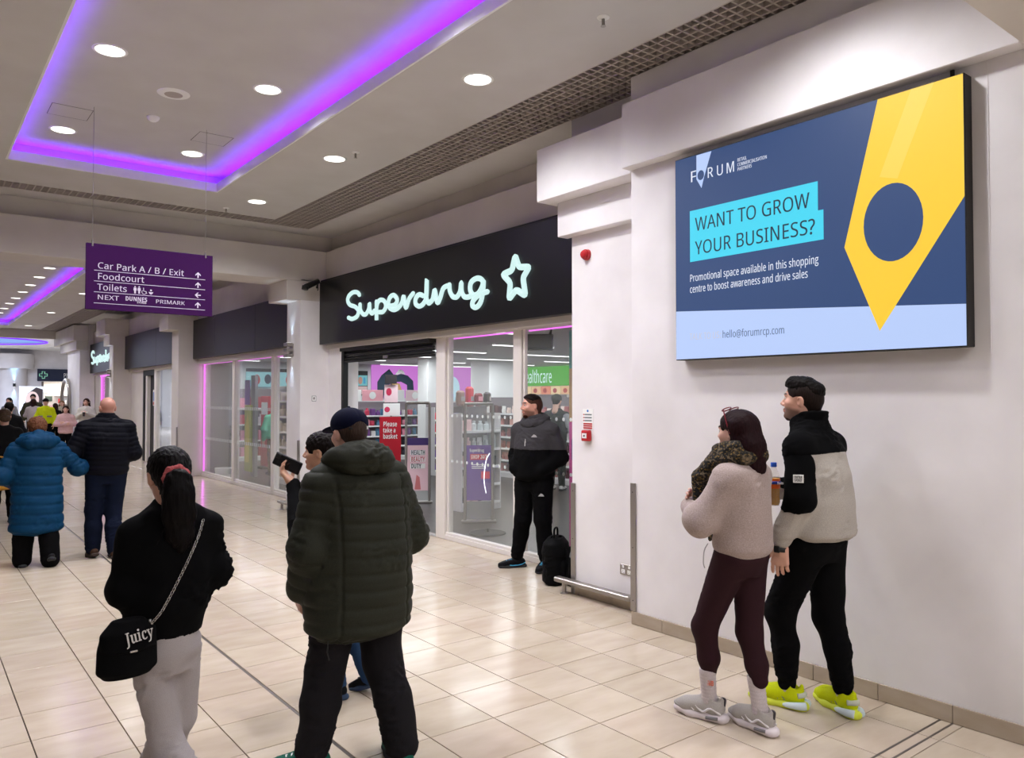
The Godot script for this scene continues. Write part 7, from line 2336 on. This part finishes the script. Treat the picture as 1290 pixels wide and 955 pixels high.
func banner() -> void:
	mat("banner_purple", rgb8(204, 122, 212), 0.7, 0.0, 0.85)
	var t := thing("wall_banner", Vector3(11.55, 1.7, -21.99), "large lilac wall banner showing a figure with raised arms", "banner")
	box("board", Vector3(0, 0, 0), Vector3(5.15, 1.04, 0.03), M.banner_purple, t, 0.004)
	var z := 0.031
	var jk := mat("banner_jacket", rgb8(38, 54, 70), 0.8)
	# arms bent over the head
	put("figure_jacket", plate([[0.2, 0.0], [0.2, 0.5], [0.35, 0.72], [0.62, 0.92], [0.82, 0.7], [1.05, 0.78], [1.3, 0.72], [1.5, 0.55], [1.55, 0.0], [1.3, 0.0], [1.27, 0.42], [1.05, 0.52], [0.75, 0.5], [0.5, 0.36], [0.42, 0.0]], 0.004), jk, t, Vector3(0, 0, z))
	put("figure_hair", plate([[0.5, 0.0], [0.55, 0.36], [0.75, 0.5], [1.0, 0.46], [1.1, 0.2], [1.12, 0.0]], 0.003), mat("banner_hair", rgb8(186, 150, 96), 0.8), t, Vector3(0, 0, z))
	put("figure_face", plate(disc(Vector2(0.82, 0.22), 0.15, 18, 0.2), 0.003), mat("banner_skin", rgb8(206, 160, 140), 0.8), t, Vector3(0, 0, z + 0.004))
	put("figure_hands", plate([[0.82, 0.72], [0.98, 0.92], [1.12, 0.88], [1.2, 0.76], [1.05, 0.78]], 0.003), M.white, t, Vector3(0, 0, z + 0.002))
	text_on("Superdrug", 0.16, M.white, t, Vector3(1.95, 0.72, z), Basis.IDENTITY, 0.9)
	text_on("PAY DAY", 0.3, M.white, t, Vector3(1.8, 0.42, z), Basis.IDENTITY, 1.35)
	put("figure_oval", plate(disc(Vector2(3.05, 0.3), 0.28, 20, 0.42), 0.003), mat("banner_pale", rgb8(186, 220, 232), 0.8), t, Vector3(0, 0, z))
	# two lit poster frames left of the banner
	for k in 2:
		var p := thing("wall_poster", Vector3(10.62 + 0.42 * k, 1.78, -21.99), "lit product poster in a dark frame, %s of the pair" % ["left", "right"][k], "poster")
		box("frame", Vector3(0, 0, 0), Vector3(0.38, 0.76, 0.03), M.black, p, 0.004)
		box("upper_print", Vector3(0.02, 0.3, 0.03), Vector3(0.36, 0.62, 0.034), mat("poster_teal%d" % k, rgb8(130, 206, 214), 0.7, 0.0, 0.6), p, 0.0)
		box("lower_print", Vector3(0.02, 0.02, 0.03), Vector3(0.36, 0.28, 0.034), mat("poster_blush%d" % k, [rgb8(236, 150, 140), rgb8(226, 196, 196)][k], 0.7, 0.0, 0.6), p, 0.0)
		put("figure_print", plate(disc(Vector2(0.12, 0.46), 0.07, 16, 0.12), 0.002), colour(rgb8(190, 140, 120)), p, Vector3(0, 0, 0.034))
		put("bottle_print", plate([[0.22, 0.36], [0.3, 0.36], [0.3, 0.5], [0.28, 0.56], [0.24, 0.56], [0.22, 0.5]], 0.002), colour(rgb8(60, 150, 190)), p, Vector3(0, 0, 0.034))


func green_sign() -> void:
	mat("sign_green", rgb8(72, 176, 44), 0.6, 0.0, 0.85)
	var t := thing("department_sign", Vector3(16.72, 2.1, -22.0), "long bright green healthcare sign along the back wall", "sign")
	box("board", Vector3(-0.04, 0, 0), Vector3(0, 0.63, 4.6), M.sign_green, t, 0.003)
	text_on("Healthcare", 0.42, M.letter, t, Vector3(-0.045, 0.3, 1.15), WEST, 1.55, false)
	for k in 7:
		var p := thing("lit_picture", Vector3(16.7, 1.82, -21.8 + 0.5 * k), "small lit orange picture panel under the green sign", "picture", 0.0, "row of lit picture panels")
		box("panel", Vector3(-0.03, 0, 0), Vector3(0, 0.26, 0.45), mat("lit_warm%d" % (k % 3), [rgb8(244, 196, 150), rgb8(240, 150, 120), rgb8(248, 220, 170)][k % 3], 0.6, 0.0, 0.8), p, 0.002)
		put("picture_print", plate(disc(Vector2(0.2, 0.12), 0.1, 12, 0.08), 0.002), colour(rgb8(214, 90, 80)), p, Vector3(-0.031, 0, 0), WEST)


func gate(at: Vector3, turn: float, label: String, kind: int) -> void:
	var t := thing("security_gate", at, label, "gate", turn)
	for x in [-0.19, 0.19]:
		put("upright", tube([Vector3(x, 0.02, 0), Vector3(x, 1.62, 0)], 0.022, 10), M.steel, t)
	put("top_bar", tube([Vector3(-0.19, 1.63, 0), Vector3(0.19, 1.63, 0)], 0.022, 10), M.steel, t)
	box("foot_plate", Vector3(-0.24, 0, -0.07), Vector3(0.24, 0.03, 0.07), M.steel, t, 0.006)
	box("clear_panel", Vector3(-0.17, 1.08, -0.006), Vector3(0.17, 1.6, 0.006), M.glass, t, 0.0)
	if kind == 0:
		box("poster", Vector3(-0.168, 0.2, -0.01), Vector3(0.168, 1.06, 0.01), mat("gate_pink", rgb8(232, 196, 202), 0.6), t, 0.002)
		box("poster_top", Vector3(-0.168, 0.94, 0.01), Vector3(0.168, 1.06, 0.012), mat("gate_indigo", rgb8(70, 50, 110), 0.6), t, 0.0)
		for k in 3:
			var inks := [rgb8(40, 60, 70), rgb8(190, 40, 60), rgb8(40, 40, 48)]
			box("word_band", Vector3(-0.12, 0.78 - 0.11 * k, 0.011), Vector3(0.12, 0.86 - 0.11 * k, 0.013), M.white, t, 0.0)
			text_on(["HEALTH", "BEAUTY", "DUTY"][k], 0.075, colour(inks[k]), t, Vector3(-0.11, 0.82 - 0.11 * k, 0.013), Basis.IDENTITY, [0.22, 0.22, 0.16][k])
		put("hand_print", plate([[-0.05, 0.22], [0.05, 0.22], [0.03, 0.42], [-0.02, 0.46]], 0.002), colour(rgb8(206, 120, 120)), t, Vector3(0, 0, 0.011))
	else:
		box("poster", Vector3(-0.168, 0.3, -0.01), Vector3(0.168, 1.06, 0.01), mat("gate_purple", rgb8(104, 66, 150), 0.6), t, 0.002)
		box("kick_panel", Vector3(-0.168, 0.04, -0.01), Vector3(0.168, 0.29, 0.01), M.grey_panel, t, 0.002)
		text_on("Superdrug", 0.04, M.white, t, Vector3(-0.13, 0.99, 0.011), Basis.IDENTITY, 0.2)
		box("red_band", Vector3(-0.12, 0.86, 0.01), Vector3(0.12, 0.94, 0.012), mat("band_red", rgb8(206, 30, 60), 0.6), t, 0.0)
		text_on("SHOP 24/7", 0.055, M.white, t, Vector3(-0.11, 0.9, 0.012), Basis.IDENTITY, 0.22)
		for k in 3: box("text_line", Vector3(-0.1, 0.74 + 0.025 * k, 0.01), Vector3(0.1, 0.75 + 0.025 * k, 0.012), M.white, t, 0.0)
		box("pink_tag", Vector3(0.03, 0.6, 0.01), Vector3(0.15, 0.7, 0.012), mat("tag_pink", rgb8(226, 60, 90), 0.6), t, 0.0)
		put("swoosh", tube(smooth_line([Vector3(0.15, 0.95, 0.012), Vector3(0.1, 0.85, 0.012), Vector3(0.07, 0.6, 0.012), Vector3(0.1, 0.4, 0.012)], 5), 0.006, 6), M.lamp_cool, t)


func furniture() -> void:
	gate(Vector3(6.63, 0, -11.0), -31.0, "security gate with pink health and beauty poster in the doorway", 0)
	gate(Vector3(6.27, 0, -8.78), -35.0, "security gate with purple poster behind the glass", 1)
	# red basket stand with notices above
	var t := thing("basket_stand", Vector3(6.9, 0, -12.4), "tall red stand asking shoppers to take a basket", "stand", -29.0)
	box("red_panel", Vector3(-0.19, 0.3, -0.02), Vector3(0.19, 1.37, 0.02), mat("stand_red", rgb8(196, 14, 40), 0.5), t, 0.004)
	box("foot", Vector3(-0.2, 0, -0.2), Vector3(0.2, 0.04, 0.2), M.black, t, 0.006)
	box("post", Vector3(-0.03, 0.03, -0.03), Vector3(0.03, 0.32, 0.0), M.black, t, 0.003)
	for k in 3: text_on(["Please", "take a", "basket"][k], 0.085, M.white, t, Vector3(-0.13, 1.24 - 0.11 * k, 0.021), Basis.IDENTITY, [0.24, 0.22, 0.25][k])
	var nt := thing("notice_board", Vector3(6.97, 1.37, -12.5), "white and pink offer notices standing above the red stand", "notice", -29.0)
	box("lower_notice", Vector3(-0.14, 0.02, -0.01), Vector3(0.16, 0.24, 0.01), M.white, nt, 0.002)
	put("pink_disc", plate(disc(Vector2(-0.07, 0.13), 0.05, 16), 0.002), colour(rgb8(214, 60, 100)), nt, Vector3(0, 0, 0.01))
	box("upper_notice", Vector3(-0.12, 0.26, -0.01), Vector3(0.12, 0.58, 0.01), colour(rgb8(236, 206, 212)), nt, 0.002)
	put("pink_oval", plate(disc(Vector2(-0.04, 0.45), 0.05, 16, 0.07), 0.002), colour(rgb8(196, 40, 80)), nt, Vector3(0, 0, 0.01))
	box("dark_box", Vector3(-0.11, 0.6, -0.08), Vector3(0.1, 0.76, 0.08), colour(rgb8(44, 40, 44)), nt, 0.004)
	box("stem", Vector3(-0.015, 0.0, -0.02), Vector3(0.015, 0.6, -0.01), M.steel, nt, 0.0)
	# long offer strip over the left shelves
	var of := thing("offer_strip", Vector3(8.3, 1.62, -18.82), "pink and white offer boards along the top of the left shelves", "notice")
	for k in 5:
		box("board", Vector3(0.66 * k, 0, 0), Vector3(0.66 * k + 0.62, 0.3, 0.02), [colour(rgb8(214, 60, 90)), M.white, colour(rgb8(240, 170, 180)), M.white, colour(rgb8(236, 206, 212))][k], of, 0.003)
		put("offer_disc", plate(disc(Vector2(0.66 * k + 0.3, 0.15), 0.1, 16), 0.002), colour(rgb8(196, 40, 70)) if k % 2 else M.white, of, Vector3(0, 0, 0.02))
	# hanging monitor seen from behind the glass
	var tv := thing("hanging_monitor", Vector3(7.2, 2.4, -8.58), "black monitor hanging from the shop ceiling behind glass", "monitor", -48.0)
	tv.rotation_degrees.x = -14
	box("housing", Vector3(-0.19, 0, -0.03), Vector3(0.19, 0.24, 0.02), M.black, tv, 0.01)
	box("display", Vector3(-0.17, 0.02, 0.02), Vector3(0.17, 0.22, 0.024), leather("dark_display", rgb8(26, 30, 36), 0.2), tv, 0.001)
	put("arm", tube([Vector3(0.12, 0.2, -0.03), Vector3(0.14, 0.3, -0.09), Vector3(0.14, 0.4, -0.1)], 0.02, 8), M.black, tv)
	# tall banner at the right-hand glass edge
	var b := thing("window_banner", Vector3(5.62, 0.08, -6.2), "narrow tall pink and teal window banner beside the pier", "banner")
	box("pink_part", Vector3(-0.01, 0, 0), Vector3(0.01, 1.38, 0.7), mat("banner_magenta", rgb8(190, 60, 140), 0.7), b, 0.002)
	box("photo_part", Vector3(-0.01, 1.38, 0), Vector3(0.01, 1.95, 0.7), mat("banner_sand", rgb8(176, 140, 92), 0.7), b, 0.002)
	box("teal_part", Vector3(-0.01, 1.95, 0), Vector3(0.01, 2.36, 0.7), mat("banner_teal", rgb8(40, 140, 130), 0.7), b, 0.002)
	for k in 4: box("pale_window", Vector3(-0.013, 0.12 + 0.24 * k, 0.06), Vector3(-0.01, 0.3 + 0.24 * k, 0.5), colour(rgb8(214, 200, 206)), b, 0.001)
	box("violet_patch", Vector3(-0.013, 0.98, 0.04), Vector3(-0.01, 1.2, 0.5), colour(rgb8(70, 40, 130)), b, 0.001)
	# gift boxes piled behind the second gate
	var cols := [rgb8(150, 120, 110), rgb8(200, 40, 60), rgb8(120, 24, 40), rgb8(60, 50, 46), rgb8(36, 36, 38), rgb8(176, 40, 60)]
	for k in 4:
		var g := thing("gift_box", Vector3(6.72 + 0.17 * k, 1.585, -9.9), "%s gift box on top of the narrow shelves" % ["taupe", "tall red", "dark maroon", "brown"][k], "box", [20.0, 30.0, 10.0, 40.0][k])
		box("carton", Vector3(-0.075, 0.0, -0.05), Vector3(0.075, [0.24, 0.3, 0.2, 0.22][k], 0.05), colour(cols[k]), g, 0.03)
		box("label", Vector3(-0.05, 0.08, 0.05), Vector3(0.05, 0.15, 0.052), colour(cols[(k + 3) % 6].lightened(0.5)), g, 0.0)
	# floor disc inside the glass
	var dsc := thing("floor_disc", Vector3(5.85, 0, -8.0), "flat dark round base on the shop floor behind the glass", "base")
	put("plate", lathe([[0.0, 0.02], [0.2, 0.02], [0.23, 0.012], [0.235, 0.0]], 28), M.rubber, dsc)
	put("spindle", lathe([[0.02, 0.02], [0.02, 0.06], [0.0, 0.06]], 12), M.rubber, dsc)
	# tall window displays
	var g1 := thing("display_screen_panel", Vector3(5.9, 0, -19.6), "plain dark grey backing panel in the left pane of the tall window", "panel")
	box("board", Vector3(0, 0.0, -0.15), Vector3(0.05, 2.6, 1.65), M.grey_panel, g1, 0.004)
	box("edge_strip", Vector3(-0.01, 0.0, 1.6), Vector3(0.06, 2.6, 1.66), mat("panel_edge", rgb8(90, 92, 92), 0.6), g1, 0.003)
	var bowl := thing("white_tray", Vector3(5.45, 0.0, -17.1), "low white tray on the floor inside the left pane", "tray")
	put("tray", lathe([[0.0, 0.03], [0.13, 0.03], [0.16, 0.2], [0.18, 0.2], [0.15, 0.0], [0.0, 0.0]], 24), M.white, bowl)
	var gp := thing("poster_stand", Vector3(5.95, 0, -17.05), "tall green and violet poster stand in the middle pane", "stand")
	box("green_part", Vector3(0, 0.1, -0.2), Vector3(0.04, 1.55, 0.2), mat("stand_green", rgb8(150, 164, 60), 0.6), gp, 0.004)
	box("violet_part", Vector3(0, 1.56, -0.2), Vector3(0.04, 2.1, 0.05), mat("stand_violet", rgb8(120, 80, 170), 0.6), gp, 0.004)
	box("grey_side", Vector3(0.05, 0.0, 0.05), Vector3(0.12, 2.2, 0.3), M.grey_panel, gp, 0.004)
	put("figure_print", plate([[-0.15, 0.2], [0.1, 0.2], [0.12, 0.9], [0.0, 1.3], [-0.12, 1.0]], 0.003), colour(rgb8(196, 186, 60)), gp, Vector3(-0.001, 0.1, 0), WEST)
	var lp := thing("product_picture", Vector3(7.6, 2.02, -21.95), "pair of lit product pictures deep in the tall window", "poster")
	for k in 2:
		box("picture", Vector3(0.95 * k, 0, 0), Vector3(0.95 * k + 0.88, 0.42, 0.03), mat("lit_aqua", rgb8(150, 214, 222), 0.6, 0.0, 0.7), lp, 0.003)
		box("header_strip", Vector3(0.95 * k, 0.43, 0), Vector3(0.95 * k + 0.88, 0.52, 0.03), M.black, lp, 0.002)
		put("bottle_print", plate(disc(Vector2(0.95 * k + 0.3, 0.2), 0.1, 14, 0.15), 0.002), colour(rgb8(190, 60, 60)), lp, Vector3(0, 0, 0.03))
		put("face_print", plate(disc(Vector2(0.95 * k + 0.62, 0.22), 0.1, 14, 0.14), 0.002), colour(rgb8(50, 60, 80)), lp, Vector3(0, 0, 0.03))
	var rp := thing("red_display", Vector3(6.9, 0, -18.6), "red promotional stand behind the mint shopper", "stand")
	box("panel", Vector3(0, 0.05, -0.25), Vector3(0.06, 1.75, 0.25), colour(rgb8(206, 30, 60)), rp, 0.004)
	box("white_label", Vector3(-0.004, 1.3, -0.2), Vector3(0.0, 1.6, 0.2), M.white, rp, 0.001)
	box("foot", Vector3(-0.15, 0, -0.25), Vector3(0.2, 0.05, 0.25), M.black, rp, 0.004)
	# far lit window: white fixture frames
	for k in 3:
		var fx := thing("display_rail", Vector3(5.5 + 0.16 * k, 0, -21.5), "white glowing display rail in the far window, %s" % ["left", "middle", "right"][k], "display")
		box("upright", Vector3(-0.02, 0, -0.02), Vector3(0.02, 2.1, 0.02), M.white, fx, 0.002)
		box("crossbar", Vector3(-0.07, 1.2, -0.02), Vector3(0.07, 1.24, 0.02), M.white, fx, 0.002)
